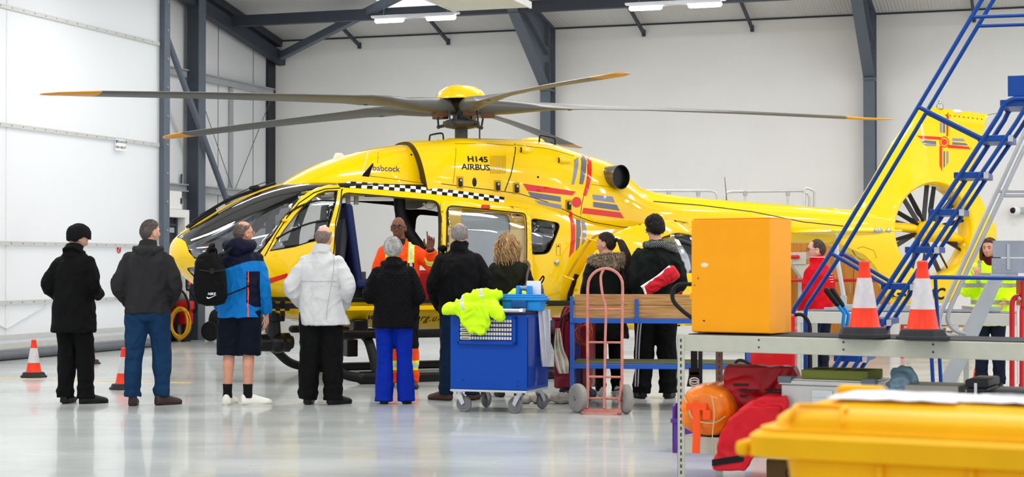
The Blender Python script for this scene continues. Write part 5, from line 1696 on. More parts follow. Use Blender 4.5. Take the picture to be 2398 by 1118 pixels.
# 1 --- man in black coat and beanie
m_coat = cloth('black_wool', (9, 9, 11))
m_trb = cloth('black_trousers', (9, 9, 11))
def coat_extra(b, S, k):
    b.tube([S((0, -0.03, 1.47)), S((0, 0.0, 1.51)), S((0, 0.02, 1.56))], [0.105 * k, 0.09 * k, 0.082 * k], 24)
    collar_hood(b, S, k, 1.475, -0.075, 0.036, 9, 0.10, 0.9)
p1, hm1, S1 = person('man in a long black coat and black beanie looking down, furthest left of the group', at_feet(172, 946), -0.28, 1.76,
    skin=('pale', (205, 160, 140)), head=(-0.75, -0.38), head_at=(0.01, 0.075, 1.625), lean=0.03,
    arms={'L': ((-0.275, -0.10, 1.16), (-0.20, 0.08, 1.02)), 'R': ((0.265, -0.02, 1.15), (0.20, 0.18, 1.06))},
    feet=((-0.085, 0.0, 0.15), (0.12, 0.03, -0.75)), shoes=dict(mat=mat('shoe_black', (18, 18, 20), 0.5), sole=m_blkm, laces=m_blkm),
    legs=dict(mat=m_trb, rad=(0.105, 0.09, 0.085), r=1.05, fold=0.008),
    top=dict(mat=m_coat, name='coat', hem=0.70, hemw=0.225, hemd=0.165, w=1.08, d=1.08, waist=0.19, fold=0.008, extra=coat_extra, sleeve=(0.082, 0.078, 0.07, 0.058)))
b = MB(); vs, fs = head_grid(lambda d: (lambda p: p + V((d.x / .074, d.y / .096, d.z / .112)).normalized() * ((0.02 + 0.018 * max(0, -d.y) + 0.012 * max(0, d.z) + 0.004 * noise.noise(p * 45)) if p.z > 0.022 - (0.075 if p.y < 0.02 else 0) * min(1, (0.02 - p.y) / 0.05 if p.y < 0.02 else 0) else -0.01))(head_shape(d)), 72, 56)
b.add(vs, fs, 0, hm1); b.build('beanie', mat('knit_black', (7, 7, 9), 0.95, bump=0.8, bscale=220), p1, angle=180)
b = MB(); b.ell((0, -0.09, 0.03), (0.06, 0.05, 0.07), mx=hm1); b.build('beanie_crown', mat('knit_black', (15, 15, 18)), p1)

# 2 --- man in charcoal jacket and jeans
m_char = cloth('charcoal', (42, 41, 43), var=0.1)
m_jean = cloth('blue_denim', (20, 52, 86), bump=0.4, bscale=350, var=0.2, vscale=5)
m_brown = mat('shoe_brown', (58, 42, 38), 0.55, var=0.15)
p2, hm2, S2 = person('man in a charcoal jacket and blue jeans with hands in his pockets', at_feet(345, 950), 0.05, 1.80,
    skin=('fair', (214, 160, 134)), head=(-0.85, 0.08), head_at=(0.02, 0.03, 1.64),
    arms={'L': ((-0.31, -0.07, 1.13), (-0.24, 0.10, 0.97)), 'R': ((0.31, -0.05, 1.13), (0.23, 0.12, 0.97))},
    feet=((-0.13, -0.03, 0.10, (-0.12, -0.01, 0.49)), (0.13, 0.02, -0.85, (0.13, 0.05, 0.49))), shoes=dict(mat=m_brown, sole=mat('sole_dark', (44, 38, 38), 0.7), laces=m_blkm, high=0.12),
    legs=dict(mat=m_jean, name='jeans', rad=(0.118, 0.09, 0.078), r=1.15, hipw=1.12, fold=0.009, hem=0.085),
    hair=dict(mat=hairm('grey_brown', (96, 88, 84)), mask=short_mask(0.045), th=0.012),
    top=dict(mat=m_char, hem=0.87, hemw=0.215, hemd=0.16, w=1.2, d=1.12, waist=0.195, fold=0.008, sleeve=(0.088, 0.08, 0.07, 0.055), extra=lambda b, S, k: (collar_hood(b, S, k), collar_band(b, S, k, 1.47, 1.555))))

# 3 --- man in blue jacket, shorts, black backpack
m_blue = cloth('bright_blue', (0, 112, 190), bump=0.12, rough=0.6, var=0.05)
m_nav = cloth('dark_navy', (8, 12, 38), bump=0.12, rough=0.65)
m_orl = mat('orange_piping', (250, 84, 40), 0.5)
def jk3(c):
    x, y, z = c
    if z > 1.33 + 0.04 * math.sin(x * 9) and abs(x) < 0.3: return 1
    if x > 0.03 and y < 0.03 and z < 1.27:
        if z > 0.9 and 0.09 < x < 0.205 and z > 0.93: 
            if 0.10 < x < 0.112 : return 2
            return 1 if z > 0.97 + (x - 0.1) * -0.6 else 0
        if 0.10 < x < 0.112: return 2
    return 0
p3, hm3, S3 = person('man in a bright blue jacket, navy shorts and white trainers', at_feet(560, 949), 0.0, 1.80,
    skin=('ruddy', (208, 148, 124)), head=(-0.9, 0.02), head_at=(0.03, 0.05, 1.635), chub=0.5,
    arms={'L': ((-0.27, -0.02, 1.14), (-0.24, 0.12, 0.93)), 'R': ((0.265, -0.02, 1.13), (0.285, 0.10, 0.86), dict(fwd=(0.02, 0.15, -1), palm=(-1, 0.2, 0), side=-1, curl=(0.45,) * 4))},
    feet=((-0.11, 0.0, -0.15), (0.085, -0.02, -1.15)), shoes=dict(mat=mat('trainer_white', (232, 230, 222), 0.5), sole=mat('trainer_sole', (214, 208, 198), 0.6), laces=mat('lace_white', (240, 240, 238)), socks=cloth('black_sock', (20, 20, 22)), len=0.3, high=0.085, sockh=0.2),
    legs=dict(mat=cloth('navy_shorts', (7, 16, 30)), name='shorts', hem=0.47, rad=(0.118, 0.118, 0.118), r=1.12, fold=0.007, stack=0),
    hair=dict(mat=hairm('grey_brown_2', (122, 106, 96)), mask=short_mask(0.06, bald=0.07), th=0.008),
    glasses=mat('thin_frame_dark', (50, 44, 40), 0.4), gr=0.0012,
    top=dict(mats=[m_blue, m_nav, m_orl], hem=0.83, hemw=0.205, hemd=0.165, w=1.18, d=1.15, waist=0.195, fold=0.006, voxel=0.006, matfn=jk3, sleeve=(0.082, 0.076, 0.068, 0.056),
        extra=lambda b, S, k: (collar_hood(b, S, k, 1.51, -0.10, 0.07, 8, 0.115, 1.25), collar_band(b, S, k, 1.47, 1.55))))
b = MB(); b.tube([S3((0.245, 0.02, 0.99)), S3((0.275, 0.06, 0.91)), S3((0.285, 0.09, 0.865))], [0.05, 0.054, 0.056], 16); 
text = None
bp = thing('backpack', 'black backpack with a white logo worn by the man in the blue jacket', 'backpack', (p3.location.x - 0.205, p3.location.y - 0.33, 0.0), 0.12)
b = MB()
rg = []
for z, hw, hd, cy in ((0.98, .06, .05, .01), (1.0, .125, .085, 0), (1.06, .155, .105, -.01), (1.18, .158, .112, -.012), (1.30, .150, .105, -.008), (1.40, .135, .085, 0.01), (1.46, .10, .06, .03), (1.485, .05, .03, .04)):
    rg.append([V((hw * math.copysign(abs(math.cos(a)) ** .75, math.cos(a)) + (1.2 - z) * 0.05 - 0.02, cy + hd * math.copysign(abs(math.sin(a)) ** .75, math.sin(a)), z)) for a in [2 * PI * q / 28 for q in range(28)]])
b.loft(rg)
m_bag = cloth('bag_black', (9, 9, 11), bump=0.3)
remesh(b, 'bag_body', [m_bag], bp, 0.009, 3, 0.5, folds(0.006, 3, sc=(9, 9, 9)))
for s in (-1, 1):
    b = MB(); b.tube(smooth_path([(s * 0.08 + 0.01, 0.07, 1.46), (s * 0.10 + 0.08, 0.16, 1.56 if s < 0 else 1.54), (s * 0.12 + 0.1, 0.30, 1.56), (s * 0.14 + 0.12, 0.44, 1.46)], 5), 0.026, 10, flat=0.35); b.build('shoulder_strap', m_bag, bp)
b = MB(); b.tube(smooth_path([(0.14, 0.02, 1.08), (0.24, 0.08, 1.12), (0.33, 0.12, 1.16), (0.38, 0.2, 1.2)], 4), 0.014, 8, flat=0.5); b.build('lower_strap', m_bag, bp)
b = MB(); b.tube(smooth_path([(-0.03, 0.02, 1.47), (-0.02, -0.02, 1.52), (0.03, -0.02, 1.52), (0.04, 0.02, 1.47)], 4), 0.01, 8); b.build('grab_handle', m_bag, bp)
b = MB(); b.tube([(-0.12, -0.105, 1.32), (0.0, -0.122, 1.30), (0.12, -0.105, 1.32)], 0.008, 8); b.box((0.0, -0.125, 1.31), (0.04, 0.015, 0.05)); b.build('buckle', m_blkm, bp)
b = MB()
sw = [(-.045, .012), (-.047, 0.0), (-.038, -.008), (-.022, -.007), (.05, .028), (-.02, .003), (-.034, .003)]
b.prism([(x + 0.0, z + 1.055) for x, z in sw], -0.1285, -0.1305, 'y'); b.build('logo', m_wht, bp, smooth=False)
text_on('logo', 'NIKE', 0.034, m_wht, Matrix.Translation((0.0, -0.129, 1.092)) @ Matrix.Rotation(PI / 2, 4, 'X'), bp, 0.001, bold=0.02, shear=0.15)

# 4 --- man in white jacket
m_wj = cloth('white_jacket', (206, 206, 207), bump=0.12, rough=0.7, var=0.03)
def wj_fold(c, n, _f=folds(0.010, 4, sc=(6, 6, 5))):
    q = _f(c, n)
    if c.y < 0 and 1.205 < c.z < 1.43 and abs(c.x) < 0.17: q = q + n * 0.012 * (1 - (c.z - 1.205) / 0.225)
    return q
def wj_extra(b, S, k):
    b.tube([S((0, -0.012, 1.47)), S((0, -0.004, 1.51)), S((0, 0.01, 1.555))], [0.096 * k, 0.09 * k, 0.088 * k], 24)
p4, hm4, S4 = person('bald man seen from behind in a white jacket and black trousers', at_feet(752, 948), -0.06, 1.755,
    skin=('fair2', (216, 164, 142)), head=(-0.25, 0.05), head_at=(0.02, 0.03, 1.635), chub=0.6, hroll=0.04,
    arms={'L': ((-0.33, -0.07, 1.14), (-0.22, 0.12, 0.96)), 'R': ((0.32, -0.07, 1.15), (0.24, 0.12, 0.97))},
    feet=((-0.13, 0.0, 0.05), (0.12, 0.0, -0.75)), shoes=dict(mat=mat('shoe_black', (18, 18, 20)), sole=m_blkm, laces=m_blkm),
    legs=dict(mat=m_trb, rad=(0.12, 0.108, 0.095), r=1.15, hipw=1.06, fold=0.009, hem=0.05),
    hair=dict(mat=hairm('stubble_grey', (150, 134, 124)), mask=short_mask(0.05, bald=0.045), th=0.004, wave=0.001),
    top=dict(mat=m_wj, foldfn=wj_fold, voxel=0.0075, sleeve=(0.092, 0.088, 0.076, 0.06), extra=wj_extra, fsc=(6, 6, 5),
        rings=[(0.78, 0.04, 0.0, .245, .19, 2.2), (0.86, 0.02, 0, .232, .185, 2.3), (1.0, 0, 0, .212, .175, 2.3), (1.2, 0, .01, .208, .168, 2.3), (1.33, 0, 0, .2, .152, 2.4), (1.40, 0, -.004, .18, .13, 2.2), (1.45, 0, -.004, .14, .1, 2.1), (1.5, 0, .004, .085, .08, 2), (1.53, 0, .01, .08, .08, 2)]))
b = MB(); b.tube(smooth_path([S4((0.10, -0.095, 1.52)), S4((0.15, -0.15, 1.42)), S4((0.135, -0.185, 1.2)), S4((0.10, -0.195, 1.0)), S4((0.085, -0.205, 0.84))], 5), 0.003, 6); b.build('seam_cord', mat('grey_cord', (150, 150, 156), 0.6), p4)

# 5 --- woman in black quilted jacket and bright blue trousers
m_quilt = mat('quilted_black', (10, 10, 13), 0.85, spec=0.15)
def quilt(m):
    nt = m.node_tree; b = nt.nodes['Principled BSDF']; L = nt.links.new
    tc = nt.nodes.new('ShaderNodeTexCoord'); ws_ = []
    for ang in (0.7, -0.7):
        mp = nt.nodes.new('ShaderNodeMapping'); mp.inputs['Rotation'].default_value = (0, ang, 0); L(tc.outputs['Object'], mp.inputs[0])
        w = nt.nodes.new('ShaderNodeTexWave'); w.inputs['Scale'].default_value = 9; w.bands_direction = 'X'; L(mp.outputs[0], w.inputs['Vector']); ws_.append(w)
    mm = nt.nodes.new('ShaderNodeMath'); mm.operation = 'MINIMUM'; L(ws_[0].outputs['Fac'], mm.inputs[0]); L(ws_[1].outputs['Fac'], mm.inputs[1])
    bp_ = nt.nodes.new('ShaderNodeBump'); bp_.inputs['Strength'].default_value = 0.6; bp_.inputs['Distance'].default_value = 0.012
    L(mm.outputs[0], bp_.inputs['Height']); L(bp_.outputs[0], b.inputs['Normal'])
quilt(m_quilt)
m_roy = cloth('royal_blue', (0, 40, 160), bump=0.15, rough=0.75, var=0.06)
p5, hm5, S5 = person('grey haired woman in a black quilted jacket and royal blue trousers', at_feet(922, 946), 0.0, 1.63, male=False,
    skin=('fair', (214, 160, 134)), head=(0.1, -0.12), head_at=(-0.015, 0.05, 1.63), shw=0.175,
    arms={'L': ((-0.30, -0.03, 1.13), (-0.15, 0.2, 1.12)), 'R': ((0.31, -0.02, 1.12), (0.15, 0.2, 1.14))},
    feet=((-0.1, -0.02, 0.1), (0.13, 0.0, -0.1)), shoes=dict(mat=mat('shoe_black', (18, 18, 20)), sole=m_blkm, len=0.25),
    legs=dict(mat=m_roy, rad=(0.105, 0.085, 0.098), r=1.1, hipw=1.1, fold=0.005, hem=0.025, stack=0),
    hair=dict(mat=hairm('silver', (172, 170, 168)), mask=short_mask(0.03, -0.02, -0.085), th=0.024, wave=0.008, freq=30),
    top=dict(mat=m_quilt, fold=0.006, hem=0.80, hemw=0.235, hemd=0.17, w=1.18, d=1.15, waist=0.195, sleeve=(0.088, 0.085, 0.078, 0.06), extra=lambda b, S, k: (collar_hood(b, S, k, 1.48, -0.08, 0.045, 9, 0.12, 0.9), collar_band(b, S, k, 1.47, 1.535, 0.1, 0.088), b.ell(S((0.2, 0.03, 0.98)), (0.07 * k, 0.07 * k, 0.12 * k)))))

# 6 --- the speaker in orange flight suit
m_or = cloth('flight_orange', (255, 74, 14), bump=0.15, rough=0.65, var=0.06)
m_hiy = mat('reflective_yellow', (225, 240, 30), 0.45, var=0.04)
m_sil = mat('reflective_silver', (196, 200, 204), 0.35, 0.2, var=0.04)
def jk6(c):
    x, y, z = c
    if z > 0.75 and abs(abs(x) - 0.115) < 0.032 and z < 1.5 and (y > 0 or y < -0.02):
        if abs(abs(x) - 0.115) < 0.012: return 2
        if 1.21 < z < 1.28 and y > 0: return 3
        return 1
    return 0
hand6 = dict(sc=0, fwd=(-0.05, 0.1, 1.0), palm=(0.15, 0.9, -0.1), side=-1, curl=(0.04, 0.75, 0.85, 0.62), thumb=0.3, spread=0.08)
SPK = (X2(938, 18.7), 18.7, 0)
dcol = ('deep', (116, 70, 52))
p6, hm6, S6 = person('bald man with glasses in an orange flight suit speaking with one raised hand', SPK, PI + 0.0, 1.90,
    skin=dcol, head=(-0.12, 0.02), head_at=(0.02, 0.03, 1.64), face=dict(brow=mat('hair_black', (20, 16, 16)), lips=mat('lips_deep', (126, 74, 66), 0.4)), glasses=mat('frame_black', (14, 14, 16), 0.3), gr=0.0024, gaze=0.003,
    arms={'R': ((0.27, 0.02, 1.14), (0.24, 0.2, 0.98)), 'L': ((-0.40, 0.06, 1.235), (-0.315, 0.19, 1.415), hand6)}, hand_s=1.05,
    feet=((-0.11, 0.0, 0.25), (0.11, 0.0, -0.25)), shoes=dict(mat=mat('boot_dark', (50, 34, 30), 0.5), sole=m_blkm, high=0.13),
    legs=dict(mats=[m_or, m_hiy, m_sil, m_trb], name='flight_trousers', rad=(0.105, 0.088, 0.08), r=1.08, fold=0.008, hem=0.06,
              matfn=lambda c: 3 if c[2] > 0.44 else 1 if (0.20 < c[2] < 0.235 or 0.275 < c[2] < 0.31) else (2 if 0.235 <= c[2] <= 0.275 else 0)),
    top=dict(mats=[m_or, m_hiy, m_sil, m_blk], name='flight_suit_top', voxel=0.008, hem=0.86, hemw=0.19, hemd=0.14, w=1.12, d=1.08, waist=0.18, fold=0.009, matfn=jk6, sleeve=(0.088, 0.078, 0.068, 0.058), extra=lambda b, S, k: collar_hood(b, S, k, 1.475, -0.07, 0.035, 9, 0.095, 0.9)))
# reflective band and black cuff on the raised sleeve
e6, w6 = S6((-0.40 * 0.86, 0.06, 1.235)), S6((-0.315, 0.19, 1.415))
for t0, t1, r_, mm in ((0.30, 0.37, 0.084, m_hiy), (0.37, 0.45, 0.0835, m_sil), (0.45, 0.52, 0.083, m_hiy)):
    b = MB(); b.tube([e6.lerp(w6, t0), e6.lerp(w6, t1)], r_, 24); b.build('sleeve_band', mm, p6)
b = MB(); b.tube([e6.lerp(w6, 0.86), e6.lerp(w6, 0.97), e6.lerp(w6, 1.04)], [0.05, 0.046, 0.036], 18); b.build('inner_cuff', m_blkm, p6)
b = MB(); b.tube([S6((0, 0.008, 1.46)), S6((0, 0.02, 1.5)), S6((0, 0.025, 1.53))], [0.085, 0.076, 0.07], 20); b.build('undershirt', m_blkm, p6)

# 7 --- man in black jacket seen from behind
m_bj = cloth('black_jacket', (9, 9, 12), bump=0.12, rough=0.8)
p7, hm7, S7 = person('balding grey haired man in a black jacket and jeans behind the blue cart', at_feet(1076, 938), 0.0, 1.79,
    skin=('fair3', (222, 164, 146)), head=(0.0, 0.0), head_at=(0.0, 0.035, 1.64), chub=0.4,
    arms={'L': ((-0.30, -0.02, 1.13), (-0.24, 0.1, 0.93)), 'R': ((0.31, -0.02, 1.13), (0.22, 0.14, 0.97))},
    feet=((-0.13, -0.02, 0.95), (0.12, 0.02, -0.3)), shoes=dict(mat=mat('shoe_tan', (88, 56, 46), 0.5), sole=mat('sole_dark', (44, 38, 38))),
    legs=dict(mat=cloth('dark_denim', (16, 38, 62), bump=0.4, bscale=350, var=0.2), name='jeans', rad=(0.11, 0.085, 0.075), r=1.15, fold=0.007),
    hair=dict(mat=hairm('grey_white', (158, 152, 148)), mask=short_mask(0.055, bald=0.088), th=0.010),
    top=dict(mat=m_bj, fold=0.009, hem=0.86, hemw=0.21, hemd=0.16, w=1.2, d=1.15, waist=0.2, sleeve=(0.09, 0.085, 0.078, 0.064), extra=lambda b, S, k: (collar_band(b, S, k, 1.46, 1.56, 0.098, 0.09), b.ell(S((-0.165, 0.02, 1.5)), (0.05 * k, 0.05 * k, 0.03 * k)))))

# 8 --- woman with curly blonde hair
m_olive = cloth('dark_olive', (30, 32, 20), bump=0.15)
p8, hm8, S8 = person('woman with long curly blonde hair and dark olive jacket', at_feet(1192, 930), 0.0, 1.68, male=False,
    skin=('fair', (214, 160, 134)), head=(0.1, 0.0), head_at=(-0.02, 0.03, 1.635), shw=0.17,
    arms={'L': ((-0.25, -0.02, 1.14), (-0.15, 0.18, 1.05)), 'R': ((0.26, -0.02, 1.14), (0.15, 0.18, 1.08))},
    feet=((-0.09, 0.0, 0.2), (0.1, 0.0, -0.2)), shoes=dict(mat=m_brown, sole=m_blkm, len=0.26),
    legs=dict(mat=m_trb, rad=(0.1, 0.08, 0.07), r=1.08, fold=0.005),
    hair=dict(mat=hairm('blonde_base', (176, 140, 96)), mask=short_mask(0.03, -0.05, -0.1), th=0.03, wave=0.01, freq=30),
    top=dict(mat=m_olive, fold=0.007, hem=0.82, hemw=0.205, hemd=0.15, w=1.08, d=1.05, waist=0.18, sleeve=(0.08, 0.074, 0.066, 0.052)))
def strands(name, root, mx, m, n, roots, path, r=0.004, seg=5, seed=1):
    rnd = random.Random(seed); b = MB()
    for i in range(n):
        pts = path(rnd, roots(rnd)); m_ = len(pts)
        b.tube([mx @ V(p) for p in pts], [r * (1 - 0.55 * (q / (m_ - 1)) ** 3) for q in range(m_)], seg)
    o_ = b.build(name, m, root, angle=180); return o_
def curl_path(length, width, wav, fw):
    def f(rnd, st):
        a, z0, rr = st
        pts = []; ph = rnd.uniform(0, 6.28); L_ = length * rnd.uniform(0.72, 1.08); w1_ = rnd.uniform(0.7, 1.25); fq = fw * rnd.uniform(0.8, 1.2)
        for i in range(22):
            t = i / 21
            out = 0.088 * rr + width * w1_ * ease(t * 1.6) * (1 - 0.35 * max(0, t - 0.6) / 0.4)
            z = z0 - L_ * (t ** 1.25)
            x = math.cos(a) * out * (0.4 + 0.6 * ease(t * 3)); y = math.sin(a) * out * 1.05 * (0.4 + 0.6 * ease(t * 3)) - 0.01
            k_ = wav * ease(t * 2.5)
            pts.append((x + k_ * math.cos(ph + t * fq), y + k_ * math.sin(ph + t * fq), z))
        return pts
    return f
m_bl1 = hairm('blonde', (206, 172, 124)); m_bl2 = hairm('blonde_dark', (166, 126, 80))
for mm, sd_ in ((m_bl1, 3), (m_bl2, 8)):
    strands('hair_curls', p8, hm8, mm, 230, lambda r: (r.uniform(PI * 0.93, PI * 2.07), r.uniform(0.07, 0.128), r.uniform(0.5, 1.05)), curl_path(0.34, 0.045, 0.012, 15), 0.0045, 5, sd_)
hb_ = thing('handbag', 'grey purple handbag on the shoulder of the woman with curly blonde hair', 'handbag', (p8.location.x + 0.25, p8.location.y - 0.13, 0.0), 0.2)
b = MB(); rg = []
for z, hw, hd in ((1.0, .05, .04), (1.02, .1, .07), (1.08, .115, .075), (1.15, .10, .06), (1.19, .075, .03), (1.2, .05, .015)):
    rg.append([V((hw * math.copysign(abs(math.cos(a)) ** .8, math.cos(a)), hd * math.sin(a), z)) for a in [2 * PI * q / 20 for q in range(20)]])
b.loft(rg); m_hb = mat('handbag_leather', (92, 80, 88), 0.5, bump=0.3, bscale=30)
remesh(b, 'bag_body', [m_hb], hb_, 0.008, 2, 0.5, folds(0.007, 9, sc=(14, 14, 12)))
for s, mm in ((-1, m_hb), (1, m_bag)):
    b = MB(); b.tube(smooth_path([(s * 0.07, 0, 1.17), (s * 0.05 - 0.01, 0.02, 1.26), (-0.03, 0.05, 1.36), (-0.06, 0.09, 1.42)] if s < 0 else [(0.07, 0, 1.16), (0.11, 0, 1.22), (0.1, 0.0, 1.25), (0.05, 0.0, 1.18)], 5), 0.013, 8, flat=0.6); b.build('strap', mm, hb_)

# 9 --- woman with ponytail, fur hood
m_par = cloth('dark_parka', (12, 15, 15), bump=0.15, rough=0.75)
def par_x(b, S, k):
    b.ell(S((0, -0.09, 1.42)), (0.12 * k, 0.08 * k, 0.08 * k))
p9, hm9, S9 = person('woman with a long dark ponytail in a dark parka with a fur trimmed hood', at_feet(1423, 929), 0.25, 1.70, male=False,
    skin=('fair4', (216, 158, 134)), head=(0.95, 0.12), head_at=(-0.01, 0.03, 1.635), shw=0.17, face=dict(brow=mat('brow_brown', (60, 40, 30)), lips=mat('lips_pink', (196, 124, 110), 0.5)),
    arms={'L': ((-0.28, -0.02, 1.14), (-0.17, 0.16, 1.02)), 'R': ((0.28, -0.02, 1.14), (0.17, 0.16, 1.02))},
    feet=((-0.08, 0.0, 0.2), (0.1, 0.0, -0.2)), shoes=dict(mat=mat('trainer_grey', (176, 172, 172), 0.6), sole=mat('trainer_sole', (214, 208, 198)), len=0.26),
    legs=dict(mat=m_trb, rad=(0.1, 0.075, 0.058), r=1.05, fold=0.004),
    hair=dict(mat=hairm('dark_brown', (44, 30, 26)), mask=short_mask(0.035, -0.01, -0.07), th=0.012, wave=0.002, zs=1.5, freq=80),
    top=dict(mat=m_par, name='parka', fold=0.008, hem=0.62, hemw=0.225, hemd=0.17, w=1.16, d=1.15, waist=0.2, sleeve=(0.088, 0.084, 0.076, 0.06), extra=par_x))
m_hd = hairm('dark_brown', (44, 30, 26))
PT = [hm9 @ V((0, -0.098, 0.048)), hm9 @ V((0.005, -0.15, 0.055))] + [S9(p) for p in ((0.15, -0.13, 1.56), (0.19, -0.16, 1.44), (0.205, -0.17, 1.30), (0.20, -0.17, 1.15))]
PTS = smooth_path(PT, 5)
def pony(rnd, st):
    a, r0, ph = st; pts = []; e = rnd.uniform(0.82, 1.0); n_ = len(PTS) - 1
    for i in range(20):
        t = i / 19 * e; q = t * n_; j = min(int(q), n_ - 1); c = PTS[j].lerp(PTS[j + 1], q - j)
        w_ = (0.016 + 0.034 * ease(t * 2.2) * (1 - 0.35 * t)) * r0
        pts.append(c + V((math.cos(a) * w_ + 0.005 * math.sin(ph + t * 11), math.sin(a) * w_ * 0.8 + 0.004 * math.cos(ph + t * 9), 0)))
    return pts
strands('ponytail', p9, Matrix.Identity(4), m_hd, 420, lambda r: (r.uniform(0, 6.28), r.uniform(0.1, 1) ** .5, r.uniform(0, 6)), pony, 0.0035, 5, 4)
b = MB(); b.tube([hm9 @ V((0, -0.098, 0.048)), hm9 @ V((0, -0.125, 0.058))], [0.024, 0.02], 14); b.build('hair_tie', m_blkm, p9)
def fur_roots(rnd):
    return (rnd.uniform(0.0, 2 * PI), rnd.gauss(0, 1), rnd.gauss(0, 1), rnd.uniform(0, 6.28))
def fur_path(rnd, st):
    a, q1, q2, ph = st
    sa = math.sin(a)
    R0 = V((0.165 * math.cos(a), -0.035 + 0.135 * sa, 1.475 - 0.045 * sa * (1 if sa > 0 else 1.1) - (0.05 * (1 + math.tanh(q2 * 2)) if sa < 0 else 0) * -sa))
    d = V((math.cos(a) * 0.7 + q1 * 0.4, math.sin(a) * 0.7 + q2 * 0.4, 0.15 + 0.7 * math.sin(ph))).normalized()
    L_ = rnd.uniform(0.045, 0.085)
    return [S9(R0 + d * (L_ * t / 3) + V((0, 0, -0.015 * (t / 3) ** 2))) for t in range(4)]
for mm, sd_ in ((mat('fur_tan', (216, 198, 174), 0.9, var=0.3, vscale=60), 5), (mat('fur_brown', (150, 128, 104), 0.9, var=0.3, vscale=60), 6)):
    strands('fur_trim', p9, Matrix.Identity(4), mm, 2300, fur_roots, fur_path, 0.0028, 3, sd_)
b = MB(); b.tube([S9((0.15 * math.cos(a), -0.035 + 0.115 * math.sin(a), 1.46 - 0.04 * math.sin(a) * (1 if math.sin(a) > 0 else -0.25))) for a in [2 * PI * q / 30 for q in range(30)]], 0.034, 12, closed=True); b.build('hood_rim', mat('fur_brown', (150, 128, 104)), p9)

# 10 --- tall man with curly hair, dark green jacket
m_grn = cloth('dark_green_jacket', (16, 24, 22), bump=0.15, rough=0.75)
m_trk = cloth('track_trousers', (9, 9, 11))
p10, hm10, S10 = person('tall man with dark curly hair, dark green jacket and striped track trousers', at_feet(1537, 934), -0.1, 1.86,
    skin=('fair', (214, 160, 134)), head=(0.45, 0.05), head_at=(-0.02, 0.03, 1.64),
    arms={'L': ((-0.235, -0.05, 1.12), (-0.17, 0.14, 0.98)), 'R': ((0.27, -0.04, 1.13), (0.2, 0.14, 0.98))},
    feet=((-0.14, 0.0, 0.3), (0.11, 0.03, -0.2)), shoes=dict(mat=mat('shoe_black', (18, 18, 20)), sole=m_blkm),
    legs=dict(mats=[m_trk, mat('stripe_grey', (168, 168, 176), 0.6)], rad=(0.115, 0.098, 0.088), r=1.12, fold=0.007, matfn=lambda c: 0),
    hair=dict(mat=hairm('black_curly', (34, 26, 24)), mask=short_mask(0.04, 0.0, -0.06), th=0.03, wave=0.012, freq=38, zs=1.0),
    top=dict(mat=m_grn, fold=0.009, hem=0.84, hemw=0.21, hemd=0.16, w=1.1, d=1.1, waist=0.18, sleeve=(0.086, 0.078, 0.07, 0.06)))
def curl2(rnd, st):
    a, zz, ph = st
    st_ = V((0.088 * math.cos(a) * math.sqrt(max(0, 1 - (zz / 0.125) ** 2)), 0.11 * math.sin(a) * math.sqrt(max(0, 1 - (zz / 0.125) ** 2)) - 0.005, zz + 0.01))
    return [st_ * (1 + 0.06 * t / 8) + V((0.009 * math.cos(ph + t), 0.009 * math.sin(ph + t * 1.1), 0.009 * math.cos(ph + 1 + t * .9))) for t in range(9)]
strands('hair_curls', p10, hm10, hairm('black_curly', (34, 26, 24)), 420, lambda r: ((lambda a: (a, r.uniform(0.045 if math.sin(a) > 0 else -0.045, 0.124), r.uniform(0, 6)))(r.uniform(0, 2 * PI))), curl2, 0.0045, 5, 11)
# checked hood lining
def check_mat():
    m = mat('checked_lining', (60, 62, 62), 0.9); nt = m.node_tree; b = nt.nodes['Principled BSDF']; L = nt.links.new
    c = nt.nodes.new('ShaderNodeTexChecker'); c.inputs['Scale'].default_value = 95; c.inputs['Color1'].default_value = lin((26, 30, 30)); c.inputs['Color2'].default_value = lin((128, 130, 128))
    tc = nt.nodes.new('ShaderNodeTexCoord'); L(tc.outputs['Object'], c.inputs['Vector']); L(c.outputs[0], b.inputs['Base Color']); return m
b = MB()
for i in range(9):
    a = PI * (0.0 + 1.0 * i / 8) + 0.15
    b.ell(S10((math.cos(a) * 0.125 + 0.03, -0.09 * math.sin(a) - 0.005, 1.475 + 0.01 * math.sin(a))), (0.045, 0.045, 0.04), nu=12, nv=8)
b.caps_tube([S10((0.1, -0.09, 1.48)), S10((0.19, -0.06, 1.43))], [0.045, 0.03], 12)
remesh(b, 'hood', [check_mat()], p10, 0.009, 3, 0.5, folds(0.008, 2, sc=(12, 12, 12)))
b = MB()
for dx_ in (-0.012, 0.014):
    f_ = [(-0.148 , -0.115, 0.80), (-0.168, -0.095, 0.62), (-0.178, -0.085, 0.45), (-0.184, -0.085, 0.25), (-0.188, -0.082, 0.12)]
    b.tube(smooth_path([S10((x + dx_, y - 0.006, z)) for x, y, z in f_], 5), 0.0075, 6, flat=0.8)
b.build('side_stripe', mat('stripe_grey', (168, 168, 176)), p10)
rb = thing('shoulder_bag', 'red first aid shoulder bag with white stripe slung behind the tall man', 'bag', (p10.location.x + 0.02, p10.location.y - 0.23, 0.0), -0.1)
m_rbag = mat('bag_red', (205, 16, 36), 0.6, bump=0.4, bscale=30, var=0.1)
b = MB(); d_ = V((0.20, 0, 0.13)).normalized(); up_ = V((-d_.z, 0, d_.x)); rg = []
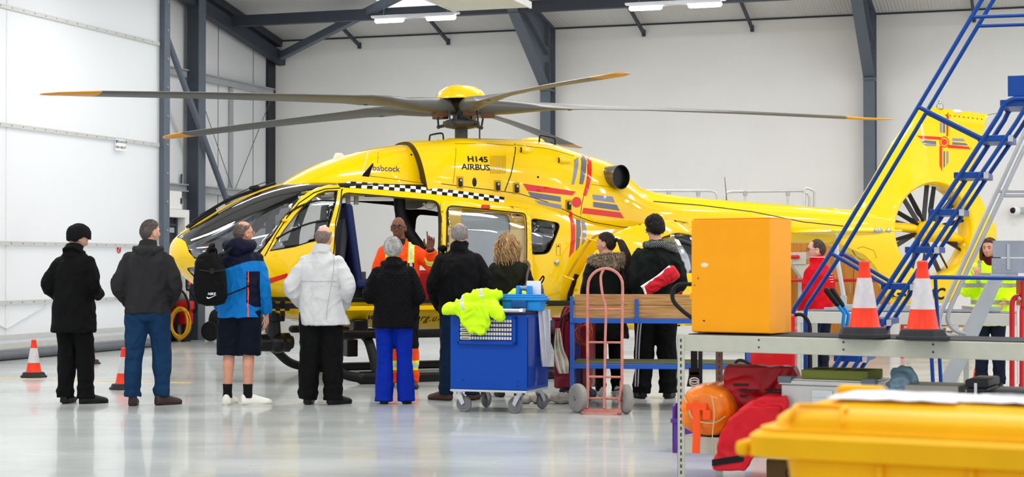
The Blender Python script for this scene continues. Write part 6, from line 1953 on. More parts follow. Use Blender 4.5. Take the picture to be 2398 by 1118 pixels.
for t, hw, hd in ((-0.19, .03, .03), (-0.185, .055, .05), (-0.1, .062, .065), (0.05, .066, .07), (0.13, .085, .075), (0.19, .08, .06), (0.205, .05, .04)):
    c = V((0, 0, 1.20)) + d_ * t
    rg.append([c + up_ * (hw * math.copysign(abs(math.cos(a)) ** .7, math.cos(a))) + V((0, hd * math.copysign(abs(math.sin(a)) ** .7, math.sin(a)), 0)) for a in [2 * PI * q / 24 for q in range(24)]])
b.loft(rg); remesh(b, 'bag_body', [m_rbag], rb, 0.008, 2, 0.5, folds(0.006, 4, sc=(14, 14, 12)))
b = MB(); b.tube(smooth_path([V((0, -0.035, 1.20)) + d_ * t + up_ * (0.052 + max(0, t) * 0.12) for t in (-0.19, -0.1, 0.0, 0.1, 0.17)], 4), 0.016, 8, flat=0.9, up=V((0, 1, 0)))
b.build('white_stripe', m_wht, rb)
b = MB(); b.tube([V((0, -0.06, 1.20)) - d_ * 0.19 - up_ * 0.03, V((0, -0.06, 1.20)) - d_ * 0.17 + up_ * 0.05], 0.012, 8); b.build('end_stripe', m_wht, rb)
b = MB(); b.tube(smooth_path([V((0.05, 0.0, 1.28)), (0.0, 0.02, 1.42), (-0.05, 0.07, 1.52), (-0.08, 0.16, 1.545)], 5), 0.02, 8, flat=0.35); b.build('strap', m_bag, rb)
b = MB(); b.tube([(0.1, -0.02, 1.03), (0.22, -0.03, 1.1)], 0.02, 8, flat=0.4); b.build('waist_strap', m_rbag, rb)

# 11 --- man in red jacket, far right, profile to the left
m_rj = cloth('red_fleece', (200, 10, 28), bump=0.2, rough=0.8)
p11, hm11, S11 = person('balding man with glasses in a red fleece facing left behind the blue steps', (X2(1916, 18.4), 18.4, 0), 0.75, 1.635,
    skin=('fair5', (220, 166, 144)), head=(0.75, 0.0), head_at=(0, 0.03, 1.635), face=dict(brow=mat('brow_brown', (60, 40, 30)), lips=mat('lips_pink', (190, 100, 96))), hs=1.03,
    glasses=mat('thin_frame_dark', (50, 44, 40)), gr=0.0016,
    arms={'L': ((-0.26, 0.0, 1.14), (-0.2, 0.12, 0.92), dict(fwd=(0, 0.3, -1), palm=(1, 0, 0), side=-1, curl=(0.4,) * 4)), 'R': ((0.26, -0.02, 1.14), (0.22, 0.1, 0.9), dict(fwd=(0, 0.3, -1), palm=(-1, 0, 0), side=-1, curl=(0.4,) * 4))},
    feet=((-0.1, 0, 0.1), (0.1, 0, -0.1)), shoes=dict(mat=mat('shoe_black', (18, 18, 20)), sole=m_blkm),
    legs=dict(mat=cloth('navy_trousers', (20, 26, 44)), rad=(0.1, 0.08, 0.072), fold=0.006),
    hair=dict(mat=hairm('brown_grey', (84, 66, 58)), mask=lambda d, p: min(short_mask(0.03)(d, p), (0.035 - p.y) / 0.03), th=0.009),
    top=dict(mat=m_rj, fold=0.008, hem=0.86, hemw=0.19, hemd=0.15, w=1.06, d=1.1, waist=0.185, extra=lambda b, S, k: collar_band(b, S, k, 1.46, 1.56, 0.09, 0.082)))
def jtext(root, s, size, pos, rz, m):
    return text_on('lettering', s, size, m, face_cam(pos, rz), root, 0.0008)
for q_, (w_2, z_2) in enumerate(((0.05, 1.36), (0.11, 1.325), (0.09, 1.295), (0.06, 1.265))):
    tj = [c_ for c_ in p11.children if c_.name.startswith('jacket')][0].data
    tr_ = BVHTree.FromPolygons([v.co for v in tj.vertices], [tuple(p.vertices) for p in tj.polygons])
    b = MB(); P = []
    for i_ in range(7):
        x_ = 0.06 + w_2 * (i_ / 6 - 0.5); h_ = tr_.ray_cast(V((x_, -1, S11((0, 0, z_2)).z)), V((0, 1, 0)))
        if h_[0]: P.append(h_[0] + V((0, -0.002, 0)))
    b.tube(P, 0.004, 6); b.build('printed_line', mat('print_faded_white', (222, 200, 204), 0.6), p11)
b = MB(); b.tube([S11((0.085 * math.cos(a), 0.012 + 0.085 * math.sin(a), 1.553)) for a in [2 * PI * q / 24 for q in range(24)]], 0.004, 6, closed=True); b.build('lanyard', m_wht, p11)

# 12 --- woman in hi-vis jacket
m_hv = cloth('hi_vis_yellow', (206, 250, 10), bump=0.12, rough=0.65, var=0.05)
def jk12(c):
    x, y, z = c
    for z0 in (0.98, 1.18):
        if z0 < z < z0 + 0.05: return 1
    if abs(abs(x) - 0.11) < 0.022 and z > 1.2 and abs(y) > 0.04: return 1
    return 0
hand12 = dict(sc=0, fwd=(0.25, 0.3, 0.9), palm=(0.3, -0.75, 0.2), side=1, curl=(0.9, 1.0, 1.05, 1.1), thumb=0.4)
p12, hm12, S12 = person('woman with long brown hair in a yellow hi-vis jacket with her hand near her chin', (X2(2318, 18.6), 18.6, 0), PI - 0.35, 1.66, male=False,
    skin=('fair6', (204, 146, 122)), head=(-0.30, 0.0), head_at=(0, 0.035, 1.63), face=dict(brow=mat('brow_brown', (60, 40, 30)), lips=mat('lips_pink', (190, 100, 96))),
    arms={'R': ((0.30, 0.05, 1.14), (0.10, 0.25, 1.30), hand12), 'L': ((-0.3, 0.0, 1.14), (-0.2, 0.18, 1.0), dict(fwd=(0.3, 0.6, -0.6), palm=(1, 0, 0.3), side=-1, curl=(0.6,) * 4))}, hand_s=1.0,
    feet=((-0.1, 0, 0.1), (0.1, 0, -0.1)), shoes=dict(mat=mat('shoe_black', (18, 18, 20)), sole=m_blkm, len=0.25),
    legs=dict(mat=cloth('navy_trousers', (20, 26, 44)), rad=(0.1, 0.078, 0.07), fold=0.006),
    hair=dict(mat=hairm('brown', (82, 54, 42)), mask=short_mask(0.05, -0.03, -0.1), th=0.014, wave=0.003, zs=0.6),
    top=dict(mats=[m_hv, mat('reflective_dull', (150, 150, 140), 0.5)], voxel=0.008, fold=0.012, hem=0.74, hemw=0.22, hemd=0.175, w=1.14, d=1.15, waist=0.2, matfn=jk12, sleeve=(0.095, 0.09, 0.08, 0.066), extra=lambda b, S, k: collar_hood(b, S, k, 1.47, -0.08, 0.045, 9, 0.12, 0.8)))
b = MB(); b.tube([S12((0, 0.01, 1.42)), S12((0, 0.022, 1.5)), S12((0, 0.028, 1.545))], [0.09, 0.078, 0.07], 20); b.build('roll_neck', cloth('maroon_knit', (76, 18, 26), bump=0.4), p12)
def long_path(rnd, st):
    a, z0, rr = st; pts = []; L_ = rnd.uniform(0.26, 0.34); ph = rnd.uniform(0, 6)
    for i in range(14):
        t = i / 13; out = 0.085 * rr + 0.02 * ease(t * 2)
        k_ = 0.4 + 0.6 * ease(t * 3)
        pts.append((math.cos(a) * out * k_ * 1.02, math.sin(a) * out * 1.15 * k_ - 0.012, z0 - L_ * t ** 1.2 + 0.003 * math.sin(ph + 9 * t)))
    return pts
strands('long_hair', p12, hm12, hairm('brown', (82, 54, 42)), 420, lambda r: (r.uniform(PI * 0.86, PI * 2.14), r.uniform(0.06, 0.118), r.uniform(0.7, 1.08)), long_path, 0.0038, 5, 21)
# the two bands round the raised forearm
# ================================================================== equipment on the floor
m_cor = mat('cone_orange', (250, 58, 24), 0.4, var=0.08)
m_cwh = mat('cone_sleeve', (206, 202, 206), 0.4, var=0.12, vscale=18)
m_cbk = mat('cone_base_rubber', (46, 46, 50), 0.75, var=0.15, vscale=20)
def cone(loc, label, h=0.457, rz=0.0, group=None):
    t = thing('traffic_cone', label, 'traffic cone', loc, rz, group)
    k = h / 0.457
    b = MB(); rg = []
    for r, z in ((.15, 0), (.152, .012), (.15, .02), (.135, .024), (.122, .058), (.095, .064)):
        rg.append([V((r * k * math.cos(a) / max(abs(math.cos((a % (PI / 4)) - PI / 8)), .93), r * k * math.sin(a) / max(abs(math.cos((a % (PI / 4)) - PI / 8)), .93), z * k)) for a in [2 * PI * q / 32 for q in range(32)]])
    b.loft(rg); b.build('cone_base', m_cbk, t, angle=30)
    R_ = lambda z: (0.092 - (z - 0.06) * 0.172) * k
    b = MB()
    pr = [(.098 * k, .060), (.094 * k, .068), (R_(.075), .075), (R_(.176), .176)]; b.lathe([(r, z * k) for r, z in pr], seg=36)
    b.build('cone_body', m_cor, t)
    b = MB()
    pr2 = [(R_(.354), .354), (R_(.42), .42), (.031 * k, .424), (.031 * k, .45), (.022 * k, .457), (0.0, .457)]; b.lathe([(r, z * k) for r, z in pr2], seg=36)
    b.build('cone_top', m_cor, t)
    b = MB(); b.lathe([(R_(.176) + .001, .176 * k), (R_(.265) + .001, .265 * k), (R_(.354) + .001, .354 * k)], seg=36); b.build('reflective_sleeve', m_cwh, t)
    return t
cone(at_feet(79, 884), 'orange and white traffic cone standing left of the man in the black coat')
cone(at_feet(290, 912), 'traffic cone half hidden behind the man in blue jeans')
cone(at_feet(208, 853), 'traffic cone almost hidden behind the man in the black coat')
cone(at_feet(2297, 900), 'traffic cone on the floor seen below the table beside the ladder')

# ---------------- castor
m_zinc = mat('zinc_plate', (196, 198, 200), 0.35, 0.6, var=0.05)
m_wgr = mat('castor_grey_tyre', (112, 114, 118), 0.6, var=0.1)
def castor(parent, x, y, yaw, r=0.062, zt=0.19, dark=False):
    M_ = Matrix.Translation((x, y, 0)) @ Matrix.Rotation(yaw, 4, 'Z')
    b = MB(M_); b.box((0, 0, zt - 0.004), (0.11, 0.1, 0.008)); b.cyl((0, 0, zt - 0.03), (0, 0, zt - 0.005), 0.03, seg=16)
    for s in (-1, 1): b.prism([(-0.03, zt - 0.03), (0.03, zt - 0.03), (0.06, r + 0.012), (0.03, r - 0.012)], s * 0.028 - 0.0015, s * 0.028 + 0.0015, 'y')
    fk = b.build('castor', m_steel_dark if dark else m_zinc, parent, angle=40)
    b = MB(M_); b.lathe([(0.015, -0.016), (r * .62, -0.016), (r * .66, -.012), (r * .95, -0.016), (r, -0.008), (r, 0.008), (r * .95, .016), (r * .66, .012), (r * .62, .016), (0.015, .016)], (0.045, 0, r), (0, 1, 0), 28); b.build('castor_wheel', m_cbk if dark else m_wgr, fk)

# ---------------- blue tool cart
m_cart = mat('cart_blue', (0, 66, 165), 0.35, var=0.04, coat=0.12, spec=0.15)
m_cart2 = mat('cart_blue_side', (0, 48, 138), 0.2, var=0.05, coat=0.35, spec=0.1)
CX = V((-0.575, 15.68, 0)); CRZ = -0.34
cart = thing('tool_cart', 'blue steel tool cart on four grey castors with a chrome handle', 'cart', CX, CRZ)
W_, D_ = 0.75, 0.64; z0, z1 = 0.215, 0.915
b = MB(); b.box2((0, 0, z0), (W_, D_, z1)); b.build('cart_body', m_cart, cart, smooth=False, bevel=0.008)
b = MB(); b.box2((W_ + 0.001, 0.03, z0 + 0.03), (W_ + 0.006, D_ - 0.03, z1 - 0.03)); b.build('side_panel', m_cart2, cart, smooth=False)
b = MB(); b.box2((0.0, 0.0, z0 - 0.02), (W_, D_, z0 - 0.001)); b.build('chassis', m_zinc, cart, smooth=False)
b = MB(); b.box2((-0.006, -0.006, z1), (W_ + 0.006, D_ + 0.006, z1 + 0.025)); b.build('top_tray', mat('tray_maroon', (52, 16, 34), 0.5), cart, smooth=False, bevel=0.004)
b = MB(); b.caps_tube([(-0.02, -0.055, z1 + 0.035), (W_ - 0.04, -0.055, z1 + 0.035)], [0.017, 0.017], 12)
for x in (0.0, W_ - 0.05): b.prism([(0, z1 + 0.015), (0.02, z1 + 0.055), (-0.07, z1 + 0.055), (-0.085, z1 + 0.025)], x - 0.012 + 0.02, x + 0.02 + 0.02, 'x')
b.build('push_handle', mat('handle_silver', (186, 188, 194), 0.3, 0.4), cart, bevel=0.002)
b = MB()
px0, px1, pz0, pz1 = 0.085, 0.655, 0.635, 0.895
b.box2((px0, -0.035, pz0), (px1, 0, pz0 + 0.03)); b.box2((px0, -0.035, pz1 - 0.03), (px1, 0, pz1)); b.box2((px0, -0.035, pz0), (px0 + 0.02, 0, pz1)); b.box2((px1 - 0.03, -0.035, pz0), (px1, 0, pz1)); b.box2((px0, -0.012, pz0), (px1, -0.002, pz1))
vp = b.build('vent_panel', m_cart, cart, smooth=False, bevel=0.003)
b = MB()
for i in range(15):
    for j in range(5):
        b.box2((0.225 + i * 0.0265, -0.030, 0.68 + j * 0.04), (0.225 + i * 0.0265 + 0.019, -0.012, 0.68 + j * 0.04 + 0.026))
b.build('grille_tiles', mat('tile_cream', (214, 208, 196), 0.4), vp, smooth=False, bevel=0.002)
b = MB()
for j in range(5): b.box2((0.108, -0.03, 0.676 + j * 0.04), (0.218, -0.012, 0.708 + j * 0.04))
b.build('drawer_pull', mat('tile_cream', (214, 208, 196)), vp, smooth=False, bevel=0.006)
b = MB()
for j in range(5): b.box2((0.125, -0.034, 0.688 + j * 0.04), (0.2, -0.028, 0.694 + j * 0.04))
b.build('pull_slot', mat('slot_brown', (90, 44, 40), 0.5), vp, smooth=False)
b = MB(); b.cyl((0.085, -0.04, 0.775), (0.085, -0.0, 0.775), 0.022, seg=16); b.build('knob', m_cart, vp)
b = MB()
for x, z in ((0.13, 0.30), (0.665, 0.3), (0.665, 0.255)): b.cyl((x, -0.004, z), (x, 0.001, z), 0.006, seg=10)
b.build('bolt_hole', m_blk, cart)
for x, y, yaw in ((0.07, 0.06, 0.0), (0.66, 0.06, 2.9), (0.12, 0.58, 1.4), (0.68, 0.58, 1.2)): castor(cart, x, y, yaw, 0.075, 0.196)

def CL(x, y, z): return CX + Matrix.Rotation(CRZ, 3, 'Z') @ V((x, y, z))
# toolbox on the cart
m_tb = mat('toolbox_blue', (18, 136, 214), 0.4, var=0.05)
tb = thing('toolbox', 'bright blue plastic toolbox with a fold up handle on top of the cart', 'toolbox', CL(0.44, 0.12, z1 + 0.025), CRZ)
b = MB(); b.loft([[V((x * s, y * s2, z)) for x, y in ((0.02, .02), (0.38, .02), (0.38, .21), (0.02, .21))] for z, s, s2 in ((0.001, 1, 1), (0.10, 1.04, 1.03))]); b.build('box_body', m_tb, tb, smooth=False, bevel=0.012)
b = MB(); b.box2((-0.015, 0.0, 0.098), (0.42, 0.235, 0.12)); b.box2((0.0, 0.01, 0.12), (0.405, 0.225, 0.142)); b.box2((0.02, 0.02, 0.142), (0.385, 0.215, 0.156)); b.build('lid', m_tb, tb, smooth=False, bevel=0.006)
b = MB(); b.box2((0.12, -0.008, 0.03), (0.27, 0.02, 0.1)); b.build('latch', mat('latch_blue', (10, 84, 150), 0.5), tb, smooth=False, bevel=0.006)
b = MB()
for x in (0.14, 0.245): b.prism([(0.06, 0.15), (0.16, 0.15), (0.15, 0.235), (0.07, 0.235)], x, x + 0.035, 'x')
b.build('handle_bracket', m_tb, tb, smooth=False, bevel=0.008)
b = MB(); b.cyl((0.16, 0.11, 0.215), (0.26, 0.11, 0.215), 0.018, seg=14); b.build('handle', mat('toolbox_grip', (130, 160, 190), 0.4), tb)

# hi-vis jacket thrown over the front of the cart
m_hv2 = mat('hi_vis_cloth', (205, 250, 8), 0.6, bump=0.25, bscale=120, var=0.05)
hj = thing('folded_jacket', 'yellow hi-vis jacket draped over the handle and front of the blue cart', 'jacket', CL(0, 0, 0), CRZ)
b = MB()
b.caps_tube(smooth_path([(-0.02, -0.03, .955), (0.12, -0.02, 1.0), (0.28, 0.0, 1.02), (0.42, 0.03, 1.05)], 4), [.02 + .03 * math.sin(PI * (i + 2) / 16) for i in range(13)], 14)
b.caps_tube(smooth_path([(0.16, 0.0, 1.045), (0.28, 0.0, 1.075), (0.44, 0.06, 1.09)], 4), [.035 + .02 * math.sin(PI * (i + 1) / 10) for i in range(9)], 14)
b.loft([[V((x, y, z)) for x, y in ((x0_, -0.10), (x1_, -0.10), (x1_, -0.045), (x0_, -0.045))] for z, x0_, x1_ in ((0.74, 0.25, 0.37), (0.80, 0.19, 0.40), (0.9, 0.12, 0.41), (0.96, 0.06, 0.42), (1.0, 0.1, 0.42))])
b.caps_tube([(0.40, -0.02, 1.0), (0.47, -0.05, 0.95), (0.52, -0.06, 0.90)], [0.06, 0.062, 0.04], 14)
b.caps_tube([(-0.02, -0.05, .95), (0.1, -0.07, .97), (0.24, -0.07, .97)], [0.03, 0.04, 0.04], 12)
b.box2((0.0, -0.05, 0.955), (0.42, 0.2, 0.99))
def jf(c, n):
    p = V((c.x * 10, c.y * 10, c.z * 6)); q = p + noise.noise_vector(p * 0.7) * 1.2
    return c + n * (0.022 * (1 - 2.4 * abs(noise.noise(q))) + 0.006 * noise.noise(q * 2.7))
remesh(b, 'jacket_cloth', [m_hv2, m_sil], hj, 0.0075, 4, 0.5, jf, lambda c: 1 if (abs((c[0] - 0.17) * 0.9 + (c[2] - 0.98) * 0.4) < 0.014 and c[2] > 0.955 and c[0] < 0.3) or abs((c[0] - 0.33) + (c[2] - 1.08) * 0.4) < 0.014 and c[2] > 1.06 else 0)
hj2 = thing('folded_vest', 'scrap of yellow hi-vis cloth behind the blue toolbox', 'cloth', CL(0.52, 0.42, z1 + 0.025), CRZ)
b = MB(); b.ell((0, 0, 0.09), (0.1, 0.06, 0.1)); remesh(b, 'cloth_body', [m_hv2], hj2, 0.008, 2, 0.5, jf)
b = MB(); b.box((0, 0, 0.14), (0.14, 0.004, 0.28)); 
pp_ = b.build('paper_sheet', m_white, smooth=False); pp_.location = CL(0.72, 0.30, z1 + 0.025); pp_.rotation_euler = (0, 0, CRZ); tag(pp_, 'white paper sheet standing behind the blue toolbox', 'paper')

def hanging_cloth(name, label, cat, c, pts, m, thick=0.012, rz=0.0, amp=0.012):
    """pts rows (z, x0, x1, y)"""
    t = thing(name, label, cat, c, rz)
    b = MB(); rg = []
    for i in range(33):
        z = pts[0][0] + (pts[-1][0] - pts[0][0]) * i / 32
        rows = sorted([(r[0], r[1], r[2], r[3]) for r in pts])
        x0, x1, y = interp(rows, z)
        A_, B2 = [], []
        for j in range(15):
            s = j / 14; x = x0 + (x1 - x0) * s; w = amp * math.sin(s * 14 + z * 6) + amp * 0.6 * noise.noise(V((x * 14, z * 8, 3)))
            A_.append(V((x, y + w, z))); B2.append(V((x, y + w + thick, z)))
        rg.append(A_ + B2[::-1])
    b.loft(rg); b.build('cloth_body', m, t, angle=80)
    return t
m_rag = mat('grey_white_cloth', (196, 196, 206), 0.85, bump=0.3, bscale=60, var=0.06); m_dirty = mat('dirty_rag', (180, 172, 158), 0.9, bump=0.5, bscale=40, var=0.25, vscale=12)
hanging_cloth('cleaning_cloth', 'long pale cloth hanging over the right side of the blue cart', 'cloth', CL(W_ + 0.03, 0.30, 0), [(0.955, -0.02, 0.10, 0), (0.8, -0.01, 0.10, 0), (0.5, 0.01, 0.10, 0.0), (0.42, 0.02, 0.085, 0)], m_rag, rz=0.2)
hanging_cloth('rag', 'dirty grey rag hanging between the blue cart and the dark red cart', 'cloth', CL(W_ + 0.19, 0.28, 0), [(0.78, 0.0, 0.04, 0), (0.6, -0.015, 0.07, 0), (0.45, 0.0, 0.12, 0.0), (0.36, 0.03, 0.12, 0)], m_dirty, 0.006, rz=0.1, amp=0.022)
rg_ = thing('floor_rag', 'crumpled grey rag lying on the floor under the blue cart', 'cloth', at(1262, 948, 16.6) * V((1, 1, 0)), 0.1)
b = MB(); 
for x, y, r in ((0, 0, .05), (.1, .02, .045), (.2, -.01, .06), (-.12, 0.02, .04), (.28, .02, .035)): b.ell((x, y, r * .8 + 0.012), (r * 1.6, r * 1.3, r * .8))
remesh(b, 'cloth_body', [m_dirty], rg_, 0.009, 2, 0.5, jf)

# ---------------- dark red cart with cable hanks
m_dr = mat('cart_dark_red', (120, 10, 34), 0.35, var=0.05, coat=0.3)
rc = thing('utility_cart', 'dark red steel cart on black castors between the blue cart and wooden bench', 'cart', (X2(1297, 16.85), 16.85, 0), -0.2)
b = MB(); b.box2((0, 0, 0.14), (0.36, 0.4, 0.82)); b.build('cart_body', m_dr, rc, smooth=False, bevel=0.01)
b = MB(); b.box2((-0.02, -0.02, 0.82), (0.38, 0.42, 0.85)); b.build('top_tray', m_dr, rc, smooth=False, bevel=0.006)
for x, y in ((0.08, 0.06), (0.3, 0.06), (0.08, 0.34), (0.3, 0.34)): castor(rc, x, y, 0.9, 0.05, 0.14, True)
def hank(name, label, cat, c, mats_, n, rx, rz_, seed, yaw=0.0, rr=0.007):
    t = thing(name, label, cat, c, yaw); rnd = random.Random(seed)
    per = [MB() for _ in mats_]
    for i in range(n):
        ox, oz, sx, sz, oy = rnd.uniform(-.02, .02), rnd.uniform(-.015, .03), rnd.uniform(.8, 1.1), rnd.uniform(.85, 1.05), rnd.uniform(-.035, .035)
        pts = [V((ox + rx * sx * math.cos(a), oy + 0.02 * math.sin(a * 2 + i), oz + rz_ * sz * math.sin(a) * (1 + 0.1 * math.cos(a)))) for a in [2 * PI * q / 36 for q in range(36)]]
        per[i % len(mats_)].tube(pts, rr, 7, closed=True)
    for b, m in zip(per, mats_): b.build('cable_loops', m, t)
    return t
m_hr = mat('hose_red', (150, 24, 36), 0.4); m_hk = mat('hose_dark', (50, 14, 22), 0.45)
hank('air_hose', 'hank of dark red air hose hanging at the left end of the wooden bench', 'hose', at(1327, 800, 16.35), [m_hr, m_hk], 14, 0.055, 0.30, 3)
hank('cable_hank', 'orange red cable hank hanging under the wooden bench', 'cable', at(1366, 782, 16.5), [mat('cable_rust', (160, 60, 30), 0.5)], 7, 0.075, 0.10, 5)

# ---------------- blue framed bench with a wooden side board
m_fb = mat('bench_blue', (36, 92, 186), 0.4, var=0.06)
m_wood = mat('board_wood', (176, 126, 74), 0.6, var=0.3, vscale=3, stretch=(1.2, 4, 22), bump=0.15, bscale=20, col2=(204, 156, 98))
BX = V((X2(1334, 16.0), 16.0, 0)); BRZ = -0.12
bn = thing('work_bench', 'long blue framed trolley bench with varnished wooden side boards', 'bench', BX, BRZ)
LB = 1.7; DB = 0.75
b = MB(); b.box2((0.045, 0.0, 0.86), (LB, 0.03, 0.985)); b.box2((0.045, 0.0, 0.988), (LB, 0.03, 1.09)); b.build('side_board', m_wood, bn, smooth=False, bevel=0.006)
b = MB(); b.box2((0.045, DB - 0.03, 0.86), (LB, DB, 0.95)); b.build('side_board', m_wood, bn, smooth=False, bevel=0.006)
b = MB(); b.box2((0.0, -0.012, 0.815), (LB, 0.035, 0.862)); b.box2((0.0, DB - 0.035, 0.815), (LB, DB, 0.862)); b.box2((0, 0, 0.815), (0.04, DB, 0.862)); b.build('top_frame', m_fb, bn, smooth=False, bevel=0.004)
for y0 in (-0.005, DB - 0.04):
    b = MB(); b.box2((0.0, y0, 0.385), (LB, y0 + 0.035, 0.43)); b.build('shelf_rail', m_fb, bn, smooth=False, bevel=0.004)
b = MB(); b.box2((0.02, 0.02, 0.425), (LB, DB - 0.02, 0.438)); b.build('lower_shelf', mat('shelf_olive', (74, 78, 44), 0.7, var=0.3, vscale=4), bn, smooth=False)
for x, y in ((0.0, 0.0), (0.0, DB - 0.04), (LB - 0.04, 0), (LB - 0.04, DB - 0.04)):
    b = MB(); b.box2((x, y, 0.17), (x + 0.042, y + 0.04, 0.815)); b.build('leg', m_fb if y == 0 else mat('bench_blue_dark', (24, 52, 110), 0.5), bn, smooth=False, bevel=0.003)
    castor(bn, x + 0.02, y + 0.02, 0.6, 0.055, 0.17, True)
for x in (0.005, 0.62, 1.24):
    b = MB(); b.box2((x, -0.03, 0.82), (x + 0.034, -0.002, 1.07 if x < 0.1 else 1.045)); b.build('stake', m_fb, bn, smooth=False, bevel=0.003)

# ---------------- pink sack truck
m_pk = mat('faded_red_paint', (200, 128, 116), 0.6, var=0.18, vscale=10)
st = thing('sack_truck', 'faded pink sack truck with two grey rubber wheels in front of the bench', 'hand truck', (X2(1407, 15.5), 15.5, 0), -0.22)
def ST(px, z):   # lean back
    return V(((px - 1410) / 254.0, (z - 0.05) * 0.22, z))
b = MB()
arch = [ST(1377, 0.05), ST(1377, 0.25), ST(1373, 0.6), ST(1370, 0.9), ST(1368, 1.15)] + [V((-0.165 + 0.165 * (1 - math.cos(a)) , 0, 0)) + ST(1368, 1.17) * V((0, 1, 0)) + V((0, 0.02 * math.sin(a), 1.17 + 0.165 * math.sin(a))) for a in [PI * q / 12 for q in range(1, 12)]] + [ST(1452, 1.15), ST(1453, 0.9), ST(1455, 0.6), ST(1458, 0.25), ST(1452, 0.12)]
b.tube(arch, 0.014, 12); fr_t = b.build('tube_frame', m_pk, st)
b = MB(); b.tube(smooth_path([V((-0.02, 0.27, 1.325)), V((-0.045, 0.26, 1.25)), V((-0.02, 0.22, 1.08)), V((0.015, 0.18, 0.95)), V((0.022, 0.1, 0.6)), V((0.03, 0.0, 0.05))], 5), 0.013, 10); b.build('centre_tube', m_pk, st)
for z in (0.955, 0.65, 0.335):
    b = MB(); b.tube([ST(1373, z), ST(1454, z)], 0.011, 10); b.build('cross_bar', m_pk, st)
b = MB(); b.box2((-0.17, -0.12, 0.008), (0.19, -0.10, 0.02)); b.box2((-0.17, -0.12, 0.008), (-0.15, 0.02, 0.02)); b.box2((0.17, -0.12, 0.008), (0.19, 0.02, 0.02)); b.box2((-0.17, 0.0, 0.008), (0.19, 0.02, 0.045)); b.build('toe_plate', m_pk, st, smooth=False)
b = MB(); b.tube([(-0.2, 0.06, 0.135), (0.22, 0.06, 0.135)], 0.011, 10); 
for x in (-0.13, 0.17): b.tube([(x, 0.0, 0.04), (x, 0.06, 0.135), (x, 0.09, 0.3)], 0.01, 8)
b.build('axle', m_pk, st)
for s, yaw in ((-1, 0.75), (1, 0.45)):
    c = V((s * 0.225 + 0.0, 0.06, 0.135)); ax = V((math.cos(yaw), math.sin(yaw), 0))
    b = MB(); b.lathe([(0.06, -0.035), (0.105, -0.04), (0.128, -0.028), (0.135, -0.01), (0.135, 0.01), (0.128, 0.028), (0.105, 0.04), (0.06, 0.035)], c, ax, 40); ty = b.build('wheel', mat('grey_tyre', (146, 142, 138), 0.75, var=0.1), st)
    b = MB(); s_, u_ = frame_from(ax)
    for q in range(26):
        a = 2 * PI * q / 26
        for w in (-0.02, 0.0, 0.02):
            p = c + (s_ * math.cos(a + w * 3) + u_ * math.sin(a + w * 3)) * (0.1305 - abs(w) * 0.12) + ax * w
            b.ell(p, (0.006, 0.006, 0.006), nu=6, nv=4)
    b.build('tread', mat('grey_tyre', (146, 142, 138)), ty)
    b = MB(); b.lathe([(0.0, -0.03), (0.02, -0.045), (0.03, -0.02), (0.06, -0.018), (0.06, 0.018), (0.03, 0.02), (0.02, 0.045), (0.0, 0.03)], c, ax, 24); b.build('wheel_hub', mat('hub_dull', (120, 116, 112), 0.5), ty)

# ================================================================== foreground table and what stands on it
m_cream = mat('slotted_angle_cream', (190, 190, 176), 0.5, var=0.05, vscale=12)
TRZ = -0.55
TO = V((X2(1587, 10.75), 10.75, 0))
tbm = Matrix.Translation(TO) @ Matrix.Rotation(TRZ, 4, 'Z')
def TL_(x, y, z): return tbm @ V((x, y, z))
tab = thing('shelving_table', 'cream slotted steel table with a black mat top and lower shelf', 'table', TO, TRZ)
TLn, TD, TH = 2.6, 0.62, 0.93
b = MB(); b.box2((0, 0, TH - 0.105), (TLn, 0.02, TH - 0.004)); b.box2((0, TD - 0.02, TH - 0.105), (TLn, TD, TH - 0.004)); b.box2((0, 0, TH - 0.105), (0.02, TD, TH - 0.004)); b.box2((TLn - 0.02, 0, TH - 0.105), (TLn, TD, TH - 0.004)); b.build('top_rail', m_cream, tab, smooth=False, bevel=0.004)
b = MB(); b.box2((0.01, 0.01, TH - 0.03), (TLn - 0.01, TD - 0.01, TH - 0.002)); b.build('tabletop', m_cream, tab, smooth=False)
b = MB(); b.box2((0.06, 0.03, TH - 0.002), (TLn - 0.02, TD - 0.015, TH + 0.004)); b.build('rubber_mat', mat('rubber_mat', (40, 40, 46), 0.7, bump=0.3, bscale=120), tab, smooth=False)
b = MB(); b.box2((0, 0, 0.175), (TLn, 0.02, 0.285)); b.box2((0, TD - 0.02, 0.175), (TLn, TD, 0.285)); b.box2((0, 0.02, 0.255), (TLn, TD - 0.02, 0.28)); b.build('lower_shelf', m_cream, tab, smooth=False, bevel=0.003)
for x, y, sx in ((-0.002, -0.003, 1), (0.0, TD - 0.045, 1), (TLn - 0.04, -0.003, -1), (TLn - 0.04, TD - 0.045, -1)):
    b = MB(); b.box2((x, y, 0.0), (x + 0.05, y + 0.004, TH - 0.0)); b.box2((x, y, 0), (x + 0.004, y + 0.048, TH))
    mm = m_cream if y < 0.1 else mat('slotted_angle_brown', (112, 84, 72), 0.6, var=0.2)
    lg = b.build('leg', mm, tab, smooth=False)
    b = MB()
    for q in range(22): b.box2((x + 0.019, y - 0.001, 0.04 + q * 0.04), (x + 0.031, y + 0.001, 0.062 + q * 0.04)); b.box2((x - 0.001, y + 0.018, 0.04 + q * 0.04), (x + 0.001, y + 0.03, 0.062 + q * 0.04))
    b.build('slots', m_steel_dark, lg, smooth=False)
b = MB()
for q in range(4):
    for z in (TH - 0.03, TH - 0.075): b.box2((0.55 + q * 0.55, -0.0015, z), (0.562 + q * 0.55, 0.0, z + 0.012))
b.build('rail_slot', m_steel_dark, tab, smooth=False)

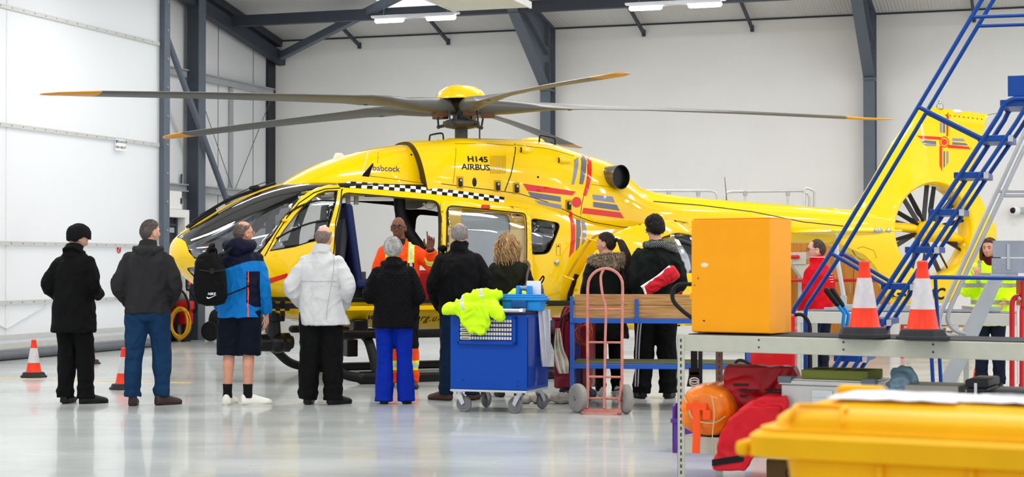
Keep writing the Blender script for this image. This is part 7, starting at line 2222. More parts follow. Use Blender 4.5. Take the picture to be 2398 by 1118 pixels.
# orange steel cabinet
m_oc = mat('cabinet_orange', (255, 164, 0), 0.35, var=0.03, coat=0.12, spec=0.15)
oc = thing('steel_cabinet', 'orange yellow steel storage cabinet standing on the left end of the table', 'cabinet', TL_(0.075, 0.05, TH + 0.012), TRZ)
b = MB(); b.box2((0, 0.02, 0), (0.53, 0.36, 0.72)); b.build('cabinet_body', m_oc, oc, smooth=False, bevel=0.004)
b = MB(); b.box2((-0.002, 0.0, 0.005), (0.532, 0.0195, 0.715)); d_ = b.build('door', m_oc, oc, smooth=False, bevel=0.003)
b = MB(); b.ell((0.09, -0.001, 0.43), (0.026, 0.0015, 0.015)); b.build('scuff', mat('scuff_white', (240, 220, 190), 0.6), d_)
b = MB(); b.ell((0.045, -0.001, 0.345), (0.003, 0.001, 0.009)); b.ell((0.02, -0.001, 0.3), (0.003, 0.001, 0.006)); b.ell((0.085, -0.001, 0.075), (0.008, 0.001, 0.005)); b.build('paint_chip', m_blk, d_)
b = MB(); b.box2((0.001, 0.02, 0.721), (0.529, 0.355, 0.726)); b.build('top_lip', m_oc, oc, smooth=False)
b = MB(); b.box2((-0.012, 0.0, 0.21), (-0.002, 0.012, 0.25)); b.build('hinge', m_oc, oc, smooth=False)
# two cones on the table
for px, Y, lab in ((2024, 10.15, 'left of the two traffic cones on the black mat of the table'), (2160, 9.85, 'right of the two traffic cones on the black mat of the table')):
    cone((X2(px, Y), Y, TH + 0.006), lab, 0.462, 0.2, 'traffic cones on the table')
# bolt cutters leaning upright
bc = thing('bolt_cutters', 'bolt cutters with black grips and bright blue handles lying open on the table', 'tool', (X2(1972, 10.62), 10.62, TH + 0.006), 0.0)
m_bb = mat('handle_blue', (0, 140, 225), 0.35)
for i, (a, c, d) in enumerate((((0.0, 0, 0.03), (0.012, 0, 0.13), (-0.095, 0.02, 0.275)), ((0.03, 0.02, 0.03), (0.045, 0.02, 0.12), (-0.055, 0.04, 0.275)))):
    b = MB(); b.tube([V(a), V(c), V(c).lerp(V(d), 0.45)], 0.012, 10, flat=0.7); b.build('blue_handle', m_bb, bc)
    b = MB(); b.caps_tube([V(c).lerp(V(d), 0.4), V(d)], [0.017, 0.019], 10); b.build('grip', m_blkm, bc)
b = MB(); b.prism([(-0.02, 0.0), (0.05, 0.0), (0.035, 0.05), (-0.005, 0.05)], -0.01, 0.02, 'y'); b.build('jaw', m_steel, bc, bevel=0.004)

# things on the lower shelf
SHZ = 0.282
m_dry = mat('dry_bag_orange', (240, 124, 14), 0.35, bump=0.3, bscale=14, var=0.12, coat=0.3)
db = thing('dry_bag', 'orange roll top dry bag lying end on at the left of the lower shelf', 'bag', TL_(0.19, 0.02, SHZ), TRZ + 0.25)
b = MB(); rg = []
for y, r in ((-0.07, .05), (-0.06, .11), (-0.03, .155), (0.03, .172), (0.2, .172), (0.36, .165), (0.44, .14), (0.46, .06)):
    rg.append([V((r * math.cos(a) * 1.02, y, 0.168 + r * math.sin(a) * 0.97)) for a in [2 * PI * q / 30 for q in range(30)]])
b.loft(rg)
remesh(b, 'bag_body', [m_dry], db, 0.009, 2, 0.5, lambda c, n: c + n * (0.011 * noise.noise(V((c.x * 11, c.y * 6 + 3, c.z * 11))) * (1.7 if c.y < 0.02 else 0.6) + 0.004 * noise.noise(V((c.x * 30, c.y * 9, c.z * 30)))))
m_os = mat('strap_bright_orange', (255, 84, 20), 0.5)
b = MB(); b.tube([(-0.05, -0.10, 0.21), (-0.045, -0.11, 0.15), (-0.04, -0.12, 0.03), (-0.045, -0.12, -0.09)], 0.026, 8, flat=0.15, up=V((0, 1, 0))); b.box((-0.045, -0.09, 0.2), (0.13, 0.03, 0.045)); b.box((0.02, -0.09, 0.15), (0.05, 0.03, 0.06)); b.build('strap', m_os, db, bevel=0.003)
b = MB(); b.tube(smooth_path([(-0.14, -0.03, 0.26), (-0.1, -0.09, 0.2), (-0.06, -0.11, 0.12), (0.06, -0.1, 0.1), (0.13, -0.05, 0.14)], 5), 0.004, 6)
b.tube(smooth_path([(0.05, -0.09, 0.27), (0.07, -0.11, 0.16), (0.06, -0.12, 0.02), (0.07, -0.125, -0.1)], 5), 0.0035, 6); b.build('cord', mat('cord_cream', (200, 190, 150), 0.7), db)
m_rb2 = mat('red_pvc', (168, 8, 22), 0.4, bump=0.3, bscale=12, var=0.1)
rbx = thing('red_bag', 'large dark red equipment bag behind the orange dry bag on the lower shelf', 'bag', TL_(0.40, 0.30, SHZ), TRZ + 0.3)
b = MB(); b.loft([[V((x * s - 0.0, y, z)) for x, y in ((-0.2, -0.08), (0.28, -0.08), (0.28, 0.16), (-0.2, 0.16))] for z, s in ((0.0, 1), (0.2, 1.0), (0.4, 0.97), (0.44, 0.9))])
remesh(b, 'bag_body', [m_rb2], rbx, 0.01, 6, 0.5, folds(0.008, 12, sc=(7, 7, 7)))
for x_, w_3, zz in ((-0.08, .1, .33), (-0.03, .12, .295), (-.06, .05, .26), (.14, .14, .30), (.14, .14, .28), (.14, .14, .26), (.13, .12, .24)):
    b = MB(); b.box((x_, -0.09, zz), (w_3, 0.006, 0.010)); b.build('printed_line', m_ink, rbx, smooth=False)
rfl = thing('red_pouch', 'bright red bag with a black velcro strip sagging over the front of the lower shelf', 'bag', TL_(0.44, -0.02, 0), TRZ + 0.3)
m_rb3 = mat('red_nylon', (206, 6, 30), 0.5, bump=0.3, bscale=16, var=0.08)
b = MB(); b.loft([[V((x + dx, y, z)) for x, y in ((-w, -0.05), (w, -0.05), (w, 0.14), (-w, 0.14))] for z, w, dx in ((0.285, 0.17, 0.06), (0.42, 0.17, 0.10), (0.52, 0.12, 0.18), (0.56, 0.06, 0.22))])
b.loft([[V((x + dx, y, z)) for x, y in ((-w, -0.09), (w, -0.09), (w, -0.03), (-w, -0.03))] for z, w, dx in ((0.10, 0.10, -0.07), (0.18, 0.12, -0.03), (0.3, 0.14, 0.02), (0.4, 0.15, 0.08), (0.5, 0.1, 0.16))])
remesh(b, 'bag_body', [m_rb3], rfl, 0.009, 4, 0.5, folds(0.008, 22, sc=(8, 8, 8)))
b = MB(); b.loft([[V(p) for p in ((-0.165, -0.1, z), (0.03, -0.1, z + 0.035), (0.03, -0.085, z + 0.035), (-0.165, -0.085, z))] for z in (0.125, 0.165)]); b.build('velcro_strip', mat('velcro_black', (30, 28, 30), 0.95, bump=0.5, bscale=200), rfl)
# aluminium case with green foam
m_alu = mat('case_aluminium', (188, 186, 184), 0.4, 0.35, var=0.05)
ac = thing('aluminium_case', 'aluminium transport case behind the yellow bin lid on the lower shelf', 'case', TL_(0.67, 0.08, SHZ), TRZ + 0.06)
b = MB(); b.box2((0, 0, 0), (0.58, 0.42, 0.35)); b.build('case_body', m_alu, ac, smooth=False, bevel=0.01)
b = MB(); b.box2((-0.012, -0.012, 0.35), (0.592, 0.432, 0.375)); b.box2((0.01, 0.01, 0.375), (0.57, 0.41, 0.385)); b.build('lid', m_alu, ac, smooth=False, bevel=0.004)
b = MB(); b.box2((-0.018, -0.018, 0.36), (0.07, 0.05, 0.4)); b.box2((0.51, -0.018, 0.36), (0.598, 0.05, 0.4)); b.build('corner_guard', m_steel, ac, smooth=False, bevel=0.006)
b = MB(); b.box2((0.2, -0.012, 0.23), (0.33, 0.0, 0.32)); b.box2((0.21, -0.02, 0.24), (0.32, -0.01, 0.25)); b.box2((0.21, -0.02, 0.28), (0.32, -0.01, 0.29)); b.build('latch', m_zinc, ac, smooth=False, bevel=0.002)
gf = thing('foam_insert', 'olive green foam insert with cut outs on top of the aluminium case', 'foam', TL_(0.67, 0.08, SHZ + 0.387), TRZ + 0.06)
b = MB(); b.box2((0.12, 0.03, 0), (0.54, 0.36, 0.055)); fo2 = b.build('foam_body', mat('olive_foam', (112, 118, 52), 0.9, bump=0.4, bscale=200), gf, smooth=False, bevel=0.004)
b = MB()
for x0, x1 in ((0.17, 0.26), (0.3, 0.38), (0.42, 0.5)): b.box2((x0, 0.1, 0.0545), (x1, 0.26, 0.0565))
b.build('cut_out', mat('foam_cut', (46, 50, 22), 0.9), fo2, smooth=False)
# plastic bag, blue case, black boxes
pb_ = thing('plastic_bag', 'crumpled translucent blue plastic bag between the metal case and blue case', 'bag', TL_(1.37, 0.26, SHZ), TRZ)
b = MB(); b.caps_tube([(0, 0, 0.10), (0.02, 0, 0.3), (0.05, 0, 0.42)], [0.08, 0.09, 0.05], 14); b.ell((0.02, 0, 0.38), (0.1, 0.08, 0.09))
remesh(b, 'bag_body', [mat('bag_film', (112, 142, 160), 0.25, coat=0.6, var=0.3, vscale=6)], pb_, 0.009, 2, 0.5, folds(0.018, 31, sc=(10, 10, 9)))
b = MB(); b.ell((0.0, -0.05, 0.12), (0.06, 0.05, 0.1)); b.build('blue_contents', mat('toolbox_blue', (18, 136, 214)), pb_)
m_nb = mat('case_dark_blue', (16, 42, 92), 0.4, var=0.1)
bcz = thing('drill_case', 'dark blue hard case with a pale lid edge and silver latch on the lower shelf', 'case', TL_(1.46, 0.1, SHZ), TRZ + 0.1)
b = MB(); b.box2((0, 0, 0), (0.3, 0.3, 0.33)); b.build('case_body', m_nb, bcz, smooth=False, bevel=0.012)
b = MB(); b.box2((-0.008, -0.01, 0.335), (0.308, 0.31, 0.375)); b.build('lid', mat('case_lid_grey', (150, 146, 138), 0.5), bcz, smooth=False, bevel=0.005)
b = MB(); b.box2((0.02, -0.014, 0.25), (0.28, 0.0, 0.31)); b.build('latch_bar', m_nb, bcz, smooth=False, bevel=0.006)
b = MB(); b.ell((0.14, -0.02, 0.285), (0.02, 0.01, 0.02)); b.tube([(0.14 + 0.022 * math.cos(a), -0.018, 0.285 + 0.022 * math.sin(a)) for a in [PI * q / 10 for q in range(11)]], 0.004, 6); b.build('latch', m_zinc, bcz)
for k_, (x, y, w, d, h, lab) in enumerate(((1.82, 0.1, 0.12, 0.4, 0.42, 'black box beside the dark blue case on the lower shelf'), (1.96, 0.04, 0.55, 0.45, 0.36, 'wide black equipment case at the right end of the lower shelf'))):
    e = thing('equipment_case', lab, 'case', TL_(x, y, SHZ), TRZ + 0.1)
    b = MB(); b.box2((0, 0, 0), (w, d, h - 0.05)); b.build('case_body', mat('case_black', (26, 26, 30), 0.5), e, smooth=False, bevel=0.015)
    b = MB(); b.box2((-0.006, -0.006, h - 0.05), (w + 0.006, d + 0.006, h)); l_ = b.build('lid', mat('case_black', (26, 26, 30)), e, smooth=False, bevel=0.012)
    b = MB(); b.box2((w * 0.4, -0.014, h - 0.09), (w * 0.55, -0.004, h - 0.02)); b.build('latch', m_zinc, e, smooth=False, bevel=0.003)
# cardboard box on the floor
cb = thing('cardboard_box', 'brown cardboard box on the floor under the lower shelf', 'box', TL_(0.52, 0.2, 0), TRZ + 0.35)
m_card = mat('cardboard', (126, 94, 58), 0.85, var=0.1)
b = MB(); b.box2((0, 0, 0.0), (0.34, 0.2, 0.13)); bx_ = b.build('box_body', m_card, cb, smooth=False, bevel=0.003)
b = MB(); b.bar((0, 0.0, 0.131), (0.34, 0.0, 0.131), 0.005, 0.004); b.box2((0.0, 0.0, 0.131), (0.34, 0.098, 0.135)); b.box2((0.0, 0.102, 0.131), (0.34, 0.2, 0.135)); b.build('flap', m_card, cb, smooth=False)
b = MB(); b.tube([(0.15 + 0.03 * math.cos(a), -0.001, 0.06 + 0.03 * math.sin(a)) for a in [2 * PI * q / 16 for q in range(16)]], 0.003, 5, closed=True); b.build('printed_mark', m_ink, bx_)

# ---------------- yellow wheeled bin, close to the camera
m_bin = mat('bin_yellow', (250, 184, 0), 0.5, spec=0.2, var=0.06, bump=0.06, bscale=80)
BRZ2 = -0.46
bi = thing('wheeled_bin', 'large yellow plastic bin with a domed lid, closest to the camera', 'bin', (0.526, 3.83, 0), BRZ2)
BW, BD = 1.25, 0.58
def rr_ring(x0, y0, x1, y1, z, r, n=6):
    pts = []
    for cx, cy, a0 in ((x1 - r, y1 - r, 0), (x0 + r, y1 - r, PI / 2), (x0 + r, y0 + r, PI), (x1 - r, y0 + r, 1.5 * PI)):
        for k in range(n): a = a0 + PI / 2 * k / (n - 1); pts.append(V((cx + r * math.cos(a), cy + r * math.sin(a), z)))
    return pts
b = MB(); b.loft([rr_ring(i + 0.07, i * .6 + 0.05, BW - i - 0.07, BD - i * .6 - 0.05, z, 0.06) for z, i in ((0.12, 0.12), (0.5, 0.06), (0.938, 0.0))])
for k in range(5):
    x = 0.3 + k * 0.2; b.box2((x - 0.008, 0.035, 0.3), (x + 0.008, 0.07, 0.938))
b.build('bin_body', m_bin, bi, angle=35, bevel=0.006)
b = MB(); b.loft([rr_ring(-0.0, 0.0, BW, BD, z, 0.05) if e == 0 else rr_ring(e, e, BW - e, BD - e, z, 0.05) for z, e in ((0.938, 0.02), (0.943, 0.0), (0.988, 0.0), (0.998, 0.012))]); b.build('bin_rim', m_bin, bi, angle=35)
b = MB(); b.loft([rr_ring(0.015 + e, 0.02 + e, BW - 0.015 - e, BD - 0.02 - e, z, 0.07) for z, e in ((0.998, 0.0), (1.006, 0.0))]); 
b.loft([rr_ring(0.035 + e, 0.05 + e, BW - 0.05 - e, BD - 0.03 - e, z, 0.09, 8) for z, e in ((1.005, 0.0), (1.025, 0.004), (1.038, 0.02), (1.045, 0.05))])
b.loft([rr_ring(0.11 + e, 0.2 + e, BW - 0.16 - e, BD - 0.04 - e, z, 0.06, 6) for z, e in ((1.04, 0.0), (1.054, 0.02), (1.058, 0.04))])
lid = b.build('lid', m_bin, bi, angle=50)
for x in (0.15, 0.98):
    b = MB(); b.tube(smooth_path([(x - 0.065, 0.05, 1.02), (x - 0.055, 0.075, 1.047), (x - 0.05, 0.12, 1.052), (x + 0.05, 0.12, 1.052), (x + 0.055, 0.075, 1.047), (x + 0.065, 0.05, 1.02)], 4), 0.006, 8); b.build('lid_handle', m_bin, lid)
b = MB(); b.box2((0.06, BD - 0.03, 1.03), (0.18, BD + 0.02, 1.07)); b.build('lid_hinge', m_bin, lid, smooth=False, bevel=0.012)
b = MB(); b.box2((-0.03, 0.02, 0.94), (0.0, 0.10, 0.975)); b.build('lifting_lug', m_bin, bi, bevel=0.012)
def paper(mx, w, h):
    b = MB(); vs = []; fs = []
    for i in range(9):
        for j in range(5):
            vs.append(V((i / 8 * w, j / 4 * h, 0.004 + 0.008 * abs(noise.noise(V((i * .6, j * .6, 2)))))))
    for i in range(8):
        for j in range(4): fs.append((i * 5 + j, (i + 1) * 5 + j, (i + 1) * 5 + j + 1, i * 5 + j + 1))
    b.add(vs, fs, 0, mx); return b
b = paper(Matrix.Translation((0.13, 0.22, 1.059)), 0.30, 0.27); lb = b.build('paper_label', mat('label_paper', (236, 232, 236), 0.5), lid, fixn=False)
b = paper(Matrix.Translation((0.43, 0.24, 1.061)) @ Matrix.Rotation(-0.05, 4, 'Z'), 0.26, 0.24); lb = b.build('paper_label', mat('label_paper', (236, 232, 236)), lid, fixn=False)
for q in range(3):
    b = MB(); b.box2((0.2 + q * 0.07, 0.40, 1.0725), (0.25 + q * 0.07, 0.412, 1.0735)); b.box2((0.48, 0.35 + q * 0.04, 1.0725), (0.62, 0.357 + q * 0.04, 1.0735)); b.build('print_line', mat('print_grey', (130, 130, 138), 0.6), lid, smooth=False)
for x in (0.2, 1.05):
    b = MB(); b.cyl((x, 0.12, 0.08), (x + 0.04, 0.12, 0.08), 0.08, seg=24); b.cyl((x, BD - 0.12, 0.08), (x + 0.04, BD - 0.12, 0.08), 0.08, seg=24); b.build('bin_wheel', m_blkm, bi)

# ---------------- tall red case with a black hoop handle, behind the table
rcs = thing('red_trolley_case', 'tall red case with a black hoop handle behind the orange cabinet', 'case', (X2(1757, 12.4), 12.45, 0), -0.25)
b = MB(); b.box2((0, 0, 0.06), (0.33, 0.25, 1.005)); b.build('case_body', mat('case_red', (196, 12, 24), 0.35, coat=0.3), rcs, smooth=False, bevel=0.02)
b = MB(); b.tube(smooth_path([(0.32, 0.1, 1.0), (0.38, 0.1, 1.0), (0.43, 0.1, 0.93), (0.435, 0.1, 0.8), (0.435, 0.1, 0.3), (0.40, 0.1, 0.08)], 5), 0.014, 10); b.build('hoop_handle', m_blkm, rcs)
b = MB(); b.tube(smooth_path([(-0.11, 0.0, 0.3), (-0.11, 0.0, 0.62), (-0.04, 0.0, 0.66), (0.05, 0.0, 0.58), (0.1, 0.0, 0.5)], 5), 0.012, 8); b.build('carry_strap', m_blkm, rcs)
for x in (0.04, 0.29): b = MB(); b.cyl((x - 0.015, 0.12, 0.06), (x + 0.015, 0.12, 0.06), 0.06, seg=20); b.build('wheel', m_blkm, rcs)
# black push handle just left of the cabinet
ph = thing('push_trolley', 'black tubular push handle frame half hidden behind the orange cabinet', 'trolley', (X2(1600, 13.2), 13.2, 0), -0.2)
b = MB(); c0 = ph.location
def LP(px, py): q = at(px, py, 13.2) - V((c0.x, 13.2, 0)); return V((q.x, 0, q.z))
b.tube(smooth_path([LP(1660, 668), LP(1612, 666), LP(1588, 668), LP(1576, 682), LP(1577, 705), LP(1598, 728), LP(1625, 748)], 4) + [LP(1640, 760), LP(1640, 1020)], 0.017, 10); b.build('tube_frame', m_blkm, ph)
b = MB(); b.box2((0.02, -0.1, 0.16), (0.5, 0.5, 0.2)); b.build('platform', m_steel_dark, ph, smooth=False, bevel=0.01)
for x, y in ((0.1, 0.0), (0.42, 0.0), (0.1, 0.4), (0.42, 0.4)): castor(ph, x, y, 0.4, 0.05, 0.16, True)
# purple tray and strap hanging beside the table leg
pt = thing('purple_crate', 'purple plastic crate on the floor behind the left table leg', 'crate', (X2(1574, 12.3), 12.3, 0), -0.15)
m_pu = mat('purple_plastic', (92, 50, 150), 0.45)
b = MB(); b.box2((0, 0, 0.0), (0.32, 0.3, 0.02)); b.box2((0, 0, 0.02), (0.012, 0.3, 0.34)); b.box2((0.308, 0, 0.02), (0.32, 0.3, 0.34)); b.box2((0, 0, 0.02), (0.32, 0.012, 0.24)); b.box2((0, 0.288, 0.02), (0.32, 0.3, 0.34)); b.build('crate_body', m_pu, pt, smooth=False, bevel=0.004)
b = MB(); b.box2((-0.012, -0.012, 0.22), (0.332, 0.0, 0.25)); b.build('crate_rim', m_pu, pt, smooth=False)
bs = thing('luggage_strap', 'black strap with a buckle hanging behind the left leg of the table', 'strap', (X2(1625, 11.25), 11.25, 0), 0.0)
b = MB(); b.bar((0, 0, 0.60), (0, 0, 0.82), 0.045, 0.006); b.box((0, 0, 0.66), (0.07, 0.02, 0.05)); b.prism([(-0.05, 0.56), (0.05, 0.56), (0.03, 0.66), (-0.03, 0.66)], -0.01, 0.01, 'y'); b.build('strap_body', m_blkm, bs, smooth=False, bevel=0.003)
b = MB(); b.tube([(0.03 * math.cos(a), -0.012, 0.6 + 0.018 * math.sin(a)) for a in [2 * PI * q / 20 for q in range(20)]], 0.004, 6, closed=True); b.tube([(0.03 * math.cos(a), -0.012, 0.585 + 0.018 * math.sin(a)) for a in [2 * PI * q / 20 for q in range(20)]], 0.004, 6, closed=True); b.build('buckle', m_wht, bs)

# ---------------- second, farther table
T2 = V((X2(1862, 15.9), 15.9, 0)); T2RZ = -0.40
t2 = thing('steel_table', 'pale grey steel table farther back, behind the blue steps', 'table', T2, T2RZ)
m_pale = mat('table_pale_grey', (200, 200, 192), 0.5, var=0.04)
b = MB(); b.box2((0, 0, 0.82), (3.0, 0.02, 0.93)); b.box2((0, 0.7, 0.82), (3.0, 0.72, 0.93)); b.box2((0, 0.02, 0.9), (3.0, 0.7, 0.925)); b.build('table_frame', m_pale, t2, smooth=False, bevel=0.004)
b = MB(); b.box2((0.02, 0.03, 0.926), (2.98, 0.69, 0.935)); b.build('tabletop', mat('mat_grey_blue', (84, 90, 102), 0.5), t2, smooth=False)
for x in (0.0, 1.45, 2.95):
    for y in (0.0, 0.68): b = MB(); b.box2((x, y, 0.0), (x + 0.05, y + 0.04, 0.82)); b.build('leg', m_pale, t2, smooth=False)
gp = thing('metal_profiles', 'stack of grey perforated metal profiles lying on the farther table', 'metal profiles', T2 + Matrix.Rotation(T2RZ, 3, 'Z') @ V((0.25, 0.1, 0.937)), T2RZ)
b = MB(); b.box2((0, 0, 0), (1.5, 0.07, 0.03)); b.box2((0.05, 0.08, 0), (1.6, 0.15, 0.03)); b.box2((0.1, 0.02, 0.032), (1.1, 0.08, 0.06)); b.build('profile', m_rail, gp, smooth=False, bevel=0.003)

# ================================================================== blue mobile steps
m_bl = mat('steps_blue', (0, 58, 136), 0.35, var=0.06, coat=0.1, spec=0.2)
SRZ = -0.36
SP0 = at(2100, 650, 12.6); sd = V((math.cos(SRZ), math.sin(SRZ), 0)); sn = V((-math.sin(SRZ), math.cos(SRZ), 0))
base = V((SP0.x, SP0.y, 0))
sr = thing('mobile_steps', 'tall blue tubular mobile steps with handrails and treads at the right', 'steps', base, SRZ)
def PSL(px, py):
    """pixel -> point on the near side frame, in the steps' own coordinates"""
    r = ray(px, py); c = V((0, 0, CAMH)); t = (base - c).dot(sn) / r.dot(sn); p = c + r * t - base
    return V((p.dot(sd), 0, p.z))
WS = V((0, 0.5, 0))
def both(pts, r, name, m=m_bl, seg=12):
    for o_ in (V((0, 0, 0)), WS):
        b = MB(); b.tube([p + o_ for p in pts], r, seg); b.build(name, m, sr)
foot = PSL(1857, 745)
hr = [V((foot.x, 0, 0.02)), V((foot.x, 0, 0.5))] + smooth_path([PSL(1857, 745), PSL(1860, 724), PSL(1874, 702)], 4) + [PSL(1942, 598), PSL(2150, 250), PSL(2330, -52)]
both(hr, 0.0165, 'handrail')
fa_, fb_ = PSL(2258, 395), PSL(2025, 752); dirf = (fa_ - fb_).normalized()
bot = fb_ - dirf * ((fb_.z - 0.03) / dirf.z)
top_ = [PSL(2340, 268), PSL(2352, 245), PSL(2372, 233), PSL(2400, 231), PSL(2560, 231)]
both([bot, fb_, fa_] + smooth_path(top_, 3), 0.0185, 'stringer')
off_ = PSL(2306, 395) - fa_
both([V((bot.x + off_.x, 0, 0.03)), fa_ + off_, PSL(2378, 290), PSL(2440, 192)], 0.0165, 'rear_stringer')
for y_ in (322, 408, 495, 583, 669, 752, 838, 925, 1008):
    t_ = (PSL(2258 - (y_ - 395) * 0.655, y_))
    a0 = t_ + V((-0.07, 0, 0)); 
    b = MB(); b.box2((t_.x - 0.05, 0.0, t_.z - 0.03), (t_.x + 0.19, 0.5, t_.z + 0.015)); tr_ = b.build('tread', m_bl, sr, smooth=False, bevel=0.004)
    b = MB(); b.box2((t_.x + 0.165, -0.012, t_.z - 0.035), (t_.x + 0.2, -0.001, t_.z + 0.012)); b.build('end_cap', m_rail, tr_, smooth=False)
both([PSL(1947, 594), PSL(2072, 667)], 0.015, 'rail_brace'); both([PSL(2150, 250), PSL(2304, 327)], 0.0165, 'rail_brace')
both([PSL(2279, 40), PSL(2560, 30)], 0.0135, 'guard_rail')
both([PSL(2170, 650), PSL(2560, 655)], 0.0145, 'base_rail')
both([PSL(2172, 655), V((PSL(2172, 655).x + 0.06, 0, 0.02))], 0.0145, 'rear_leg')
b = MB(); p_ = PSL(2345, 240); q_ = PSL(2560, 240); b.box2((p_.x - 0.01, 0.0, p_.z - 0.03), (q_.x, 0.5, p_.z + 0.02)); b.build('platform', m_bl, sr, smooth=False, bevel=0.005)
b = MB(); p_ = PSL(2360, 226); q_ = PSL(2560, 170); b.box2((p_.x, 0.0, p_.z), (q_.x, 0.012, q_.z + 0.0)); b.build('toe_board', m_bl, sr, smooth=False, bevel=0.003)

# ---------------- aluminium steps behind
m_al = mat('brushed_aluminium', (168, 170, 174), 0.35, 0.5, var=0.06)
AY = 13.9
al = thing('aluminium_steps', 'aluminium steps with slanting tubes and a grey plate beside the woman in hi-vis', 'steps', (X2(2300, AY), AY, 0), 0.0)
def AL(px, py, dy=0.0): q = at(px, py, AY + dy); return V((q.x - al.location.x, dy, q.z))
for pts in ([(2242, 790), (2222, 786), (2206, 775), (2198, 755), (2205, 728), (2244, 643), (2366, 380), (2425, 252)], [(2262, 782), (2240, 776), (2226, 764), (2219, 745), (2228, 715), (2270, 624), (2383, 380), (2440, 262)]):
    b = MB(); P = [AL(*p) for p in pts]; b.tube(smooth_path(P[:5], 4) + P[5:], 0.019, 12); b.build('handrail', m_al, al)
for (a, c) in (((2336, 448), (2560, 448)), ((2346, 459), (2560, 459))):
    b = MB(); b.tube([AL(*a), AL(*c)], 0.014, 10); b.build('guard_rail', m_al, al)
b = MB(); b.prism([((AL(x, y)).x, (AL(x, y)).z) for x, y in ((2242, 800), (2286, 800), (2358, 636), (2326, 636))], 0.0, 0.03, 'y'); 
lo = AL(2262, 800); b.prism([(AL(2228, 840).x, AL(2228, 840).z), (AL(2268, 840).x, AL(2268, 840).z), (AL(2286, 799).x, AL(2286, 799).z), (AL(2242, 799).x, AL(2242, 799).z)], 0.0, 0.03, 'y')
q0 = AL(2228, 840); q1 = AL(2268, 840); b.prism([(q0.x - 0.3, 0.0), (q1.x - 0.3, 0.0), (q1.x, q1.z), (q0.x, q0.z)], 0.0, 0.03, 'y'); b.build('stringer', m_al, al, bevel=0.003)
b = MB(); p_, q_ = AL(2322, 640), AL(2560, 564); b.box2((p_.x, -0.01, p_.z), (q_.x, 0.0, (AL(0, 604)).z - 0.004)); b.box2((p_.x + 0.01, -0.01, AL(0, 604).z + 0.004), (q_.x, 0.0, q_.z)); b.build('side_plate', mat('plate_grey', (146, 152, 164), 0.45, 0.2, var=0.06), al, smooth=False, bevel=0.002)
b = MB(); x_ = AL(2360, 600).x; b.box2((x_ - 0.012, -0.018, AL(0, 632).z), (x_ + 0.012, -0.01, AL(0, 572).z))
for px, py in ((2328, 617), (2350, 617), (2328, 630), (2398, 617)): b.ell(AL(px, py) + V((0, -0.012, 0)), (0.007, 0.004, 0.007), nu=8, nv=6)
b.build('bracket', m_rail, al)
for y_ in (640, 720, 800):
    q = AL(2330 - (y_ - 640) * 0.5, y_); b = MB(); b.box2((q.x, 0.03, q.z - 0.03), (q.x + 0.2, 0.5, q.z)); b.build('tread', m_al, al, smooth=False)

# ---------------- red and white barrier at the right edge
m_rw = mat('barrier_red', (206, 14, 28), 0.4, coat=0.3)
br = thing('barrier_frame', 'red tubular barrier with white strips at the right edge of the picture', 'barrier', (X2(2385, 14.1), 14.1, 0), 0.0)
def BR(px, py): q = at(px, py, 14.1); return V((q.x - br.location.x, 0, q.z))
for pts in ([(2370, 1000), (2370, 720), (2373, 702), (2388, 694), (2430, 690)], [(2392, 1000), (2392, 730), (2398, 715), (2430, 712)]):
    b = MB(); P = [BR(*p) for p in pts]; P[0].z = 0.01; b.tube([P[0]] + smooth_path(P[1:], 4), 0.022, 12); b.build('red_tube', m_rw, br)
b = MB(); b.box2((BR(2378, 0).x, -0.01, BR(0, 900).z), (BR(2386, 0).x, 0.01, BR(0, 715).z)); b.build('white_strip', m_wht, br, smooth=False)
b = MB(); p_ = BR(2387, 655); b.box2((p_.x, -0.05, BR(0, 720).z), (p_.x + 0.3, 0.1, p_.z)); b.build('red_panel', m_rw, br, smooth=False, bevel=0.01)
b = MB(); b.ell(BR(2385, 700) + V((0, -0.03, 0)), (0.02, 0.02, 0.02)); b.build('knob', m_chrome, br)

# ================================================================== far behind the helicopter
m_ply = mat('plywood', (196, 124, 44), 0.6, var=0.14, vscale=2.5, stretch=(14, 14, 1), col2=(208, 138, 58))
wp = thing('plywood_store', 'tall varnished plywood cupboard standing behind the tail of the helicopter', 'cupboard', (X2(1846, 27.0), 27.0, 0), RA)
b = MB(); b.box2((0, 0, 0.05), (1.55, 0.5, 1.78)); b.build('cupboard_body', m_ply, wp, smooth=False, bevel=0.01)
for k in range(3):
    b = MB(); b.box2((0.01 + k * 0.515, -0.02, 0.08), (0.515 + k * 0.515, -0.001, 1.75)); dd = b.build('door', m_ply, wp, smooth=False, bevel=0.004)
    b = MB(); b.box2((0.46 + k * 0.515, -0.035, 0.9), (0.475 + k * 0.515, -0.02, 1.05)); b.build('handle', m_rail, dd, smooth=False)
b = MB(); b.box2((0.02, 0.02, 0), (1.53, 0.48, 0.05)); b.build('plinth', m_steel_dark, wp, smooth=False)
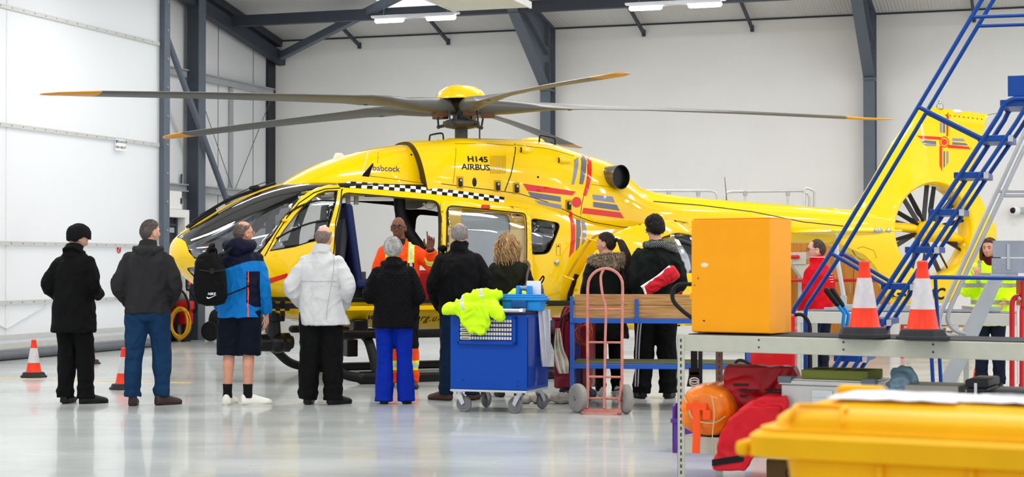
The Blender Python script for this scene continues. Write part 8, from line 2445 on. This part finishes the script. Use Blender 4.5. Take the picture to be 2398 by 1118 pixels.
# docking platform with silver guard rails
dk = thing('docking_platform', 'silver guard railed maintenance platform seen above and below the tail boom', 'platform', (X2(1700, 25.6), 25.6, 0), 0.0)
def DK(px, py, dy=0): q = at(px, py, 25.6 + dy); return V((q.x - dk.location.x, dy, q.z))
m_sv = mat('rail_silver', (206, 208, 210), 0.35, 0.4)
for pts in ([(1420, 447), (1515, 447), (1662, 447), (1674, 449), (1680, 458), (1680, 560)], [(1697, 560), (1697, 462), (1701, 452), (1712, 449), (1880, 447)], [(1884, 560), (1884, 445), (1888, 440), (1900, 444), (1907, 450), (1907, 560)], [(1881, 449), (1892, 454), (1896, 464), (1896, 560)]):
    b = MB(); b.tube([DK(*p) for p in pts], 0.021, 10); b.build('guard_rail', m_sv, dk)
for px in (1566, 1635, 1745, 1845):
    b = MB(); b.tube([DK(px, 448), DK(px, 600)], 0.019, 10); po = b.build('rail_post', m_sv, dk)
    b = MB(); b.cyl(DK(px, 459), DK(px, 447), 0.032, seg=12); b.build('clamp', m_rail, po)
b = MB(); z_ = DK(0, 596).z; b.box2((DK(1400, 0).x, 0, z_ - 0.07), (DK(1925, 0).x, 1.0, z_)); b.build('deck', m_rail, dk, smooth=False)
for px in (1450, 1640, 1878):
    b = MB(); q = DK(px, 600); b.box2((q.x - 0.05, 0, 0), (q.x + 0.05, 0.08, q.z)); b.build('post', mat('post_pale', (204, 204, 200), 0.5), dk, smooth=False)
b = MB(); q = DK(1848, 592); q2 = DK(1880, 620); b.box2((q.x, -0.3, q2.z), (q2.x, 0, q.z)); b.prism([(q.x, q2.z), (q2.x + 0.2, q2.z), (q2.x + 0.2, q2.z - 0.2), (q2.x, q2.z - 0.28)], -0.28, -0.02, 'y'); b.build('edge_box', mat('post_pale', (204, 204, 200)), dk, smooth=False, bevel=0.01)
b = MB(); q = DK(1845, 604); b.caps_tube([q + V((-0.3, -0.32, 0)), q + V((0.1, -0.32, 0.01))], [0.03, 0.03], 10); b.build('red_grip', m_rw, dk)
rr_ = thing('red_rail', 'thin red barrier rail running behind the man in the red fleece', 'barrier', (X2(1840, 24.6), 24.6, 0), 0.0)
b = MB(); za = at(0, 657, 24.6).z; b.tube([(0, 0, za), (1.75, 0, za)], 0.026, 10); b.build('rail', m_rw, rr_)
for x in (0.05, 1.7): b = MB(); b.tube([(x, 0, 0.0), (x, 0, za)], 0.026, 10); b.build('post', m_rw, rr_)
pr = thing('rope_hook', 'white rope and steel hook hanging beside the man in the red fleece', 'rope', (X2(1962, 21.0), 21.0, 0), 0)
b = MB(); b.tube(smooth_path([(-0.02, 0, 1.66), (0.0, 0, 1.4), (0.05, 0, 1.1), (0.07, 0, 0.98)], 5), 0.028, 8); b.build('rope', m_rag, pr)
b = MB(); b.box2((0.03, -0.02, 0.7), (0.11, 0.02, 0.98)); b.box2((-0.03, -0.012, 1.66), (0.0, 0.012, 1.76)); b.build('hook_block', m_rail, pr, bevel=0.01)
# pallets under the fin
for i in range(4):
    pl_ = thing('pallet', ['lowest', 'second', 'third', 'topmost'][i] + ' wooden pallet of the stack below the tail fin', 'pallet', (X2(2105, 26.2), 26.2, i * 0.145), RA, 'pallets stacked below the tail fin')
    m_pal = mat('pallet_pine', (222, 190, 150), 0.7, var=0.15, vscale=5)
    b = MB()
    for x in (0.0, 0.55, 1.1): b.box2((x, 0, 0.022), (x + 0.1, 0.9, 0.1))
    b.build('bearer', m_pal, pl_, smooth=False)
    b = MB()
    for k in range(5): b.box2((0, 0.2 * k, 0.1), (1.2, 0.2 * k + 0.1, 0.122))
    b.build('deck_board', m_pal, pl_, smooth=False)
    b = MB()
    for k in range(3): b.box2((0, 0.4 * k, 0.0), (1.2, 0.4 * k + 0.1, 0.022))
    b.build('base_board', m_pal, pl_, smooth=False)
# wall camera
wc = thing('security_camera', 'small white dome camera bracketed to the back wall at the right', 'camera', R((at(2378, 493, 29.3) - CORNER).dot(RM.to_3x3() @ V((1, 0, 0))), 0.0, at(2378, 493, 29.3).z), RA)
b = MB(); b.ell((-0.02, -0.18, 0), (0.11, 0.11, 0.1)); b.build('dome', m_white, wc)
b = MB(); b.ell((-0.04, -0.26, 0), (0.055, 0.04, 0.055)); b.build('lens', m_blk, wc)
b = MB(); b.box2((0.05, -0.12, -0.04), (0.2, -0.001, 0.06)); b.build('bracket', m_rail, wc, smooth=False, bevel=0.004)

# ---------------- red pressure washer with yellow cable, left
rw = thing('pressure_washer', 'red and black machine on a tube frame behind the man in jeans', 'machine', floor_at(420, 800), -0.25)
b = MB(); b.box2((-0.16, -0.12, 0.3), (0.2, 0.16, 0.62)); b.box2((-0.1, -0.14, 0.55), (0.24, 0.14, 0.72)); b.build('machine_body', m_rw, rw, bevel=0.03)
b = MB(); b.ell((0.02, 0, 0.78), (0.12, 0.11, 0.12)); b.build('motor_cover', mat('grey_motor', (120, 116, 118), 0.4, 0.3), rw)
for y in (-0.16, 0.16):
    b = MB(); b.tube(smooth_path([(-0.2, y, 0.05), (-0.18, y, 0.55), (-0.1, y, 0.88), (0.08, y, 0.92), (0.2, y, 0.8), (0.26, y, 0.62), (0.2, y, 0.5)], 4), 0.022, 10); b.build('frame_tube', m_blkm, rw)
b = MB(); b.tube(smooth_path([(-0.1, -0.2, 0.7), (0.06, -0.24, 0.6), (0.08, -0.25, 0.4), (-0.02, -0.24, 0.22), (-0.1, -0.22, 0.15)], 5), 0.03, 10); b.build('hose', m_blkm, rw)
b = MB(); b.cyl((-0.2, -0.18, 0.12), (-0.2, -0.12, 0.12), 0.12, seg=24); b.cyl((-0.2, 0.12, 0.12), (-0.2, 0.18, 0.12), 0.12, seg=24); b.build('wheel', m_blkm, rw)
b = MB(); b.box2((0.1, -0.14, 0.0), (0.16, 0.14, 0.3)); b.build('stand', m_blkm, rw)
hank('cable_coil', 'thick coil of yellow cable hanging on the front of the red machine', 'cable', floor_at(427, 800) + V((0.02, -0.32, 0.33)), [mat('cable_yellow', (228, 170, 10), 0.45), mat('cable_yellow_dark', (190, 136, 8), 0.45)], 22, 0.17, 0.26, 8, 0.0, 0.0085)
dt = thing('wheeled_tank', 'dark tank with a black wheel behind the nose of the helicopter', 'tank', floor_at(505, 800), RA)
b = MB(); b.caps_tube([(0.0, 0.3, 0.35), (0.5, 0.3, 0.35)], [0.28, 0.28], 20); b.box2((-0.05, 0.1, 0.05), (0.5, 0.5, 0.9)); b.build('tank_body', mat('dark_green_tank', (18, 34, 30), 0.5), dt, bevel=0.02)
b = MB(); b.lathe([(0.03, -.05), (.1, -.04), (.13, -.05), (.17, -.04), (.18, 0), (.17, .04), (.13, .05), (.1, .04), (.03, .05)], (-0.1, 0.0, 0.18), (0, 1, 0), 28); b.build('wheel', m_blkm, dt)

# ---------------- countable little pieces become parts of their own
def split_loose(o):
    me = o.data; n = len(me.vertices); par = list(range(n))
    def find(i):
        while par[i] != i: par[i] = par[par[i]]; i = par[i]
        return i
    for e in me.edges:
        a, b_ = find(e.vertices[0]), find(e.vertices[1])
        if a != b_: par[a] = b_
    isl = {}
    for p in me.polygons: isl.setdefault(find(p.vertices[0]), []).append(p)
    if len(isl) < 2 or len(isl) > 99: return
    for k, polys in enumerate(isl.values()):
        b = MB(); ids = sorted({v for p in polys for v in p.vertices}); mp = {v: i for i, v in enumerate(ids)}
        b.v = [tuple(me.vertices[i].co) for i in ids]; b.f = [tuple(mp[v] for v in p.vertices) for p in polys]; b.m = [p.material_index for p in polys]
        c = b.build(o.name.split('.')[0], list(me.materials), o.parent, angle=40)
        for md in o.modifiers:
            if md.type == 'BEVEL':
                m2 = c.modifiers.new('bevel', 'BEVEL'); m2.width = md.width; m2.segments = md.segments; m2.limit_method = 'ANGLE'; m2.angle_limit = md.angle_limit
        for ch in list(o.children): ch.parent = c
    bpy.data.objects.remove(o)
SPLIT = {'rivet', 'blade_bolt', 'corner_guard', 'drawer_pull', 'bolt_hole', 'paint_chip', 'bin_wheel', 'bearer', 'base_board', 'deck_board', 'wheel', 'position_light', 'cut_out', 'batten', 'floor_line', 'eyes', 'eyebrows', 'iris', 'pull_slot', 'rail_slot', 'print_line', 'seam', 'handle_bracket', 'lenses'}
for o in list(bpy.data.objects):
    if o.type == 'MESH' and o.name.split('.')[0] in SPLIT and o.parent is not None: split_loose(o)
for o in bpy.data.objects:
    nm = o.name.split('.')[0]
    if o.type == 'MESH' and nm in ('eyes', 'eyebrows'): o.name = nm[:-1]
# ================================================================== light, world, camera
cam = bpy.data.cameras.new('camera'); co = bpy.data.objects.new('camera', cam); COL.objects.link(co)
co.location = (0, 0, CAMH); co.rotation_euler = (PI / 2 + PITCH, 0, 0)
cam.sensor_width = 36; cam.lens = FPX / 2398 * 36; cam.clip_end = 200; cam.clip_start = 0.1
cam.dof.use_dof = True; cam.dof.focus_distance = 17.0; cam.dof.aperture_fstop = 4.2
SC.camera = co
w = bpy.data.worlds.new('World'); SC.world = w; w.use_nodes = True
bg = w.node_tree.nodes['Background']
bg.inputs[0].default_value = (0.9, 0.95, 1.0, 1); bg.inputs[1].default_value = 1.3
def area(loc, sx, sy, power, rot=(0, 0, 0), col=(1, 0.985, 0.965)):
    l = bpy.data.lights.new('hangar_lamp', 'AREA'); l.shape = 'RECTANGLE'; l.size = sx; l.size_y = sy; l.energy = power; l.color = col
    o = bpy.data.objects.new('hangar_lamp', l); COL.objects.link(o); o.location = loc; o.rotation_euler = rot
    return o
# rows of roof luminaires, parallel to the back wall
for bb, zl, pw in ((5.0, 6.15, 90), (9.5, 5.7, 120), (14.5, 5.7, 120), (20.0, 5.7, 120), (26.0, 5.7, 120)):
    for a in (3.5, 9.0, 14.5, 20.0, 25.5):
        area(R(a, bb, zl), 2.6, 0.5, pw, (0, 0, RA))
vs = SC.view_settings
SC.view_settings.view_transform = 'Standard'; vs.look = 'None'; vs.gamma = 1; vs.use_curve_mapping = False; vs.exposure = 0.08
